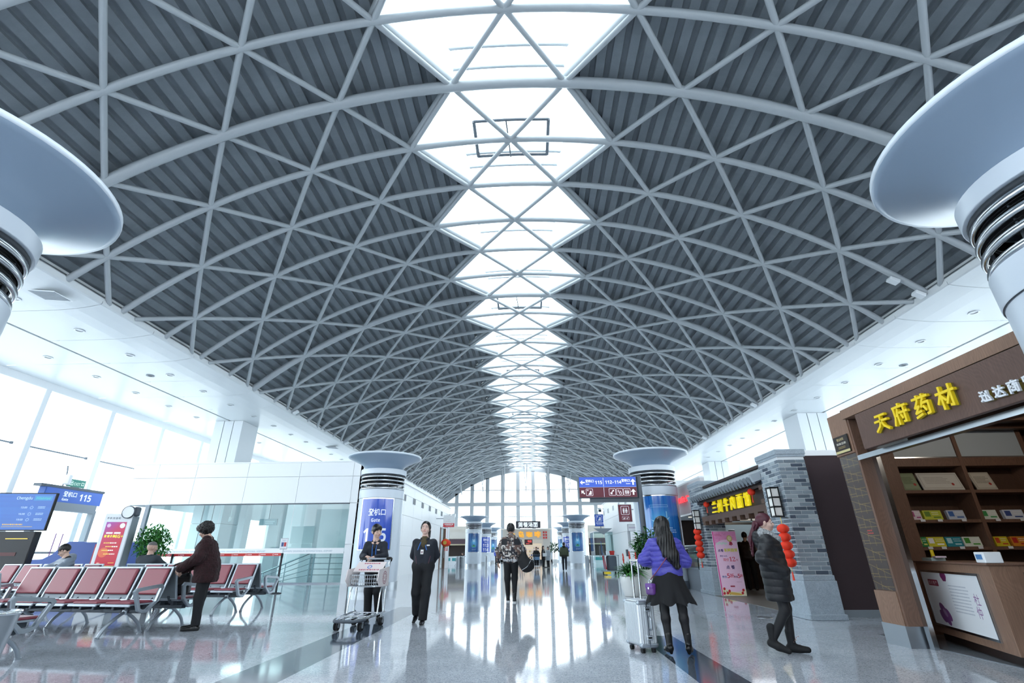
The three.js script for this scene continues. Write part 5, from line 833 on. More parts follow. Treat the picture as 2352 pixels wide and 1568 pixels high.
{
  const k = thing('charging_kiosk', 'white phone charging kiosk with a red and purple poster', 'kiosk', [-11.6, 0, -14.0], 0.16);
  mesh('body', rbox(0.72, 2.2, 0.34, 0.03, 0, 1.1, -0.17), M.panel, k); mesh('side', box(0.01, 2.1, 0.3, 0.365, 1.08, -0.17), M.grey, k);
  const P = printed(0.52, 1.12, 512, (x, W, H) => {
    x.fillStyle = '#c93a4a'; x.fillRect(0, 0, W, H); const g = x.createLinearGradient(0, 0, W, H * 0.6); g.addColorStop(0, '#9a4fb0'); g.addColorStop(0.45, '#c63f63'); g.addColorStop(1, '#c93a40'); x.fillStyle = g; x.fillRect(0, 0, W, H * 0.62);
    x.fillStyle = 'rgba(240,150,80,.55)'; x.beginPath(); x.arc(130, H * 0.7, 120, 0, 7); x.fill(); x.fillStyle = '#f3f1f6'; x.beginPath(); x.arc(W - 90, 95, 66, 0, 7); x.fill(); x.strokeStyle = '#e7cfe6'; x.lineWidth = 8; for (let i = 0; i < 6; i++) { x.beginPath(); x.arc(80 + 20 * Math.cos(i), 90 + 20 * Math.sin(i), 26, 0, 7); x.stroke(); }
    x.fillStyle = '#f2e6ef'; x.beginPath(); x.roundRect(60, 260, 170, 44, 16); x.roundRect(260, 260, 170, 44, 16); x.fill(); latin(x, '4G+', 300, 410, 120, '#f3e24a'); greek(x, 40, 330, 250, 1, 130, '#f3e24a', 0);
    for (let i = 0; i < 4; i++) { x.fillStyle = '#f6d76a'; greek(x, 80 + (i % 2) * 70, 520 + i * 92, 150, 1, 54, '#f6d76a', 0); greek(x, 240 + (i % 2) * 70, 520 + i * 92, 120, 1, 60, '#fff2e6', 0); }
    latin(x, '4G+', 50, 1050, 44, '#fff0d0'); greek(x, 330, 1020, 150, 1, 34, '#f6d76a', 0.2);
  }, { glow: 0.15, rough: 0.2 });
  mesh('poster', P.geo, P.mat, k, [0, 1.42, 0.004]);
  const tp = printed(0.5, 0.1, 256, (x, W, H) => { x.fillStyle = '#e3e8ec'; x.fillRect(0, 0, W, H); hz(x, '手机加油站', 14, 10, 30, '#4f5b68', 0.12, 1.25); }); mesh('title', tp.geo, tp.mat, k, [-0.06, 2.08, 0.004]);
  mesh('slot_panel', rbox(0.56, 0.26, 0.03, 0.01, 0, 0.66, 0.005), M.black, k); for (const x of [-0.14, 0.18]) mesh('slot_label', box(0.12, 0.17, 0.006, x, 0.66, 0.022), M.panel, k); mesh('note', box(0.24, 0.05, 0.004, 0.12, 0.84, 0.003), std('#d9d28a', 0.6), k);
  mesh('mirror_disc', cyl(0.155, 0.155, 0.05, 0.24, 2.24, 0.03, 32, [Math.PI / 2, 0, 0]), M.white, k); mesh('mirror_ring', lathe([[0.15, -0.03], [0.17, -0.02], [0.17, 0.03], [0.15, 0.03]], 32).rotateX(Math.PI / 2).translate(0.24, 2.24, 0.03), M.greyDark, k); mesh('lamp_box', rbox(0.16, 0.26, 0.2, 0.06, 0.36, 2.26, -0.12), M.greyDark, k);
}
{
  const d = thing('gate_desk', 'long blue gate desk with a curved raised end', 'desk', [-13.9, 0, -15.4], 0.05);
  const g = extrude([[-1.3, 0], [-1.3, 0.92], [-1.22, 1.0], [-0.8, 1.02], [-0.55, 1.15], [-0.3, 1.42], [-0.15, 1.5], [0.25, 1.5], [0.4, 1.47], [2.1, 1.47], [2.1, 0]], 0.7, 0.015); mesh('front', g, std('#35559f', 0.45), d, [0, 0, -0.7]); mesh('top', box(1.7, 0.03, 0.75, 1.25, 1.5, -0.35), M.white, d);
  const n = thing('desk_notice', 'red bordered notice board standing on the gate desk front', 'notice', [-12.95, 0.95, -15.3], 0.05); const P = printed(0.36, 0.55, 192, (x, W, H) => { x.fillStyle = '#c23a44'; x.fillRect(0, 0, W, H); x.fillStyle = '#f0eaec'; x.fillRect(14, 44, W - 28, H - 60); greek(x, 50, 80, 90, 1, 40, '#c96a70', 0); greek(x, 34, 140, 120, 2, 40, '#c96a70', 0); greek(x, 40, 230, 110, 2, 14, '#b8b8c0'); }); mesh('panel', rbox(0.38, 0.57, 0.02, 0.008, 0, 0.2, -0.012), M.red, n); mesh('face', P.geo, P.mat, n, [0, 0.2, 0.001]);
}
// queue posts with a red belt
{
  const post = (x, z, label, frame) => { const t = thing('queue_post', label, 'queue post', [x, 0, z]); mesh('base', lathe([[0, 0.03], [0.1, 0.03], [0.165, 0.018], [0.17, 0.0], [0, 0]], 28), M.charcoal, t); mesh('pole', cyl(0.032, 0.032, 1.0, 0, 0.52, 0, 16), M.charcoal, t); mesh('belt_head', cyl(0.036, 0.036, 0.14, 0, 1.09, 0, 16), M.black, t); if (frame) { mesh('stem', rod([0, 1.15, 0], [0, 1.27, 0], 0.012), M.steel, t); const P = printed(0.2, 0.3, 128, (x2, W, H) => { x2.fillStyle = '#e7ecf2'; x2.fillRect(0, 0, W, H); x2.fillStyle = '#41578f'; x2.fillRect(16, 70, 44, 80); x2.fillStyle = '#c23a40'; x2.fillRect(66, 70, 46, 80); greek(x2, 30, 26, 70, 2, 16, '#b0b8c8'); }); mesh('frame', rbox(0.235, 0.335, 0.02, 0.012, 0, 1.44, 0, [0, 0.15, 0]), M.steel, t); P.geo.rotateY(0.15); mesh('notice', P.geo, P.mat, t, [0.002, 1.44, 0.012]); } return t; };
  post(-8.03, -16.7, 'dark queue post holding a small framed notice at the end of the red belt', true); post(-11.85, -17.0, 'dark queue post in the middle of the red belt', false); post(-14.3, -17.2, 'dark queue post behind the leafy tree at the start of the red belt', false);
  const bt = printed(3.83, 0.085, 1024, (x, W, H) => { x.fillStyle = '#d93a38'; x.fillRect(0, 0, W, H); for (let i = 0; i < 8; i++) { x.strokeStyle = '#f6d9d6'; x.lineWidth = 2.5; x.beginPath(); x.arc(60 + i * 126, 12, 6, 0, 7); x.stroke(); greek(x, 72 + i * 126, 7, 34, 1, 16, '#f6d9d6', 0); } });
  const beltGeo = (a, b) => { const d = V(...b).sub(V(...a)), L = d.length(), g = box(L, 0.085, 0.004); g.deleteAttribute('uv'); const p = g.attributes.position, uv = new Float32Array(p.count * 2); for (let i = 0; i < p.count; i++) { uv[2 * i] = (p.getX(i) / L + 0.5); uv[2 * i + 1] = p.getY(i) / 0.085 + 0.5; } g.setAttribute('uv', new THREE.BufferAttribute(uv, 2)); g.rotateY(-Math.atan2(d.z, d.x)); g.translate((a[0] + b[0]) / 2, a[1], (a[2] + b[2]) / 2); return g; };
  tag(mesh('queue_belt', beltGeo([-11.85, 1.12, -17.0], [-8.03, 1.12, -16.7]), bt.mat), 'red printed queue belt running up to the framed notice post', 'belt'); tag(mesh('queue_belt', beltGeo([-14.3, 1.12, -17.2], [-11.85, 1.12, -17.0]), bt.mat), 'red printed queue belt passing in front of the leafy tree', 'belt');
}
// ================= plants =================
function leafGeo(len, w, droop, n = 6) {                             // a folded, drooping blade with its root at the origin, pointing along +z
  const v = [], pt = (t, s) => { const ww = w * Math.sin(Math.PI * Math.min(1, 0.08 + t * 0.92)) * 0.5, a = droop * t; return [s * ww, len * t * (1 - 0.25 * droop * t) * 0.0 + (Math.sin(0.0) + len * (t * 0.35 - droop * t * t)) + Math.abs(s) * ww * 0.35, len * t]; };
  for (let i = 0; i < n; i++) { const t0 = i / n, t1 = (i + 1) / n; for (const s of [-1, 1]) { const a = pt(t0, 0), b = pt(t0, s), c = pt(t1, s), d = pt(t1, 0); if (s > 0) v.push(...a, ...d, ...c, ...a, ...c, ...b); else v.push(...a, ...b, ...c, ...a, ...c, ...d); } }
  const g = new THREE.BufferGeometry(); g.setAttribute('position', new THREE.BufferAttribute(new Float32Array(v), 3)); g.computeVertexNormals(); return clean(g);
}
for (const k of ['leafA', 'leafB', 'leafC']) M[k].side = THREE.DoubleSide;
const potGeo = (r, h) => lathe([[0, 0], [r * 0.62, 0], [r * 0.66, 0.01], [r * 0.86, h * 0.3], [r, h * 0.7], [r * 0.985, h * 0.88], [r * 0.93, h * 0.985], [r * 0.90, h], [r * 0.84, h * 0.985], [r * 0.86, h * 0.9], [0, h * 0.88]], 40);
{
  const t = thing('bromeliad_planter', 'round white pot with strappy green leaves and three red flower spikes', 'potted plant', [2.76, 0, -15.15]);
  mesh('pot', potGeo(0.29, 0.5), M.potWhite, t); mesh('soil', cyl(0.24, 0.24, 0.02, 0, 0.46, 0, 24), M.soil, t);
  const L = [leafGeo(0.42, 0.045, 0.55), leafGeo(0.5, 0.05, 0.85), leafGeo(0.36, 0.05, 0.2)];
  for (let i = 0; i < 150; i++) { const a = rr(0, 6.283), m = mesh('leaf', L[i % 3], [M.leafA, M.leafB, M.leafC][(i * 7) % 3], t, [0.12 * Math.cos(a) * rnd(), 0.5 + rr(0, 0.08), 0.12 * Math.sin(a) * rnd()], [rr(-0.9, -0.1), 0, 0]); m.rotation.order = 'YXZ'; m.rotation.y = a; }
  for (const [x, z, h] of [[-0.17, 0.1, 1.02], [0.02, 0.05, 1.08], [0.2, 0.02, 1.05]]) { const f = mesh('flower_spike', rod([x * 0.6, 0.5, z * 0.6], [x, h - 0.12, z], 0.012), M.leafB, t); const pet = leafGeo(0.1, 0.035, 0.1, 3); for (let i = 0; i < 14; i++) { const p = mesh('petal', pet, M.petal, f, [x, h - 0.2 + i * 0.016, z], [-0.9, 0, 0]); p.rotation.order = 'YXZ'; p.rotation.y = i * 2.4; p.scale.setScalar(1.1 - i * 0.03); } }
  const b = thing('bushy_planter', 'tall white pot with a bushy dark green plant behind the woman in purple', 'potted plant', [3.27, 0, -15.55]);
  mesh('pot', potGeo(0.33, 0.66), M.potWhite, b); mesh('soil', cyl(0.27, 0.27, 0.02, 0, 0.6, 0, 24), M.soil, b);
  const L2 = [leafGeo(0.26, 0.085, 0.3, 5), leafGeo(0.22, 0.075, 0.55, 5), leafGeo(0.3, 0.09, 0.45, 5)];
  for (let i = 0; i < 15; i++) { const a = i * 2.4, rad = 0.12 + 0.22 * hash2(i, 4), top = 1.25 + 0.68 * hash2(i, 6) * (1 - rad), bx = rad * Math.cos(a), bz = rad * Math.sin(a); const s = mesh('stem', tube([[bx * 0.3, 0.6, bz * 0.3], [bx * 0.8, 0.95, bz * 0.8], [bx * 1.2, top, bz * 1.2]], 0.011, 8, 5), M.leafC, b); for (let k = 0; k < 17; k++) { const u = 0.25 + 0.75 * k / 17, m = mesh('leaf', L2[k % 3], [M.leafA, M.leafC, M.leafC, M.leafB][(i + k) % 4], s, [bx * (0.3 + 0.9 * u), 0.6 + (top - 0.6) * u, bz * (0.3 + 0.9 * u)], [rr(-0.7, 0.1), 0, 0]); m.rotation.order = 'YXZ'; m.rotation.y = k * 2.4 + i; } }
  const tr = thing('leafy_tree', 'dense green indoor tree beside the charging kiosk', 'potted plant', [-10.85, 0, -14.6]);
  mesh('pot', potGeo(0.34, 0.5), M.potWhite, tr); mesh('trunk', tube([[0, 0.45, 0], [0.03, 0.8, 0.02], [-0.02, 1.2, 0]], 0.035, 10, 8), M.stem, tr);
  const mats = [M.leafB, M.leafA, M.leafB]; const lf = [leafGeo(0.12, 0.05, 0.3, 3), leafGeo(0.15, 0.055, 0.5, 3)];
  for (let c = 0; c < 3; c++) { const arr = []; for (let i = 0; i < 420; i++) { const a = rr(0, 6.283), ph = Math.acos(rr(-1, 1)), r = Math.pow(rnd(), 0.4); const g = lf[i & 1].clone(); g.rotateX(rr(-1, 0.6)); g.rotateY(rr(0, 6.283)); g.translate(0.46 * r * Math.sin(ph) * Math.cos(a), 1.42 + 0.5 * r * Math.cos(ph) + 0.06 * Math.sin(a * 3), 0.42 * r * Math.sin(ph) * Math.sin(a)); arr.push(g); } const m = mesh('foliage', arr, mats[c], tr); m.userData.kind = 'stuff'; }
  const fp = thing('far_potted_tree', 'small potted tree beside the far coffee bar', 'potted plant', [2.65, 0, -60]); mesh('pot', potGeo(0.3, 0.5), M.potWhite, fp); mesh('trunk', rod([0, 0.4, 0], [0, 1.3, 0], 0.04), M.stem, fp); { const arr = []; for (let i = 0; i < 160; i++) { const a = rr(0, 6.283), r = rnd(); const g = lf[1].clone(); g.scale(2.4, 2.4, 2.4); g.rotateX(rr(-1, 0.5)); g.rotateY(a); g.translate(0.5 * r * Math.cos(a), 1.5 + rr(-0.25, 0.6), 0.5 * r * Math.sin(a)); arr.push(g); } mesh('foliage', arr, M.leafC, fp).userData.kind = 'stuff'; }
}
// ================= luggage trolley =================
{
  const t = thing('luggage_trolley', 'chrome airport luggage trolley with a wire basket and white side boards', 'trolley', [-2.88, 0, -9.05], -0.12);
  const c = M.chrome, w = 0.27;
  mesh('base_frame', [bentTube([[-w, 0.2, -0.42], [-w, 0.17, 0.1], [-0.16, 0.15, 0.5], [0.16, 0.15, 0.5], [w, 0.17, 0.1], [w, 0.2, -0.42]], 0.016, 0.08), rod([-w, 0.19, -0.3], [w, 0.19, -0.3], 0.012), rod([-w, 0.17, 0.05], [w, 0.17, 0.05], 0.012), ...[-0.14, 0, 0.14].map((x) => rod([x, 0.17, -0.35], [x * 0.9, 0.155, 0.48], 0.009))], c, t);
  mesh('bumper', bentTube([[-0.25, 0.15, 0.3], [-0.17, 0.145, 0.535], [0.17, 0.145, 0.535], [0.25, 0.15, 0.3]], 0.024, 0.08), M.greyDark, t);
  for (const s of [-1, 1]) mesh('upright', [bentTube([[s * w, 0.19, -0.36], [s * w, 0.5, -0.38], [s * (w + 0.005), 0.98, -0.44]], 0.017, 0.1), bentTube([[s * w, 0.19, -0.1], [s * w, 0.58, -0.16], [s * w, 0.64, -0.36]], 0.013, 0.1)], c, t);
  mesh('handle_bar', bentTube([[-w - 0.005, 0.9, -0.43], [-w - 0.005, 1.0, -0.45], [-w - 0.005, 1.03, -0.5], [w + 0.005, 1.03, -0.5], [w + 0.005, 1.0, -0.45], [w + 0.005, 0.9, -0.43]], 0.019, 0.04), M.aluminium, t);
  for (const s of [-1, 1]) mesh('grip', bentTube([[s * 0.19, 1.035, -0.5], [s * (w + 0.01), 1.035, -0.5], [s * (w + 0.012), 1.0, -0.46]], 0.026, 0.03), M.black, t);
  // wire basket
  const bk = mesh('basket', [...[0.60, 0.66, 0.72, 0.78].map((y, i) => bentTube([[-0.265, y, -0.40], [-0.265, y, -0.08 + 0.0 * i], [-0.22, y, 0.0], [0.22, y, 0.0], [0.265, y, -0.08], [0.265, y, -0.40]], i % 3 ? 0.005 : 0.008, 0.05, 6)), ...Array.from({ length: 13 }, (_, i) => bentTube([[-0.24 + i * 0.04, 0.78, 0.0], [-0.24 + i * 0.04, 0.63, 0.0], [-0.24 + i * 0.04, 0.60, -0.05], [-0.24 + i * 0.04, 0.60, -0.4]], 0.004, 0.03, 5))], c, t);
  const seal = (x, cx, cy, r, col) => { x.strokeStyle = col; x.lineWidth = r * 0.12; x.beginPath(); x.arc(cx, cy, r, 0, 7); x.stroke(); x.beginPath(); x.arc(cx, cy, r * 0.62, 0, 7); x.stroke(); for (let i = 0; i < 18; i++) { x.save(); x.translate(cx, cy); x.rotate(i * 0.35); x.fillStyle = col; x.fillRect(-r * 0.05, -r * 0.92, r * 0.1, r * 0.2); x.restore(); } latin(x, 'UCC', cx, cy + r * 0.2, r * 0.5, col, 'bold', 'center', 'serif'); };
  const side = printed(0.44, 0.30, 256, (x, W, H) => { x.fillStyle = '#e6dcdb'; x.fillRect(0, 0, W, H); seal(x, W * 0.52, H * 0.5, H * 0.36, '#9c5a66'); });
  for (const s of [-1, 1]) { const g = extrude([[-0.24, 0.0], [0.12, 0.0], [0.24, 0.1], [0.2, 0.26], [-0.24, 0.30]], 0.012, 0.003); g.rotateY(-Math.PI / 2); const m = mesh('side_board', g, std('#e4dbda', 0.5), t, [s * 0.285 + 0.006, 0.6, -0.18]); const f = side.geo.clone(); f.scale(0.8, 0.9, 1); f.rotateY(s * Math.PI / 2); mesh('side_print', f, side.mat, m, [s * 0.014 - 0.006, 0.135, -0.03]); }
  const fr = printed(0.5, 0.24, 256, (x, W, H) => { x.fillStyle = '#ded2d1'; x.fillRect(0, 0, W, H); greek(x, 60, 12, 140, 1, 28, '#b0566a', 0); x.strokeStyle = '#5f7fc0'; x.lineWidth = 9; x.beginPath(); x.arc(W / 2, 66, 18, 0, 7); x.stroke(); greek(x, 40, 96, 180, 1, 30, '#b0566a', 0); });
  const b = mesh('top_board', box(0.52, 0.012, 0.26, 0, 0, 0), std('#e4dbda', 0.5), t, [0, 0.9, -0.24], [0.62, 0, 0]); fr.geo.rotateX(-Math.PI / 2); mesh('top_print', fr.geo, fr.mat, b, [0, 0.008, 0]);
  // castors
  for (const [x, z] of [[-0.2, 0.34], [0.2, 0.34], [-0.24, -0.36], [0.24, -0.36]]) { const k = mesh('castor_fork', [cyl(0.02, 0.02, 0.05, 0, 0.14, 0, 10), box(0.07, 0.02, 0.06, 0, 0.118, 0), box(0.006, 0.09, 0.04, -0.032, 0.08, 0), box(0.006, 0.09, 0.04, 0.032, 0.08, 0)], M.steelRough, t, [x, 0, z]); for (const s of [-1, 1]) { mesh('wheel', cyl(0.062, 0.062, 0.024, s * 0.018, 0.062, 0.01, 22, [0, 0, Math.PI / 2]), M.rubber, k); } mesh('hub', cyl(0.026, 0.026, 0.064, 0, 0.062, 0.01, 14, [0, 0, Math.PI / 2]), M.grey, k); }
}
// ================= suitcase =================
{
  const t = thing('silver_suitcase', 'silver ribbed aluminium cabin suitcase with its handle pulled out', 'suitcase', [1.34, 0, -6.98], 0.30);
  const W = 0.225, H = 0.49, D = 0.38, y0 = 0.065, alu = std('#d9dde1', 0.28, 0.65);
  mesh('shell', rbox(W, H, D, 0.035, 0, y0 + H / 2, 0, null, 4), alu, t);
  for (let i = -3; i <= 3; i++) { mesh('rib', rbox(0.012, H - 0.05, 0.012, 0.005, i * 0.027, y0 + H / 2, D / 2), alu, t); mesh('rib', rbox(0.012, 0.012, D - 0.05, 0.005, i * 0.027, y0 + H, 0), alu, t); }
  for (const s of [-1, 1]) for (let i = -5; i <= 5; i++) mesh('rib', rbox(0.01, H - 0.07, 0.012, 0.004, s * W / 2, y0 + H / 2, i * 0.031), alu, t);
  mesh('corner', [rbox(W + 0.012, 0.05, 0.06, 0.02, 0, y0 + 0.02, D / 2 - 0.02), rbox(W + 0.012, 0.05, 0.06, 0.02, 0, y0 + H - 0.02, D / 2 - 0.02), rbox(W + 0.012, 0.05, 0.06, 0.02, 0, y0 + 0.02, -D / 2 + 0.02), rbox(W + 0.012, 0.05, 0.06, 0.02, 0, y0 + H - 0.02, -D / 2 + 0.02)], M.aluminium, t);
  mesh('seam', [box(0.012, H - 0.02, 0.008, 0.0, y0 + H / 2, D / 2 + 0.006)], M.greyDark, t);
  for (const y of [0.12, 0.42]) { const l = mesh('lock', rbox(0.075, 0.055, 0.02, 0.008, 0.0, y0 + y - 0.02, D / 2 + 0.014), M.chrome, t); mesh('dial', box(0.045, 0.02, 0.006, 0, y0 + y - 0.02, D / 2 + 0.026), M.dark, l); }
  mesh('side_handle', bentTube([[0.02, y0 + 0.18, D / 2], [0.02, y0 + 0.19, D / 2 + 0.045], [0.02, y0 + 0.31, D / 2 + 0.045], [0.02, y0 + 0.32, D / 2]], 0.012, 0.025), M.aluminium, t);
  mesh('pull_handle', [rod([0.03, y0 + H, -0.14], [0.03, 1.0, -0.14], 0.011), rod([0.03, y0 + H, 0.03], [0.03, 1.0, 0.03], 0.011), rbox(0.035, 0.03, 0.215, 0.012, 0.03, 1.01, -0.055)], M.chrome, t);
  mesh('tag_loop', new THREE.TorusGeometry(0.03, 0.006, 8, 18).rotateY(Math.PI / 2).translate(0.06, y0 + H + 0.01, 0.1), M.grey, t);
  for (const [x, z] of [[-0.07, 0.14], [0.07, 0.14], [-0.07, -0.14], [0.07, -0.14]]) { const k = mesh('wheel_mount', rbox(0.05, 0.035, 0.05, 0.01, x, 0.062, z), M.greyDark, t); for (const s of [-1, 1]) mesh('wheel', cyl(0.028, 0.028, 0.014, x + s * 0.012, 0.028, z, 16, [0, 0, Math.PI / 2]), M.rubber, k); }
}
// ================= pink price poster =================
{
  const t = thing('price_poster', 'tall pink price poster on a stand before the brick pillar', 'poster', [5.46, 0, -14.92], -0.06);
  const P = printed(0.64, 1.62, 700, (x, W, H) => { x.scale(W / 820, W / 820); W = 820; H = 2075;
    x.fillStyle = '#ee9cc9'; x.fillRect(0, 0, W, H); x.fillStyle = '#e58fc0'; for (let i = 0; i < 30; i++) { x.save(); x.translate(hash2(i, 1) * W, hash2(i, 2) * H * 0.25); x.rotate(0.78); x.fillRect(-22, -22, 44, 44); x.restore(); }
    x.fillStyle = '#e2569f'; x.fillRect(0, 0, 40, H); x.fillStyle = '#f7cfe8'; x.beginPath(); x.moveTo(40, 480); x.bezierCurveTo(180, 230, 520, 250, W, 330); x.lineTo(W, H); x.lineTo(40, H); x.fill();
    greek(x, 70, 90, 240, 2, 40, '#d8648f', 0.2); x.fillStyle = '#c9b46a'; x.beginPath(); x.ellipse(580, 240, 95, 110, 0, 0, 7); x.fill(); x.fillStyle = '#e8dcae'; x.beginPath(); x.ellipse(580, 235, 66, 76, 0, 0, 7); x.fill(); x.fillStyle = '#a8324a'; x.beginPath(); x.moveTo(560, 350); x.lineTo(530, 470); x.lineTo(575, 450); x.lineTo(600, 490); x.lineTo(630, 440); x.lineTo(670, 460); x.lineTo(640, 350); x.fill();
    x.strokeStyle = '#cfe6d8'; x.lineWidth = 16; x.beginPath(); for (let i = 0; i < 9; i++) x.arc(110 + i * 42, 400 + 24 * Math.sin(i * 2), 22, 0, 5); x.stroke();
    hz(x, '点餐', 110, 590, 92, '#47306e', 0.13, 1.05); hz(x, '新鲜蔬菜', 330, 570, 112, '#d9cf4a', 0.13, 1.02);
    hz(x, '原价', 150, 790, 56, '#6a4a8a', 0.13); latin(x, '18', 272, 842, 56, '#6a4a8a'); hz(x, '元', 340, 790, 56, '#6a4a8a', 0.13); hz(x, '现价', 240, 890, 96, '#d9506a', 0.11); latin(x, '12', 440, 990, 200, '#d6405c', 'bold', 'left', 'serif'); hz(x, '元', 680, 910, 64, '#d9506a', 0.12);
    hz(x, '点餐', 300, 1120, 120, '#47306e', 0.13, 1.4); hz(x, '热饮', 110, 1450, 74, '#3b5f9c', 0.13); latin(x, '5', 270, 1520, 200, '#d6405c'); hz(x, '折', 380, 1380, 130, '#d6405c', 0.12); hz(x, '茶品', 500, 1450, 66, '#8a3f6a', 0.13); latin(x, '5', 630, 1520, 180, '#d6405c'); hz(x, '折', 720, 1400, 96, '#d6405c', 0.12);
    greek(x, 560, 1640, 200, 1, 24, '#c07aa0'); x.fillStyle = '#a8324a'; x.beginPath(); x.roundRect(330, 1760, 150, 44, 10); x.fill();
    x.fillStyle = '#f2e6c8'; x.beginPath(); x.moveTo(40, 1820); x.bezierCurveTo(260, 1900, 480, 2060, W, 1860); x.lineTo(W, H); x.lineTo(40, H); x.fill(); x.fillStyle = '#e0b95a'; x.beginPath(); x.ellipse(420, 2010, 260, 40, 0.1, 0, 7); x.fill(); x.fillStyle = '#c8333c'; for (const [a, b] of [[110, 1860], [200, 1990], [270, 1930], [90, 2000], [740, 1900], [700, 1990]]) { x.beginPath(); x.ellipse(a, b, 40, 46, 0.4, 0, 7); x.fill(); } x.fillStyle = '#6f9c4a'; for (const [a, b] of [[150, 1930], [60, 1930], [250, 2030]]) x.fillRect(a, b, 44, 14);
  }, { rough: 0.45 });
  mesh('panel', rbox(0.655, 1.635, 0.016, 0.004, 0, 0.83, 0, [-0.03, 0, 0]), M.white, t); P.geo.rotateX(-0.03); mesh('print', P.geo, P.mat, t, [0, 0.83, 0.0095]); mesh('foot', [rod([-0.2, 0.02, -0.02], [-0.2, 0.02, -0.14], 0.01), rod([0.2, 0.02, -0.02], [0.2, 0.02, -0.14], 0.01), rod([0, 1.2, -0.04], [0, 0.02, -0.14], 0.01)], M.greyDark, t);
}
// ================= small things about the hall =================
{
  const c = thing('cleaning_cart', 'grey cleaning cart with a red bucket behind the potted flowers', 'cleaning cart', [4.35, 0, -29.6], 0.2);
  mesh('frame', [bentTube([[-0.4, 0.2, 0.25], [-0.4, 1.0, 0.25], [-0.4, 1.1, 0.2]], 0.02, 0.06), bentTube([[0.4, 0.2, 0.25], [0.4, 1.0, 0.25]], 0.02, 0.06), box(0.9, 0.04, 0.55, 0, 0.2, 0), box(0.9, 0.03, 0.5, 0, 0.98, 0)], M.grey, c); mesh('bag', rbox(0.5, 0.74, 0.42, 0.08, 0.06, 0.58, 0.06, null, 3), std('#4b555f', 0.8), c); mesh('bucket', cyl(0.12, 0.15, 0.22, 0.15, 1.1, 0, 16), M.red, c); mesh('sign_board', box(0.04, 0.7, 0.3, -0.36, 0.62, 0.1, [0, 0, 0.12]), std('#b8303c', 0.6), c); mesh('mop_handle', rod([-0.34, 0.3, -0.1], [-0.42, 1.7, -0.1], 0.012), std('#3f78b8', 0.5), c); mesh('yellow_tray', box(0.3, 0.12, 0.3, -0.25, 0.1, 0.15), M.yellow, c); mesh('bottles', [cyl(0.04, 0.04, 0.2, -0.2, 1.1, 0.1, 10), cyl(0.035, 0.035, 0.18, -0.08, 1.09, 0.05, 10), cyl(0.035, 0.035, 0.16, 0.33, 1.08, 0.1, 10)], std('#dfe8f0', 0.4), c); for (const [x, z] of [[-0.35, 0.2], [0.35, 0.2], [-0.35, -0.2], [0.35, -0.2]]) mesh('wheel', cyl(0.08, 0.08, 0.04, x, 0.08, z, 16, [0, 0, Math.PI / 2]), M.rubber, c);
  const bin = (x, z, l) => { const t = thing('twin_bin', l, 'bin', [x, 0, z]); for (const s of [-1, 1]) { mesh('body', cyl(0.2, 0.2, 0.82, s * 0.21, 0.41, 0, 24), M.steelRough, t); mesh('lid', lathe([[0.205, 0.82], [0.205, 0.9], [0.15, 0.93], [0.08, 0.9], [0.08, 0.84]], 24), M.steel, t, [s * 0.21, 0, 0]); } };
  bin(-6.2, -46.2, 'pair of round steel bins beside the left far column'); bin(4.95, -45.6, 'pair of round steel bins beside the right far column');
  const b = thing('steel_bollard', 'slim steel bollard beside the gate 113 column', 'bollard', [-4.2, 0, -49]); mesh('tube', cyl(0.15, 0.15, 0.9, 0, 0.45, 0, 20), M.steelRough, b); mesh('cap', lathe([[0.155, 0.9], [0.155, 0.93], [0.1, 0.95], [0, 0.95]], 20), M.steel, b);
  const d = thing('floor_drain', 'round steel floor cover in front of the noodle shop', 'floor cover', [4.24, 0, -10.26]); mesh('ring', lathe([[0.09, 0.004], [0.13, 0.006], [0.135, 0.0]], 28), M.steel, d); mesh('plate', cyl(0.09, 0.09, 0.004, 0, 0.002, 0, 24), M.greyDark, d);
  // cctv on the partition corners and floodlights on the arches
  for (const [x, y, z, l] of [[-7.02, 4.3, -46.6, 'small white camera at the far corner of the left partition'], [5.945, 4.5, -44.3, 'small white camera at the far corner of the washroom block']]) { const t = thing('corner_camera', l, 'camera', [x, y, z]); mesh('body', rbox(0.3, 0.3, 0.45, 0.04, 0, 0, 0.1, [0.3, 0, 0]), M.panel, t); mesh('lens', cyl(0.1, 0.1, 0.04, 0, -0.08, 0.34, 14, [1.4, 0, 0]), M.dark, t); mesh('arm', box(x < 0 ? 0.40 : 0.35, 0.05, 0.05, x < 0 ? -0.2 : 0.175, 0.1, -0.02), M.grey, t); }
  const lamp = (k, z, l) => { const p = arc(k, z, -0.16), t = thing('arch_floodlight', l, 'floodlight', p, 0, 'floodlights on the roof arches'); mesh('bracket', box(0.06, 0.2, 0.06, 0, 0.06, 0), M.grey, t); mesh('housing', rbox(0.3, 0.12, 0.22, 0.02, 0, -0.06, 0, [0, 0, k > 0 ? -0.5 : 0.5]), M.panel, t); };
  lamp(4.05, zOf(3) , 'small white floodlight clamped under a roof arch above the shops'); lamp(4.3, zOf(3), 'small white floodlight near the right soffit edge'); lamp(-4.3, zOf(9), 'small white floodlight near the left soffit edge'); lamp(-4.3, zOf(13), 'small white floodlight on a far left arch'); lamp(4.3, zOf(9), 'small white floodlight on a farther right arch'); lamp(4.3, zOf(13), 'small white floodlight on the farthest lit right arch');
  const us = thing('uplight', 'low round white floor lamp beside the white pots', 'lamp', [3.55, 0, -16.2]); mesh('body', lathe([[0, 0.16], [0.12, 0.16], [0.16, 0.12], [0.2, 0.0]], 24), M.white, us); mesh('lens', cyl(0.11, 0.11, 0.01, 0, 0.16, 0, 20), M.grey, us);
}
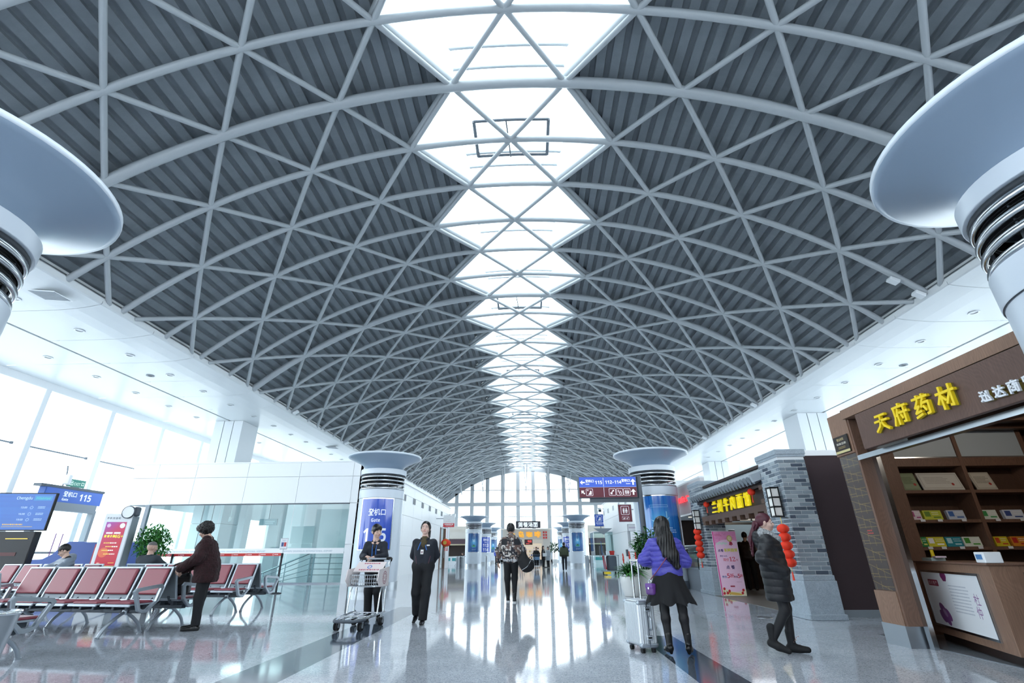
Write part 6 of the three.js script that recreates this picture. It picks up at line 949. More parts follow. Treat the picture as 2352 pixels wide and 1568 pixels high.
// ================= people =================
function nets(f, lo, hi, c) {                                       // surface of f = 0 on a grid (naive surface nets), normals from the field
  const n = [0, 1, 2].map((i) => Math.ceil((hi[i] - lo[i]) / c) + 1), [nx, ny, nz] = n, S = nx * ny, F = new Float32Array(nx * ny * nz);
  for (let k = 0, o = 0; k < nz; k++) for (let j = 0; j < ny; j++) for (let i = 0; i < nx; i++, o++) F[o] = f(lo[0] + i * c, lo[1] + j * c, lo[2] + k * c);
  const id = new Int32Array(F.length).fill(-1), pos = [], idx = [];
  for (let k = 0; k < nz - 1; k++) for (let j = 0; j < ny - 1; j++) for (let i = 0; i < nx - 1; i++) {
    const o = i + j * nx + k * S, q = [o, o + 1, o + nx, o + nx + 1, o + S, o + S + 1, o + S + nx, o + S + nx + 1];
    let m = 0; for (let b = 0; b < 8; b++) if (F[q[b]] < 0) m |= 1 << b;
    if (m === 0 || m === 255) continue;
    let x = 0, y = 0, z = 0, e = 0;
    for (let a = 0; a < 8; a++) for (const d of [1, 2, 4]) { const b = a | d; if (b === a || ((m >> a) & 1) === ((m >> b) & 1)) continue; const t = F[q[a]] / (F[q[a]] - F[q[b]]); x += (a & 1) + (d === 1 ? t : 0); y += ((a >> 1) & 1) + (d === 2 ? t : 0); z += ((a >> 2) & 1) + (d === 4 ? t : 0); e++; }
    id[o] = pos.length / 3; pos.push(lo[0] + (i + x / e) * c, lo[1] + (j + y / e) * c, lo[2] + (k + z / e) * c);
  }
  const quad = (a, b, d, e, flip) => { if (a < 0 || b < 0 || d < 0 || e < 0) return; if (flip) idx.push(a, d, b, a, e, d); else idx.push(a, b, d, a, d, e); };
  for (let k = 1; k < nz - 1; k++) for (let j = 1; j < ny - 1; j++) for (let i = 1; i < nx - 1; i++) {
    const o = i + j * nx + k * S, s = F[o] < 0;
    if (s !== F[o + 1] < 0) quad(id[o - nx - S], id[o - S], id[o], id[o - nx], !s);
    if (s !== F[o + nx] < 0) quad(id[o - 1 - S], id[o - 1], id[o], id[o - S], !s);
    if (s !== F[o + S] < 0) quad(id[o - 1 - nx], id[o - nx], id[o], id[o - 1], !s);
  }
  const g = new THREE.BufferGeometry(); g.setAttribute('position', new THREE.BufferAttribute(new Float32Array(pos), 3)); g.setIndex(idx);
  const nr = new Float32Array(pos.length), h = c * 0.5;
  for (let i = 0; i < pos.length; i += 3) { const [x, y, z] = [pos[i], pos[i + 1], pos[i + 2]]; let a = f(x + h, y, z) - f(x - h, y, z), b = f(x, y + h, z) - f(x, y - h, z), d = f(x, y, z + h) - f(x, y, z - h); const l = Math.hypot(a, b, d) || 1; nr[i] = a / l; nr[i + 1] = b / l; nr[i + 2] = d / l; }
  g.setAttribute('normal', new THREE.BufferAttribute(nr, 3));
  const uv = new Float32Array(pos.length / 3 * 2); for (let i = 0; i < pos.length / 3; i++) { uv[2 * i] = Math.atan2(pos[3 * i], pos[3 * i + 2]) * 0.25; uv[2 * i + 1] = pos[3 * i + 1]; } g.setAttribute('uv', new THREE.BufferAttribute(uv, 2));
  return g;
}
const cone = (a, b, ra, rb = ra) => ({ a, b, ra, rb }), ell = (c, r) => ({ c, r });
function dist(p, x, y, z) {
  if (p.c) { const ax = (x - p.c[0]) / p.r[0], ay = (y - p.c[1]) / p.r[1], az = (z - p.c[2]) / p.r[2], k0 = Math.hypot(ax, ay, az), k1 = Math.hypot(ax / p.r[0], ay / p.r[1], az / p.r[2]); return k1 < 1e-9 ? -Math.min(...p.r) : k0 * (k0 - 1) / k1; }
  const { a, b } = p, dx = b[0] - a[0], dy = b[1] - a[1], dz = b[2] - a[2], ll = dx * dx + dy * dy + dz * dz || 1e-9; let t = ((x - a[0]) * dx + (y - a[1]) * dy + (z - a[2]) * dz) / ll; t = t < 0 ? 0 : t > 1 ? 1 : t;
  const u = x - a[0] - t * dx, v = y - a[1] - t * dy, w = z - a[2] - t * dz; return Math.sqrt(u * u + v * v + w * w) - (p.ra + (p.rb - p.ra) * t);
}
function field(prims, k = 0.02, cut, disp) {
  return (x, y, z) => { let d = 1e3; for (const p of prims) { const q = dist(p, x, y, z); if (d > 99) d = q; else { const h = Math.max(k - Math.abs(d - q), 0) / k; d = Math.min(d, q) - h * h * k * 0.25; } } if (disp) d += disp(x, y, z, d); if (cut) d = Math.max(d, cut(x, y, z)); return d; };
}
function bounds(prims, pad = 0.03) { const lo = [1e9, 1e9, 1e9], hi = [-1e9, -1e9, -1e9]; for (const p of prims) for (let i = 0; i < 3; i++) { if (p.c) { lo[i] = Math.min(lo[i], p.c[i] - p.r[i]); hi[i] = Math.max(hi[i], p.c[i] + p.r[i]); } else { lo[i] = Math.min(lo[i], p.a[i] - p.ra, p.b[i] - p.rb); hi[i] = Math.max(hi[i], p.a[i] + p.ra, p.b[i] + p.rb); } } return [lo.map((v) => v - pad), hi.map((v) => v + pad)]; }
function shape(prims, { k = 0.03, cut, disp, cell = 0.011, color } = {}) {
  const f = field(prims, k, cut, disp), [lo, hi] = bounds(prims), g = nets(f, lo, hi, cell);
  if (color) { const p = g.attributes.position, c = new Float32Array(p.count * 3); for (let i = 0; i < p.count; i++) c.set(color(p.getX(i), p.getY(i), p.getZ(i)), i * 3); g.setAttribute('color', new THREE.BufferAttribute(c, 3)); }
  g.userData.f = f; return g;
}
// a patch of cloth surface seen along direction -d from o, pushed out a little, with uv 0..1
function patch(f, o, right, up, w, h, inward, n = 10) {
  const g = new THREE.PlaneGeometry(w, h, n, n), p = g.attributes.position, R = V(...right), U = V(...up), D = V(...inward).normalize();
  for (let i = 0; i < p.count; i++) { const q = V(...o).addScaledVector(R, p.getX(i)).addScaledVector(U, p.getY(i)); for (let s = 0; s < 60; s++) { const d = f(q.x, q.y, q.z) - 0.004; if (d < 5e-4) break; q.addScaledVector(D, Math.min(d, 0.03)); } p.setXYZ(i, q.x, q.y, q.z); }
  g.computeVertexNormals(); return g;
}
const sub = (a, b) => a.map((v, i) => v - b[i]), add = (a, b, s = 1) => a.map((v, i) => v + s * b[i]), nrm = (a) => { const l = Math.hypot(...a) || 1; return a.map((v) => v / l); }, crs = (a, b) => [a[1] * b[2] - a[2] * b[1], a[2] * b[0] - a[0] * b[2], a[0] * b[1] - a[1] * b[0]], mix = (a, b, t) => a.map((v, i) => v + (b[i] - v) * t);
const SKIN = { a: [0.62, 0.40, 0.30], lip: [0.45, 0.17, 0.16], dark: [0.03, 0.022, 0.02] };
// hand: palm and five bent fingers; dir = along the hand, nor = out of the back of the hand, side = +1 when the thumb lies on dir x nor
function handPrims(w, dir, nor, side, curl) {
  const d = nrm(dir), n = nrm(nor), s = nrm(crs(d, n)), P = [], at = (a, b, c) => add(add(add(w, d, a), s, b), n, c);
  P.push(cone(w, at(0.03, 0, 0), 0.024, 0.026), cone(at(0.035, -0.022, 0), at(0.08, -0.026, 0), 0.017, 0.014), cone(at(0.035, 0.02, 0), at(0.085, 0.024, 0), 0.018, 0.014), cone(at(0.05, 0, 0), at(0.088, 0, 0), 0.017, 0.014));
  [[-0.031, 0.058], [-0.011, 0.074], [0.010, 0.08], [0.030, 0.072]].forEach(([o, L], i) => { const oo = o * (side > 0 ? 1 : -1), b0 = at(0.085, oo, 0), a1 = curl * 0.7, a2 = curl * 1.6, dd = (t) => add(d.map((v) => v * Math.cos(t)), n, -Math.sin(t)); const b1 = add(b0, dd(a1), L * 0.45), b2 = add(b1, dd(a2), L * 0.55); P.push(cone(b0, b1, 0.0095, 0.0088), cone(b1, b2, 0.0088, 0.0072)); });
  const t0 = at(0.022, side * 0.026, -0.004), t1 = at(0.055, side * 0.05, -0.016), t2 = at(0.082, side * 0.052, -0.026 - 0.02 * curl); P.push(cone(t0, t1, 0.014, 0.011), cone(t1, t2, 0.011, 0.008));
  return P;
}
function person(c) {
  const g = thing('person', c.label, 'person', c.pos, c.turn, c.group), far = c.far ?? 1, C = 0.0115 * far, lean = c.lean ?? 0, sc = c.scale ?? 1; g.scale.setScalar(sc);
  const hy = c.hipY ?? 0.92, sw = c.sway ?? 0;                          // upper body turns about the hips
  const U = (x, y, z) => { const dy = y - 0.92, cz = Math.cos(lean), sz = Math.sin(lean), y2 = dy * cz - z * sz, z2 = dy * sz + z * cz; return [x * Math.cos(sw) + y2 * Math.sin(sw) * 0 - (sw ? y2 * Math.sin(sw) : 0), hy + y2 * Math.cos(sw), z2 + (c.hipZ ?? 0)]; };
  const bw = c.build ?? 1, J = { sL: U(0.155 * bw, 1.29, -0.01), sR: U(-0.155 * bw, 1.29, -0.01), hL: [0.088, hy - 0.02, c.hipZ ?? 0], hR: [-0.088, hy - 0.02, c.hipZ ?? 0], eL: U(0.225, 1.09, -0.03), eR: U(-0.225, 1.09, -0.03), wL: U(0.245, 0.86, 0.03), wR: U(-0.245, 0.86, 0.03), kL: [0.095, 0.48, 0.015], kR: [-0.095, 0.48, 0.015], aL: [0.095, 0.085, -0.02], aR: [-0.095, 0.085, -0.02], ...c.joints };
  const neck = U(0, 1.40, -0.005), hc = U(0, 1.44, 0.0), skin = c.skin ?? SKIN.a;
  // ---- body: one mesh of skin (head, neck, arms, legs, hands)
  const limb = [cone(U(0, 1.0, 0), U(0, 1.30, 0), 0.085, 0.09), cone(J.sL, J.sR, 0.05), cone(J.sL, J.eL, 0.036, 0.032), cone(J.eL, J.wL, 0.032, 0.023), cone(J.sR, J.eR, 0.036, 0.032), cone(J.eR, J.wR, 0.032, 0.023), cone(J.hL, J.kL, 0.055, 0.045), cone(J.kL, J.aL, 0.045, 0.03), cone(J.hR, J.kR, 0.055, 0.045), cone(J.kR, J.aR, 0.045, 0.03), cone(U(0, 1.3, 0), neck, 0.055, 0.048), cone(neck, U(0, 1.47, 0.008), 0.048, 0.046), cone(J.hL, J.hR, 0.08)];
  const plain = () => [...skin];
  const parts = [shape(limb, { k: 0.04, cell: 0.016 * far, color: plain })];
  const [yaw, pit, rol] = c.look ?? [0, 0, 0], E = new THREE.Matrix4().makeRotationFromEuler(new THREE.Euler(pit, yaw, rol, 'YXZ')), Ei = E.clone().invert(), tmp = V(0, 0, 0);
  const hs = c.headScale ?? 1, H = (x, y, z) => { const v = tmp.set(x * hs, y * hs, z * hs).applyMatrix4(E); return [v.x + hc[0], v.y + hc[1], v.z + hc[2]]; };
  const head = [ell([0, 0.112, -0.012], [0.076, 0.100, 0.094]), ell([0, 0.042, 0.030], [0.052, 0.060, 0.058]), cone([0, 0.012, 0.058], [0, 0.02, 0.04], 0.022, 0.03), ell([0.042, 0.058, 0.05], [0.026, 0.03, 0.034]), ell([-0.042, 0.058, 0.05], [0.026, 0.03, 0.034]), cone([0, 0.096, 0.082], [0, 0.066, 0.098], 0.009, 0.0125), ell([0, 0.064, 0.092], [0.016, 0.009, 0.011]), ell([0.03, 0.112, 0.070], [0.026, 0.011, 0.014]), ell([-0.03, 0.112, 0.070], [0.026, 0.011, 0.014]), ell([0, 0.036, 0.083], [0.021, 0.0075, 0.010]), ell([0.078, 0.082, -0.008], [0.009, 0.03, 0.017]), ell([-0.078, 0.082, -0.008], [0.009, 0.03, 0.017]), cone([0, 0.03, -0.01], [0, -0.06, -0.012], 0.045, 0.05)];
  const hf0 = field(head, 0.012), hf = (x, y, z) => { let d = hf0(x, y, z); for (const s of [-1, 1]) { const q = dist(ell([s * 0.031, 0.094, 0.088], [0.017, 0.010, 0.012]), x, y, z); d = Math.max(d, -q); } return d; };
  const hg = nets(hf, [-0.1, -0.1, -0.125], [0.1, 0.225, 0.125], Math.min(0.0045 * far, 0.014));
  const hcol = new Float32Array(hg.attributes.position.count * 3);
  for (let i = 0; i < hg.attributes.position.count; i++) { const p = hg.attributes.position, x = p.getX(i), y = p.getY(i), z = p.getZ(i); let q = skin; if (z > 0.07 && Math.abs(x) < 0.022 && Math.abs(y - 0.036) < 0.0075) q = c.lip ?? SKIN.lip; if (z > 0.055 && Math.abs(Math.abs(x) - 0.031) < 0.02 && Math.abs(y - 0.117 + 0.1 * Math.abs(Math.abs(x) - 0.028)) < 0.0048) q = SKIN.dark; if (c.stubble && y > 0.135) q = c.stubble; hcol.set(q, i * 3); }
  hg.setAttribute('color', new THREE.BufferAttribute(hcol, 3)); hg.scale(hs, hs, hs); hg.applyMatrix4(E); hg.translate(...hc); parts.push(hg);
  for (const [side, key] of [[1, 'L'], [-1, 'R']]) { const h = c['hand' + key]; if (h === null || far > 1.6) continue; const w = J['w' + key], e = J['e' + key], dir = h?.dir ?? nrm(sub(w, e)), nor = h?.nor ?? [side, 0, 0.1]; parts.push(shape(handPrims(w, dir, nor, h?.thumb ?? -1, h?.curl ?? 0.45), { k: 0.008, cell: 0.0042 * far, color: plain })); }
  mesh('body', mergeGeometries(parts.map((q) => { const n = q.index ? q.toNonIndexed() : q; for (const a of Object.keys(n.attributes)) if (!['position', 'normal', 'uv', 'color'].includes(a)) n.deleteAttribute(a); return n; })), c.skinMat ?? (person.skinMat ??= new THREE.MeshPhysicalMaterial({ vertexColors: true, roughness: 0.55, sheen: 0.2 })), g);
  if (far <= 1.6) for (const s of [-1, 1]) { const e = mesh('eye', sph(0.0105 * hs, 0, 0, 0, 1, 1, 1, 12), person.eyeW ??= std('#d9d4cf', 0.25), g, H(s * 0.031, 0.094, 0.0752)); const fd = tmp.set(0, 0, 1).applyMatrix4(E).clone(); mesh('iris', sph(0.0062 * hs, fd.x * 0.0062, fd.y * 0.0062, fd.z * 0.0062, 1, 1, 1, 10), person.eyeD ??= std('#120c0a', 0.2), e); }
  const T = { ...J, U, H, neck, hc, g, C, add: (name, geo, mat) => mesh(name, geo, mat, g), shape: (name, prims, mat, o = {}) => { const q = shape(prims, { cell: C, ...o }); const m = mesh(name, q, mat, g); m.userData.f = undefined; T.f = q.userData.f; return m; } };
  c.dress(T); return g;
}
const legs = (T, a, b, d, e, f = b) => [cone(T.hL, T.kL, a, b), cone(T.kL, T.aL, f, d), cone(T.hR, T.kR, a, b), cone(T.kR, T.aR, f, d), ...(e ? [cone(add(T.hL, [-0.02, 0.03, 0]), add(T.hR, [0.02, 0.03, 0]), e, e), cone(T.hL, T.hR, a * 1.12)] : [])];
const torso = (T, hip, waist, chest, yTop = 1.29) => [cone(T.U(0.065, 0.93, 0), T.U(0.06, 1.08, 0.0), hip, waist), cone(T.U(-0.065, 0.93, 0), T.U(-0.06, 1.08, 0.0), hip, waist), cone(T.U(0.06, 1.08, 0.0), T.U(0.07, 1.225, 0.005), waist, chest), cone(T.U(-0.06, 1.08, 0.0), T.U(-0.07, 1.225, 0.005), waist, chest), cone(add(T.sL, T.U(0, 0, 0), 0), T.sR, 0.062), cone(T.U(0, yTop, 0), T.U(0, yTop + 0.05, 0), 0.085, 0.07)];
const arms = (T, a, b, d) => [cone(T.sL, T.eL, a, b), cone(T.eL, T.wL, b, d), cone(T.sR, T.eR, a, b), cone(T.eR, T.wR, b, d)];
// a shoe: sole and upper around an ankle; dir = where the toe points (level), tilt = heel raised
function shoe(T, name, ank, dir, mat, { L = 0.17, tilt = 0, shaft = 0, heel = 0, r = 0.04 } = {}) {
  const d = nrm([dir[0], 0, dir[2]]), b = [ank[0], ank[1] - 0.05, ank[2]], toe = add(add(b, d, L), [0, -0.006 - Math.sin(tilt) * L - heel * 0.6, 0], 1), back = add(b, d, -0.035);
  const pr = [cone(back, mix(back, toe, 0.45), r * 0.92, r * 0.95), cone(mix(back, toe, 0.45), toe, r * 0.98, r * 0.72), cone(b, add(ank, [0, 0.02 + shaft, 0]), r * 0.95, r * (shaft ? 1.12 : 0.9))]; if (heel) pr.push(cone(add(back, [0, -0.02, 0]), add(back, [0, -heel, 0]), 0.024, 0.02));
  const low = Math.max(0.0, Math.min(b[1], toe[1]) - r * 0.8 - heel); return T.shape(name, pr, mat, { k: 0.02, cell: T.C * 0.75, cut: tilt ? undefined : (x, y) => 0.004 - y });
}
const noise3 = (x, y, z) => vnoise(x * 1 + z * 1.7, y + z * 0.9, 4096) + vnoise(x * 2.1 - z, y * 2.1 + 13, 4096) * 0.5 - 0.75;
const CL = { navy: std('#141a27', 0.75), blackCloth: std('#0f1116', 0.8), black2: std('#0b0c10', 0.7), tights: std('#0c0d13', 0.55), leather: phys('#0c0c0f', 0.3, 0, {}), hair: phys('#0a0809', 0.42, 0, {}), purple: phys('#4a47a8', 0.42, 0, { sheen: 0.4, sheenColor: lin('#9a96ff'), sheenRoughness: 0.5 }), coat: phys('#14161c', 0.5, 0, { sheen: 0.3 }), greyPuff: phys('#77828f', 0.5, 0, {}), brownLeather: phys('#2a1c18', 0.35, 0, {}), green: std('#3c4634', 0.7), fur: std('#3a1119', 0.9, 0, { map: TEX.fur }), furGrey: std('#dfe3e6', 0.95, 0, { map: TEX.fur }), maroonHair: phys('#4a1626', 0.5, 0, { sheen: 0.3 }), suit: std('#2a333b', 0.8), camo: std('#ffffff', 0.75, 0, { vertexColors: true }), whiteCloth: std('#d8dde0', 0.7), scarf: std('#4a4028', 0.85), lanyard: std('#2b6fc0', 0.5), badge: std('#e4e2e0', 0.4), denim: std('#1d2430', 0.8), paleGrey: std('#aab3bb', 0.8), violet: std('#4e62c9', 0.7) };
const bands = (per, amp, y0 = 0) => (x, y) => -amp * Math.abs(Math.sin((y - y0) * Math.PI / per)) + amp * 0.6;
const hairCap = (T, back = 1.03, low = 0.05) => [0].map(() => ell([0, 0, 0], [1, 1, 1]));
function hair(T, kind, mat) {                                        // in head space, then moved with the head
  const H = T.H, P = [], h = (p) => H(...p);
  const cap = field([ell([0, 0.125, -0.018], [0.085, 0.104, 0.102])], 0.01);
  return { cap };
}
function hairMesh(T, c, prims, mat, { cut, cell, disp, k = 0.02 } = {}) {   // prims given in head space; cut(x,y,z) in head space
  const [yaw, pit, rol] = c.look ?? [0, 0, 0], E = new THREE.Matrix4().makeRotationFromEuler(new THREE.Euler(pit, yaw, rol, 'YXZ')), hs = c.headScale ?? 1;
  const g = shape(prims, { k, cut, disp, cell: cell ?? Math.max(0.006, T.C * 0.6) }); g.scale(hs, hs, hs); g.applyMatrix4(E); g.translate(...T.hc); return T.add('hair', g, mat);
}
const faceCut = (fy = 0.135, side = 0.03) => (x, y, z) => { const t = Math.max(0, z - side); return Math.min(0.06, Math.max((fy - y + Math.abs(x) * 0.25), -0.2)) * (z > side ? 1 : 0) - (z > side ? 0 : 0.02 + 0 * t); };
const capEll = [ell([0, 0.122, -0.016], [0.084, 0.101, 0.102])];
const faceHole = (rx, ry, cy, low, zf = 0.012) => (x, y, z) => Math.max(z > zf ? (1 - Math.hypot(x / rx, (y - cy) / ry)) * 0.06 : -1, low - y);
const shortCut = (x, y, z) => (z > 0.02 ? 0.128 + 0.02 * Math.sin(x * 90) - y : (z > -0.03 ? 0.09 - y : 0.03 - y));

// --- woman pushing the trolley
{
  const c = { label: 'woman in a dark uniform leaning on the chrome luggage trolley', pos: [-2.98, 0, -9.98], turn: 0.05, scale: 0.985, lean: 0.16, look: [0.75, 0.12, 0.08], headScale: 1.07, skin: [0.66, 0.45, 0.36],
    joints: { eL: [0.215, 1.09, 0.14], eR: [-0.215, 1.09, 0.12], wL: [0.09, 1.075, 0.36], wR: [-0.10, 1.085, 0.37], kL: [0.11, 0.48, 0.02], kR: [-0.07, 0.49, 0.0], aL: [0.13, 0.085, -0.12], aR: [-0.06, 0.085, -0.06] }, handL: { dir: [-1, -0.25, 0.55], nor: [0, 1, 0.3], curl: 0.6, thumb: 1 }, handR: { dir: [1, -0.25, 0.5], nor: [0, 1, 0.3], curl: 0.6, thumb: -1 },
    dress: (T) => {
      const jk = T.shape('jacket', [...torso(T, 0.118, 0.108, 0.112), ...arms(T, 0.066, 0.06, 0.042)], CL.navy, { k: 0.03, cut: (x, y, z) => 0.80 - y, disp: (x, y, z) => 0.006 * noise3(x * 16, y * 13, z * 16) }); const f = T.f;
      const pin = patch(f, T.U(0.085, 1.25, 0.3), [1, 0, 0], [0, 1, 0], 0.05, 0.018, [0, 0, -1], 3); T.add('name_badge', pin, CL.badge);
      T.shape('collar', [cone(T.U(-0.05, 1.355, 0.02), T.U(0.0, 1.340, 0.065), 0.03, 0.02), cone(T.U(0.05, 1.355, 0.02), T.U(0.0, 1.340, 0.065), 0.03, 0.02), cone(T.U(-0.055, 1.365, -0.03), T.U(0.055, 1.365, -0.03), 0.03, 0.03)], CL.navy, { k: 0.02, cell: 0.009 });
      T.shape('turtleneck', [cone(T.U(0, 1.25, 0.025), T.U(0, 1.37, 0.008), 0.092, 0.054)], CL.black2, { cell: 0.009 });
      for (const s of [-1, 1]) T.add('lanyard', patch(f, T.U(s * 0.035, 1.22, 0.4), nrm([1, s * 0.12, 0]), [0, 1, 0], 0.014, 0.28, [0, 0, -1], 8), CL.lanyard);
      T.shape('trousers', legs(T, 0.095, 0.078, 0.07, 0.112), CL.blackCloth, { k: 0.04, cut: (x, y) => 0.07 - y }); shoe(T, 'shoe', T.aL, [0.2, 0, 1], CL.leather); shoe(T, 'shoe', T.aR, [-0.1, 0, 1], CL.leather);
      hairMesh(T, c, [ell([0, 0.122, -0.016], [0.086, 0.103, 0.104]), ell([0, 0.15, 0.05], [0.072, 0.05, 0.052]), ell([0.0, 0.09, -0.11], [0.05, 0.05, 0.04])], CL.hair, { cut: faceHole(0.066, 0.068, 0.062, 0.025, 0.03) }); } };
  person(c);
}
// --- woman walking with her hands behind her back
{
  const c = { label: 'woman in a navy jacket with a badge walking with hands behind her back', pos: [-1.96, 0, -9.55], turn: 0.03, scale: 1.0, look: [-0.02, -0.14, 0.02], headScale: 1.08, skin: [0.66, 0.44, 0.37], lean: -0.02,
    joints: { eL: [0.215, 1.08, -0.10], eR: [-0.215, 1.08, -0.10], wL: [0.10, 0.92, -0.2], wR: [-0.10, 0.93, -0.2], kL: [0.085, 0.49, 0.08], kR: [-0.10, 0.48, 0.0], aL: [0.06, 0.085, 0.10], aR: [-0.12, 0.15, -0.26] }, handL: { dir: [-1, -0.5, 0], nor: [0, 0, -1] }, handR: { dir: [1, -0.5, 0], nor: [0, 0, -1] },
    dress: (T) => {
      T.shape('jacket', [...torso(T, 0.125, 0.115, 0.115), ...arms(T, 0.072, 0.06, 0.045)], CL.navy, { k: 0.03, cut: (x, y, z) => 0.835 - y + 0.01 * Math.sin(x * 20), disp: (x, y, z) => 0.006 * noise3(x * 14, y * 12, z * 14) - (Math.abs(x) < 0.004 && z > 0 ? -0.003 : 0) }); const f = T.f;
      for (const [x, w, h, m, n] of [[0.085, 0.055, 0.022, CL.badge, 'name_badge'], [-0.02, 0.052, 0.075, CL.badge, 'id_card']]) T.add(n, patch(f, T.U(x, n === 'id_card' ? 1.13 : 1.24, 0.4), [1, 0, 0], [0, 1, 0], w, h, [0, 0, -1], 3), m);
      T.add('id_photo', patch(f, T.U(-0.02, 1.125, 0.41), [1, 0, 0], [0, 1, 0], 0.026, 0.034, [0, 0, -1], 2).translate(0, 0, 0.002), std('#8b6f78', 0.5));
      for (const s of [-1, 1]) T.add('lanyard', patch(f, T.U(-0.02 + s * 0.045, 1.265, 0.4), nrm([1, s * 0.35, 0]), nrm([-s * 0.35, 1, 0]), 0.012, 0.22, [0, 0, -1], 8), CL.lanyard);
      for (const s of [-1, 1]) T.add('pocket_zip', patch(f, T.U(s * 0.12, 1.0, 0.4), nrm([1, 0, 0]), nrm([s * 0.25, 1, 0]), 0.006, 0.13, [0, 0, -1], 6), std('#6d3a4a', 0.5));
      T.shape('collar', [cone(T.U(-0.055, 1.355, 0.03), T.U(-0.03, 1.330, 0.085), 0.028, 0.016), cone(T.U(0.055, 1.355, 0.03), T.U(0.03, 1.330, 0.085), 0.028, 0.016), cone(T.U(-0.06, 1.365, -0.03), T.U(0.06, 1.365, -0.03), 0.028, 0.028)], CL.navy, { k: 0.02, cell: 0.009 });
      T.shape('scarf', [cone(T.U(0, 1.26, 0.03), T.U(0, 1.355, 0.012), 0.092, 0.066), ell(T.U(0, 1.30, 0.085), [0.05, 0.05, 0.03])], CL.scarf, { cell: 0.009, disp: (x, y, z) => 0.006 * noise3(x * 40, y * 40, z * 40) });
      T.shape('trousers', legs(T, 0.1, 0.08, 0.075, 0.114), CL.blackCloth, { k: 0.045, cut: (x, y, z) => 0.06 - y, disp: (x, y, z) => 0.004 * noise3(x * 20, y * 9, z * 20) }); shoe(T, 'shoe', T.aL, [0, 0, 1], CL.leather); shoe(T, 'shoe', T.aR, [-0.05, 0, 1], CL.leather, { tilt: 0.5 });
      hairMesh(T, c, [ell([0, 0.122, -0.018], [0.083, 0.099, 0.1]), ell([0, 0.10, -0.012], [0.086, 0.085, 0.09]), cone([0.03, 0.06, -0.08], [0.05, -0.03, -0.06], 0.05, 0.03)], CL.hair, { cut: (x, y, z) => Math.max(faceHole(0.068, 0.112, 0.052, -0.045)(x, y, z), z > -0.035 ? 0.055 - y : -1) }); } };
  person(c);
}
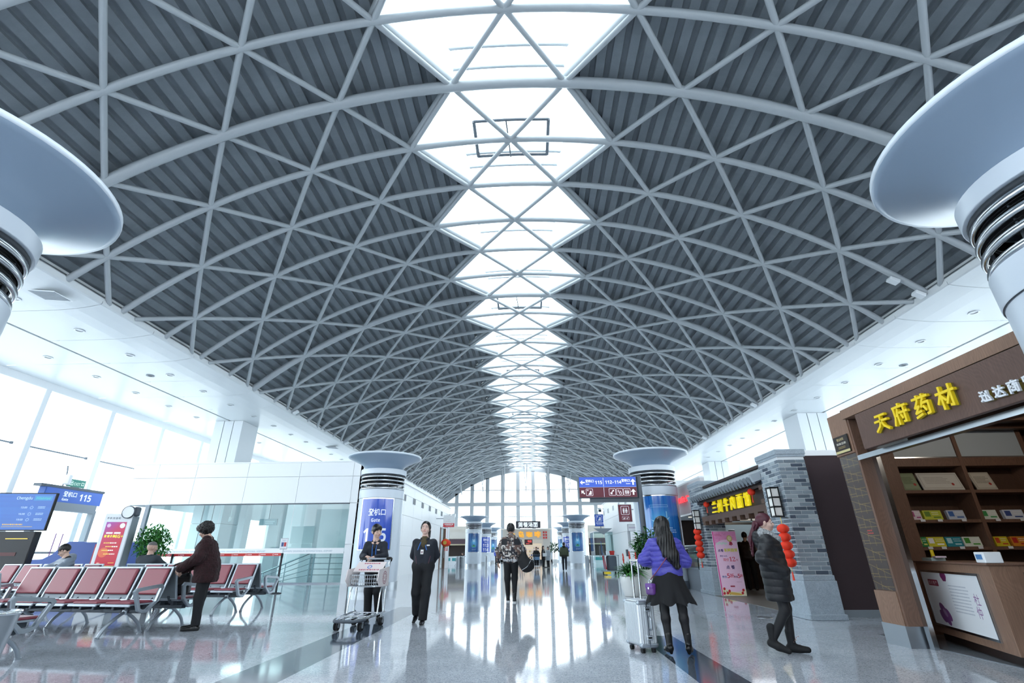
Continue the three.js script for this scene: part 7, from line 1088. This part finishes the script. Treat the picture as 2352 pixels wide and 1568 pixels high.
// --- man in a camouflage jacket walking away
{
  const camo = (x, y, z) => { const n1 = vnoise(x * 17 + z * 9 + 40, y * 15 + 7, 4096), n2 = vnoise(x * 30 - z * 12 + 90, y * 30 + 33, 4096), n3 = vnoise(x * 45 + 5, y * 38 + z * 20 + 71, 4096); return n2 > 0.68 && n3 > 0.36 ? [0.66, 0.62, 0.58] : n1 > 0.62 ? [0.16, 0.10, 0.085] : n2 < 0.32 ? [0.30, 0.24, 0.20] : [0.022, 0.022, 0.03]; };
  const c = { label: 'man in a camouflage hooded jacket and black trousers walking away', pos: [-0.53, 0, -13.55], turn: Math.PI - 0.04, scale: 1.085, build: 1.12, look: [0.02, -0.05, 0], headScale: 1.13, skin: [0.55, 0.34, 0.25],
    joints: { eL: [0.29, 1.08, -0.05], eR: [-0.29, 1.08, -0.02], wL: [0.30, 0.84, 0.02], wR: [-0.31, 0.83, 0.04], kL: [0.085, 0.48, 0.02], kR: [-0.085, 0.48, 0.03], aL: [0.08, 0.085, 0.1], aR: [-0.085, 0.085, -0.12] },
    dress: (T) => {
      T.shape('jacket', [...torso(T, 0.145, 0.14, 0.138), ...arms(T, 0.082, 0.072, 0.05), ell(T.U(0, 1.37, -0.085), [0.12, 0.09, 0.075])], CL.camo, { k: 0.05, cell: 0.010, cut: (x, y) => 0.80 - y, color: (x, y, z) => (y > 1.2 && y < 1.34 && Math.abs(Math.abs(x) - 0.15) < 0.07 && z < 0 ? [0.012, 0.013, 0.018] : y > 0.82 && y < 0.90 && z < 0 && Math.abs(x) < 0.02 ? [0.02, 0.02, 0.03] : camo(x, y, z)), disp: (x, y, z) => 0.007 * noise3(x * 12, y * 12, z * 12) }); const f = T.f;
      const tx = canvasTex(512, 128, (x, W, H) => { x.clearRect(0, 0, W, H); latin(x, 'UNIVERSE', W / 2, 108, 104, '#eceff2', 'bold', 'center'); });
      T.add('lettering', patch(f, [0.0, 0.875, -0.5], [-1, 0, 0], [0, 1, 0], 0.40, 0.09, [0, 0, 1], 14), new THREE.MeshStandardMaterial({ map: tx, transparent: true, alphaTest: 0.4, roughness: 0.7, side: THREE.DoubleSide }));
      T.shape('trousers', legs(T, 0.098, 0.068, 0.046, 0.11), CL.blackCloth, { k: 0.04, cut: (x, y) => 0.12 - y, disp: (x, y, z) => 0.005 * noise3(x * 18, y * 14, z * 18) });
      for (const [a, d] of [[T.aL, [0.05, 0, 1]], [T.aR, [-0.05, 0, 1]]]) { shoe(T, 'boot', a, d, CL.leather, { shaft: 0.07, L: 0.18, r: 0.044 }); T.add('sole', rbox(0.085, 0.022, 0.27, 0.01, a[0], 0.013, a[2] + 0.06), M.white); }
      hairMesh(T, c, [ell([0, 0.128, -0.016], [0.088, 0.104, 0.106])], CL.hair, { cut: shortCut, disp: (x, y, z) => 0.006 * noise3(x * 60, y * 60, z * 60) }); } };
  person(c);
  const b = thing('duffel_bag', 'black duffel bag hanging from the shoulder of the man in camouflage', 'bag', [-0.20, 0.80, -13.42]);
  mesh('body', shape([cone([-0.02, 0.12, 0], [0.06, 0.02, 0.0], 0.13, 0.15), cone([0.0, 0.3, 0.0], [0.0, 0.15, 0.0], 0.07, 0.12), ell([0.1, 0.03, 0.0], [0.16, 0.14, 0.13])], { k: 0.08, cell: 0.012, disp: (x, y, z) => 0.006 * noise3(x * 16, y * 16, z * 16) }), CL.black2, b);
  mesh('strap', tube([[-0.0, 0.3, 0.02], [-0.03, 0.5, 0.1], [-0.10, 0.66, 0.13], [-0.14, 0.74, 0.05]], 0.013, 18, 6), std('#8b8f95', 0.6), b); mesh('piping', tube([[-0.05, -0.08, 0.12], [0.08, 0.0, 0.155], [0.18, 0.14, 0.11]], 0.007, 14, 6), std('#b7bcc2', 0.5), b); mesh('carry_loop', tube([[0.1, 0.16, 0.1], [0.2, 0.24, 0.1], [0.28, 0.2, 0.1], [0.24, 0.1, 0.1]], 0.008, 14, 6), CL.black2, b);
}
// --- woman in the purple padded jacket
{
  const c = { label: 'woman with long black hair in a purple padded jacket and black skirt', pos: [1.69, 0, -6.74], turn: Math.PI - 0.1, scale: 0.925, lean: 0.04, look: [0.0, 0.22, 0.05], skin: [0.62, 0.42, 0.33],
    joints: { eL: [0.285, 1.10, 0.02], eR: [-0.265, 1.08, 0.04], wL: [0.16, 1.04, 0.28], wR: [-0.12, 1.05, 0.30], kL: [0.09, 0.50, 0.02], kR: [-0.135, 0.50, 0.0], aL: [0.085, 0.13, -0.02], aR: [-0.15, 0.13, -0.03] }, handL: { dir: [-0.5, 0.3, 1], nor: [0.5, 0.2, 0] }, handR: { dir: [0.5, 0.3, 1], nor: [-0.5, 0.2, 0] },
    dress: (T) => {
      T.shape('jacket', [...torso(T, 0.138, 0.128, 0.128), ...arms(T, 0.085, 0.078, 0.056)], CL.purple, { k: 0.05, cell: 0.009, cut: (x, y) => 0.905 - y, disp: (x, y, z) => { const arm = Math.abs(x) > 0.2, per = y < 1.06 ? 0.11 : 0.062; return -(arm ? 0.010 : y < 1.06 ? 0.017 : 0.012) * Math.pow(Math.abs(Math.sin((y - 0.905 + 0.015 * Math.sin(x * 9) + (arm ? 0.25 * Math.abs(x) : 0)) * Math.PI / per)), 0.6) + 0.01 + 0.003 * noise3(x * 30, y * 30, z * 30); } });
      T.shape('hood_collar', [cone(T.U(-0.05, 1.360, -0.03), T.U(0.05, 1.360, -0.03), 0.05, 0.05), cone(T.U(-0.06, 1.350, 0.02), T.U(0.06, 1.350, 0.02), 0.045, 0.045)], CL.purple, { cell: 0.01 });
      // flared skirt with folds
      const sk = new THREE.CylinderGeometry(0.165, 0.30, 0.37, 96, 14, true), p = sk.attributes.position; for (let i = 0; i < p.count; i++) { const y = p.getY(i), t = 0.5 - y / 0.37, a = Math.atan2(p.getX(i), p.getZ(i)), w = 1 + t * t * (0.11 * Math.sin(a * 9 + 0.6) + 0.05 * Math.sin(a * 14 + 2)); p.setXYZ(i, p.getX(i) * w * 1.02, y + 0.765 - 0.02 * t * Math.sin(a * 9), p.getZ(i) * w * 0.86); } sk.computeVertexNormals(); T.add('skirt', sk, new THREE.MeshStandardMaterial({ color: lin('#0d0e12'), roughness: 0.85, side: THREE.DoubleSide }));
      T.shape('tights', [cone(T.hL, T.kL, 0.092, 0.058), cone(add(T.kL, [0, -0.1, -0.018]), T.aL, 0.058, 0.04), cone(T.kL, add(T.kL, [0, -0.1, -0.018]), 0.056, 0.058), cone(T.hR, T.kR, 0.092, 0.058), cone(T.kR, add(T.kR, [0, -0.1, -0.018]), 0.056, 0.058), cone(add(T.kR, [0, -0.1, -0.018]), T.aR, 0.058, 0.04), cone(T.hL, T.hR, 0.11)], CL.tights, { k: 0.03 });
      for (const [a, d] of [[T.aL, [0.2, 0, 1]], [T.aR, [-0.35, 0, 1]]]) shoe(T, 'ankle_boot', a, d, CL.leather, { shaft: 0.075, heel: 0.05, L: 0.15, r: 0.041 });
      // long straight hair falling down the back
      T.shape('hair', [ell(T.H(0, 0.115, -0.02), [0.092, 0.105, 0.105]), cone(T.H(0.0, 0.10, -0.055), T.U(-0.02, 1.36, -0.12), 0.085, 0.09), cone(T.U(-0.02, 1.36, -0.12), T.U(-0.075, 1.14, -0.155), 0.09, 0.075), cone(T.U(-0.075, 1.14, -0.155), T.U(-0.115, 1.02, -0.16), 0.075, 0.045), cone(T.H(0.07, 0.07, 0.02), T.U(0.09, 1.32, 0.01), 0.03, 0.028), cone(T.U(0.05, 1.33, -0.1), T.U(0.02, 1.16, -0.14), 0.05, 0.035)], CL.hair, { k: 0.06, cell: 0.0075, disp: (x, y, z) => 0.0045 * Math.sin((x + 0.12 * y) * 190) * (y < 1.52 ? 1 : 0.35) + 0.003 * Math.sin(z * 150) });
      // strap of the little bag across the back
      T.add('bag_strap', tube([[-0.10, 1.28, -0.165], [0.02, 1.12, -0.178], [0.14, 0.98, -0.165], [0.235, 0.86, -0.05]], 0.007, 20, 6), std('#7c3a55', 0.5)); } };
  person(c);
  const b = thing('purple_handbag', 'small purple leather handbag at the hip of the woman in purple', 'bag', [1.45, 0.62, -6.68], 0.5); b.scale.setScalar(0.82);
  mesh('body', rbox(0.075, 0.15, 0.17, 0.03, 0, 0.085, 0, null, 3), std('#5b2f7a', 0.4), b); mesh('flap', rbox(0.08, 0.07, 0.165, 0.02, -0.002, 0.13, 0), std('#64368a', 0.35), b); mesh('clasp', rbox(0.01, 0.03, 0.03, 0.004, -0.042, 0.1, 0), M.chrome, b); mesh('loop', new THREE.TorusGeometry(0.03, 0.005, 6, 16).rotateY(Math.PI / 2).translate(0, 0.185, 0), M.chrome, b);
}
// --- woman in the long black padded coat
{
  const c = { label: 'woman in a long black padded coat with a grey fur collar walking past', pos: [3.04, 0, -6.80], turn: 1.08, scale: 0.945, lean: 0.0, look: [0.1, 0.02, 0], skin: [0.60, 0.40, 0.33], build: 1.08,
    joints: { eL: [0.275, 1.10, -0.08], eR: [-0.275, 1.09, -0.09], wL: [0.20, 0.93, 0.12], wR: [-0.20, 0.93, 0.12], kL: [0.08, 0.50, 0.04], kR: [-0.08, 0.48, 0.03], aL: [0.08, 0.10, 0.02], aR: [-0.09, 0.16, -0.17] }, handL: null, handR: null,
    dress: (T) => {
      T.shape('coat', [...torso(T, 0.15, 0.142, 0.138), ...arms(T, 0.085, 0.078, 0.06), cone([0.07, 0.95, 0], [0.075, 0.62, 0.01], 0.155, 0.15), cone([-0.07, 0.95, 0], [-0.075, 0.62, -0.01], 0.155, 0.15), ell(T.U(0, 1.33, -0.12), [0.12, 0.12, 0.08])], CL.coat, { k: 0.06, cell: 0.0095, cut: (x, y) => 0.585 - y, disp: (x, y, z) => -0.008 * Math.pow(Math.abs(Math.sin((y + 0.06 * z - 0.585) * Math.PI / 0.085)), 0.6) + 0.005 + 0.0025 * noise3(x * 30, y * 28, z * 30) });
      T.shape('fur_collar', [cone(T.U(-0.09, 1.375, 0.02), T.U(0.09, 1.375, 0.02), 0.05), cone(T.U(-0.09, 1.395, -0.05), T.U(0.09, 1.395, -0.05), 0.06), cone(T.U(-0.09, 1.385, -0.04), T.U(-0.06, 1.325, 0.11), 0.055, 0.045), cone(T.U(0.09, 1.385, -0.04), T.U(0.06, 1.325, 0.11), 0.055, 0.045)], CL.furGrey, { k: 0.04, cell: 0.007, disp: (x, y, z) => 0.012 * noise3(x * 70, y * 70, z * 70) });
      T.shape('leggings', [cone(T.hL, T.kL, 0.088, 0.062), cone(T.kL, T.aL, 0.062, 0.045), cone(T.hR, T.kR, 0.088, 0.062), cone(T.kR, T.aR, 0.062, 0.045)], CL.tights, { k: 0.03 });
      for (const [a, o] of [[T.aL, { shaft: 0.11, r: 0.048, L: 0.17 }], [T.aR, { shaft: 0.10, r: 0.048, L: 0.15, tilt: 0.45 }]]) { shoe(T, 'boot', a, [0, 0, 1], CL.black2, o); } const f = T.f; const dots = []; for (let i = 0; i < 16; i++) { const a = rr(-1.2, 1.2), s = rnd() < 0.5 ? 1 : -1; dots.push(sph(0.005, 0.09 + s * 0.047 * Math.cos(a * 0.4), 0.05 + 0.13 * rnd(), 0.05 + 0.1 * (rnd() - 0.4), 1, 1, 1, 6)); } T.add('boot_studs', dots, std('#b58a80', 0.4));
      hairMesh(T, c, [ell([0, 0.122, -0.018], [0.083, 0.1, 0.102])], CL.maroonHair, { cut: (x, y, z) => Math.max(faceHole(0.07, 0.105, 0.055, 0.0)(x, y, z), z > -0.03 ? 0.07 - y : -1) });
      T.shape('ponytail', [ell(T.H(0, 0.07, -0.115), [0.045, 0.045, 0.04]), cone(T.H(0, 0.06, -0.13), T.U(0, 1.33, -0.21), 0.034, 0.036), cone(T.U(0, 1.33, -0.21), T.U(0, 1.12, -0.235), 0.036, 0.014)], CL.maroonHair, { k: 0.04, cell: 0.008, disp: (x, y, z) => 0.005 * Math.sin(x * 170 + z * 120) + 0.004 * noise3(x * 50, y * 30, z * 50) }); } };
  person(c);
}
// --- woman in the fur coat bending over her bag
{
  const c = { label: 'woman in a dark maroon fur coat bending over a black handbag', pos: [-5.48, 0, -8.80], turn: -1.25, scale: 0.99, lean: 0.22, hipZ: 0.0, look: [-0.15, 0.45, 0], headScale: 1.05, skin: [0.58, 0.38, 0.30],
    joints: { eL: [0.26, 1.08, 0.10], eR: [-0.26, 1.06, 0.12], wL: [0.13, 0.93, 0.36], wR: [-0.13, 0.90, 0.38], kL: [0.10, 0.48, 0.0], kR: [-0.08, 0.48, 0.02], aL: [0.10, 0.085, -0.04], aR: [-0.08, 0.085, 0.02] }, handL: { dir: [-0.2, -0.8, 0.6], nor: [0.8, 0, 0.4], curl: 0.8 }, handR: { dir: [0.2, -0.8, 0.6], nor: [-0.8, 0, 0.4], curl: 0.8 },
    dress: (T) => {
      T.shape('fur_coat', [...torso(T, 0.165, 0.165, 0.16), ...arms(T, 0.10, 0.09, 0.072), cone([0.075, 0.95, -0.01], [0.085, 0.76, -0.01], 0.17, 0.175), cone([-0.075, 0.95, -0.01], [-0.085, 0.76, -0.01], 0.17, 0.175)], CL.fur, { k: 0.04, cell: 0.0095, cut: (x, y) => 0.70 - y, disp: (x, y, z) => 0.011 * noise3(x * 34, y * 30, z * 34) });
      T.shape('fur_collar', [cone(T.U(-0.085, 1.375, -0.02), T.U(0.085, 1.375, -0.02), 0.06), cone(T.U(-0.085, 1.375, 0.0), T.U(-0.03, 1.295, 0.11), 0.06, 0.045), cone(T.U(0.085, 1.375, 0.0), T.U(0.03, 1.295, 0.11), 0.06, 0.045)], CL.fur, { k: 0.04, cell: 0.009, disp: (x, y, z) => 0.010 * noise3(x * 50, y * 50, z * 50) });
      T.add('buckle', new THREE.TorusGeometry(0.022, 0.006, 6, 18).translate(...T.U(0.04, 1.2, 0.185)), M.steel);
      T.shape('trousers', legs(T, 0.095, 0.075, 0.062, 0.11), CL.blackCloth, { k: 0.04, cut: (x, y) => 0.07 - y, disp: (x, y, z) => 0.004 * noise3(x * 18, y * 12, z * 18) }); shoe(T, 'shoe', T.aL, [0.1, 0, 1], CL.leather, { L: 0.18 }); shoe(T, 'shoe', T.aR, [-0.1, 0, 1], CL.leather, { L: 0.18 });
      hairMesh(T, c, [ell([0, 0.125, -0.016], [0.108, 0.118, 0.122]), ell([0, 0.16, 0.06], [0.08, 0.06, 0.065])], CL.hair, { cut: faceHole(0.07, 0.09, 0.05, -0.02, 0.02), disp: (x, y, z) => 0.016 * noise3(x * 60, y * 60, z * 60) }); } };
  person(c);
}
// --- men on the benches
const seatedJ = (dz = 0) => ({ hL: [0.09, 0.50, -0.05], hR: [-0.09, 0.50, -0.05], kL: [0.12, 0.50, 0.38], kR: [-0.12, 0.50, 0.38], aL: [0.12, 0.085, 0.36], aR: [-0.12, 0.085, 0.36] });
{
  const c = { label: 'seated man with glasses in a grey padded jacket looking down', pos: [-10.62, 0, -11.72], turn: RT - 0.35, scale: 1.07, hipY: 0.55, hipZ: -0.05, lean: 0.2, look: [-0.35, 0.5, 0.05], skin: [0.64, 0.43, 0.33], build: 1.1,
    joints: { ...seatedJ(), eL: [0.30, 0.78, 0.18], eR: [-0.30, 0.78, 0.18], wL: [0.08, 0.72, 0.36], wR: [-0.08, 0.72, 0.36] }, handL: { dir: [-0.5, 0.2, 1], nor: [0, 1, 0] }, handR: { dir: [0.5, 0.2, 1], nor: [0, 1, 0] },
    dress: (T) => {
      T.shape('jacket', [...torso(T, 0.15, 0.145, 0.14), ...arms(T, 0.09, 0.085, 0.06), ell(T.U(0, 1.36, -0.10), [0.13, 0.09, 0.08])], CL.greyPuff, { k: 0.05, cell: 0.01, cut: (x, y) => 0.47 - y, disp: (x, y, z) => -0.013 * Math.pow(Math.abs(Math.sin((y + 0.4 * Math.abs(x) * (Math.abs(x) > 0.2 ? 1 : 0)) * Math.PI / 0.085)), 0.6) + 0.008 + 0.003 * noise3(x * 28, y * 28, z * 28) }); const f = T.f;
      T.shape('collar', [cone(T.U(-0.07, 1.355, 0.0), T.U(-0.03, 1.255, 0.12), 0.045, 0.035), cone(T.U(0.07, 1.355, 0.0), T.U(0.03, 1.255, 0.12), 0.045, 0.035), cone(T.U(-0.07, 1.365, -0.04), T.U(0.07, 1.365, -0.04), 0.05)], CL.black2, { k: 0.03, cell: 0.01 });
      T.add('shirt', patch(f, T.U(0, 1.2, 0.5), [1, 0, 0], [0, 1, 0], 0.11, 0.3, [0, -0.3, -1], 8), std('#3d5f93', 0.7)); T.shape('trousers', [cone(T.hL, T.kL, 0.09, 0.07), cone(T.kL, T.aL, 0.065, 0.05), cone(T.hR, T.kR, 0.09, 0.07), cone(T.kR, T.aR, 0.065, 0.05), cone(T.hL, T.hR, 0.11)], CL.denim, { k: 0.04 }); shoe(T, 'shoe', T.aL, [0, 0, 1], CL.leather); shoe(T, 'shoe', T.aR, [0, 0, 1], CL.leather);
      hairMesh(T, c, [ell([0, 0.13, -0.014], [0.087, 0.104, 0.106])], CL.hair, { cut: shortCut, disp: (x, y, z) => 0.005 * noise3(x * 60, y * 60, z * 60) });
      const E = new THREE.Euler(0.5, -0.35, 0.05, 'YXZ'), gl = []; for (const s of [-1, 1]) { gl.push(new THREE.TorusGeometry(0.02, 0.0025, 6, 18).scale(1.2, 0.85, 1).translate(s * 0.032, 0.092, 0.098), rod([s * 0.055, 0.095, 0.096], [s * 0.08, 0.09, -0.01], 0.0022, 0.0022, 5)); } gl.push(rod([-0.01, 0.095, 0.1], [0.01, 0.095, 0.1], 0.002, 0.002, 5)); const gg = merge(gl); gg.applyMatrix4(new THREE.Matrix4().makeRotationFromEuler(E)); gg.translate(...T.hc); T.add('glasses', gg, M.black); } };
  person(c);
  const d = { label: 'seated man in a dark grey suit seen from behind', pos: [-9.08, 0, -12.28], turn: RT + Math.PI + 0.1, scale: 1.1, hipY: 0.56, hipZ: -0.05, lean: 0.02, look: [-0.5, 0.05, 0], skin: [0.55, 0.36, 0.28], stubble: [0.12, 0.11, 0.11], build: 1.15, joints: { ...seatedJ(), eL: [0.28, 0.80, 0.06], eR: [-0.28, 0.80, 0.06], wL: [0.15, 0.66, 0.28], wR: [-0.15, 0.66, 0.28] },
    dress: (T) => { T.shape('suit_jacket', [...torso(T, 0.15, 0.145, 0.14), ...arms(T, 0.082, 0.07, 0.05)], CL.suit, { k: 0.06, cut: (x, y) => 0.47 - y }); T.shape('collar', [cone(T.U(-0.05, 1.355, -0.03), T.U(0.05, 1.355, -0.03), 0.04)], CL.suit, { cell: 0.01 }); T.shape('trousers', [cone(T.hL, T.kL, 0.09, 0.07), cone(T.kL, T.aL, 0.065, 0.05), cone(T.hR, T.kR, 0.09, 0.07), cone(T.kR, T.aR, 0.065, 0.05), cone(T.hL, T.hR, 0.11)], CL.suit, { k: 0.04 }); shoe(T, 'shoe', T.aL, [0, 0, 1], CL.leather); shoe(T, 'shoe', T.aR, [0, 0, 1], CL.leather); } };
  person(d);
}
// --- cook and customer in the noodle shop
{
  const c = { label: 'cook in whites and a tall white hat behind the noodle counter', pos: [7.33, 0, -19.2], turn: -0.2, scale: 1.02, far: 1.4, look: [-0.2, 0.25, 0], skin: [0.55, 0.38, 0.30],
    dress: (T) => { T.shape('chef_jacket', [...torso(T, 0.13, 0.125, 0.125), ...arms(T, 0.072, 0.062, 0.046)], CL.whiteCloth, { k: 0.05, cut: (x, y) => 0.75 - y }); T.shape('neckerchief', [cone(T.U(0, 1.340, 0.01), T.U(0, 1.380, 0.01), 0.07, 0.06)], CL.whiteCloth); T.shape('trousers', legs(T, 0.09, 0.07, 0.06, 0.105), CL.blackCloth, { k: 0.04 }); shoe(T, 'shoe', T.aL, [0, 0, 1], CL.leather); shoe(T, 'shoe', T.aR, [0, 0, 1], CL.leather); const h = lathe([[0.082, 0], [0.085, 0.06], [0.10, 0.12], [0.115, 0.2], [0.09, 0.23], [0, 0.235]], 24); T.add('chef_hat', h.translate(T.hc[0], T.hc[1] + 0.15, T.hc[2] - 0.01), CL.whiteCloth); hairMesh(T, c, capEll, CL.hair, { cut: shortCut }); } };
  person(c);
  const d = { label: 'customer in a brown leather jacket standing with his back turned at the noodle counter', pos: [6.98, 0, -17.3], turn: Math.PI - 0.5, scale: 1.03, far: 1.4, build: 1.12, look: [0, 0.15, 0], joints: { eL: [0.28, 1.1, 0.02], eR: [-0.28, 1.1, 0.02], wL: [0.2, 0.98, 0.25], wR: [-0.2, 0.98, 0.25] },
    dress: (T) => { T.shape('leather_jacket', [...torso(T, 0.145, 0.14, 0.135), ...arms(T, 0.08, 0.072, 0.052)], CL.brownLeather, { k: 0.05, cut: (x, y) => 0.80 - y, disp: (x, y, z) => 0.008 * noise3(x * 14, y * 18, z * 14) }); T.shape('collar', [cone(T.U(-0.05, 1.355, -0.02), T.U(0.05, 1.355, -0.02), 0.05)], CL.brownLeather); T.shape('trousers', legs(T, 0.095, 0.075, 0.066, 0.11), CL.blackCloth, { k: 0.04 }); shoe(T, 'shoe', T.aL, [0, 0, 1], CL.leather); shoe(T, 'shoe', T.aR, [0, 0, 1], CL.leather); hairMesh(T, d, capEll, CL.hair, { cut: shortCut }); } };
  person(d);
}
// --- people farther down the hall
{
  const simple = (o, topMat, botMat, kind = 'jacket', extra) => { const c = { far: 1.8, ...o, dress: (T) => { T.shape(kind, [...torso(T, 0.135, 0.13, 0.13), ...arms(T, 0.08, 0.07, 0.05), ...(kind === 'coat' ? [cone([0.06, 0.95, 0], [0.06, 0.6, 0], 0.15, 0.15), cone([-0.06, 0.95, 0], [-0.06, 0.6, 0], 0.15, 0.15)] : [])], topMat, { k: 0.05, cut: (x, y) => (kind === 'coat' ? 0.55 : (o.hipY ?? 0.92) - 0.12) - y }); T.shape('trousers', o.hipY ? [cone(T.hL, T.kL, 0.09, 0.07), cone(T.kL, T.aL, 0.06, 0.05), cone(T.hR, T.kR, 0.09, 0.07), cone(T.kR, T.aR, 0.06, 0.05), cone(T.hL, T.hR, 0.1)] : legs(T, 0.09, 0.07, 0.06, 0.1), botMat, { k: 0.04 }); shoe(T, 'shoe', T.aL, [0, 0, 1], CL.leather); shoe(T, 'shoe', T.aR, [0, 0, 1], CL.leather); hairMesh(T, c, o.long ? [...capEll, cone([0, 0.08, -0.06], [0, -0.16, -0.07], 0.075, 0.06)] : capEll, CL.hair, { cut: o.long ? (x, y, z) => (z > 0.02 ? 0.13 - y : -0.3 - y) : shortCut, cell: 0.012 }); extra?.(T); } }; return person(c); };
  const walk = { kL: [0.09, 0.48, 0.1], kR: [-0.09, 0.48, -0.02], aL: [0.09, 0.085, 0.16], aR: [-0.09, 0.14, -0.24] };
  simple({ label: 'man in a green and dark hooded jacket walking away down the hall', pos: [2.26, 0, -36.6], turn: Math.PI - 0.1, scale: 1.09, joints: walk, build: 1.12 }, CL.green, CL.denim, 'jacket', (T) => { T.shape('hood', [ell(T.U(0, 1.4, -0.07), [0.11, 0.07, 0.07])], std('#22281f', 0.8)); T.shape('hem_band', [cone(T.U(0.06, 0.93, 0), T.U(0.06, 0.86, 0), 0.142, 0.142), cone(T.U(-0.06, 0.93, 0), T.U(-0.06, 0.86, 0), 0.142, 0.142)], std('#20231f', 0.8), { cut: (x, y) => Math.max(0.79 - y, y - 0.93) }); });
  simple({ label: 'woman in black pushing a trolley with blue bags far down the hall', pos: [0.42, 0, -45.4], turn: 0.05, scale: 0.98, long: true, joints: { eL: [0.26, 1.1, 0.05], eR: [-0.26, 1.1, 0.05], wL: [0.18, 1.0, 0.3], wR: [-0.18, 1.0, 0.3] } }, CL.black2, CL.blackCloth);
  simple({ label: 'woman in a long black coat standing in profile far down the hall', pos: [1.02, 0, -45.2], turn: 1.2, scale: 1.03, long: true }, CL.blackCloth, CL.blackCloth, 'coat');
  simple({ label: 'woman in a pale grey coat with a white bag far down the hall', pos: [1.42, 0, -45.6], turn: -0.9, scale: 0.99, long: true }, CL.paleGrey, CL.blackCloth, 'coat');
  simple({ label: 'person in a blue and white jacket standing by the far left column', pos: [-3.75, 0, -56.5], turn: 2.6, scale: 1.05, long: true }, CL.violet, CL.blackCloth, 'jacket', (T) => T.shape('white_hood', [ell(T.U(0.02, 1.36, -0.06), [0.13, 0.1, 0.09]), cone(T.sL, T.eL, 0.09, 0.075)], CL.whiteCloth));
  const tb = thing('far_trolley', 'luggage trolley with blue bags pushed by the far woman in black', 'trolley', [0.42, 0, -44.8]); mesh('frame', [bentTube([[-0.26, 0.12, 0.4], [-0.26, 0.14, -0.35], [-0.26, 1.0, -0.42], [0.26, 1.0, -0.42], [0.26, 0.14, -0.35], [0.26, 0.12, 0.4]], 0.016, 0.06), rod([-0.26, 0.13, 0.3], [0.26, 0.13, 0.3], 0.014)], M.chrome, tb); for (const [x, z] of [[-0.24, 0.34], [0.24, 0.34], [-0.24, -0.34], [0.24, -0.34]]) mesh('wheel', cyl(0.06, 0.06, 0.03, x, 0.06, z, 14, [0, 0, Math.PI / 2]), M.rubber, tb); mesh('basket', rbox(0.5, 0.24, 0.34, 0.03, 0, 0.72, -0.22), std('#6a8cae', 0.6), tb);
  const bg = thing('blue_bag', 'dark blue bag lying across the far luggage trolley', 'bag', [0.42, 0.84, -45.0]); mesh('body', rbox(0.62, 0.2, 0.3, 0.08, 0, 0.1, 0, null, 3), std('#1d2a3c', 0.7), bg); mesh('handle', tube([[-0.15, 0.18, 0.05], [0, 0.3, 0.05], [0.15, 0.18, 0.05]], 0.012, 10, 6), CL.black2, bg);
  const wb = thing('white_shoulder_bag', 'white shoulder bag of the woman in the long black coat', 'bag', [1.12, 0.86, -44.95]); mesh('body', rbox(0.36, 0.26, 0.12, 0.04, 0, 0.13, 0, null, 3), CL.whiteCloth, wb); mesh('strap', tube([[-0.14, 0.24, 0], [-0.05, 0.5, 0], [0.14, 0.24, 0]], 0.01, 10, 6), CL.whiteCloth, wb);
  bench(4, -7.2, -53.2, -1.2, 'distant row of padded seats beyond the left partition'); for (const [x, z, m, l] of [[-7.0, -52.9, CL.denim, 'seated person in dark blue on the distant padded seats'], [-6.75, -53.6, CL.black2, 'seated person in black on the distant padded seats']]) simple({ label: l, pos: [x, 0, z], turn: -1.2 + 0.0, scale: 1, hipY: 0.53, hipZ: -0.05, joints: { ...seatedJ(), eL: [0.27, 0.78, 0.1], eR: [-0.27, 0.78, 0.1], wL: [0.1, 0.68, 0.3], wR: [-0.1, 0.68, 0.3] } }, m, CL.denim);
}
renderer.render(scene, camera);
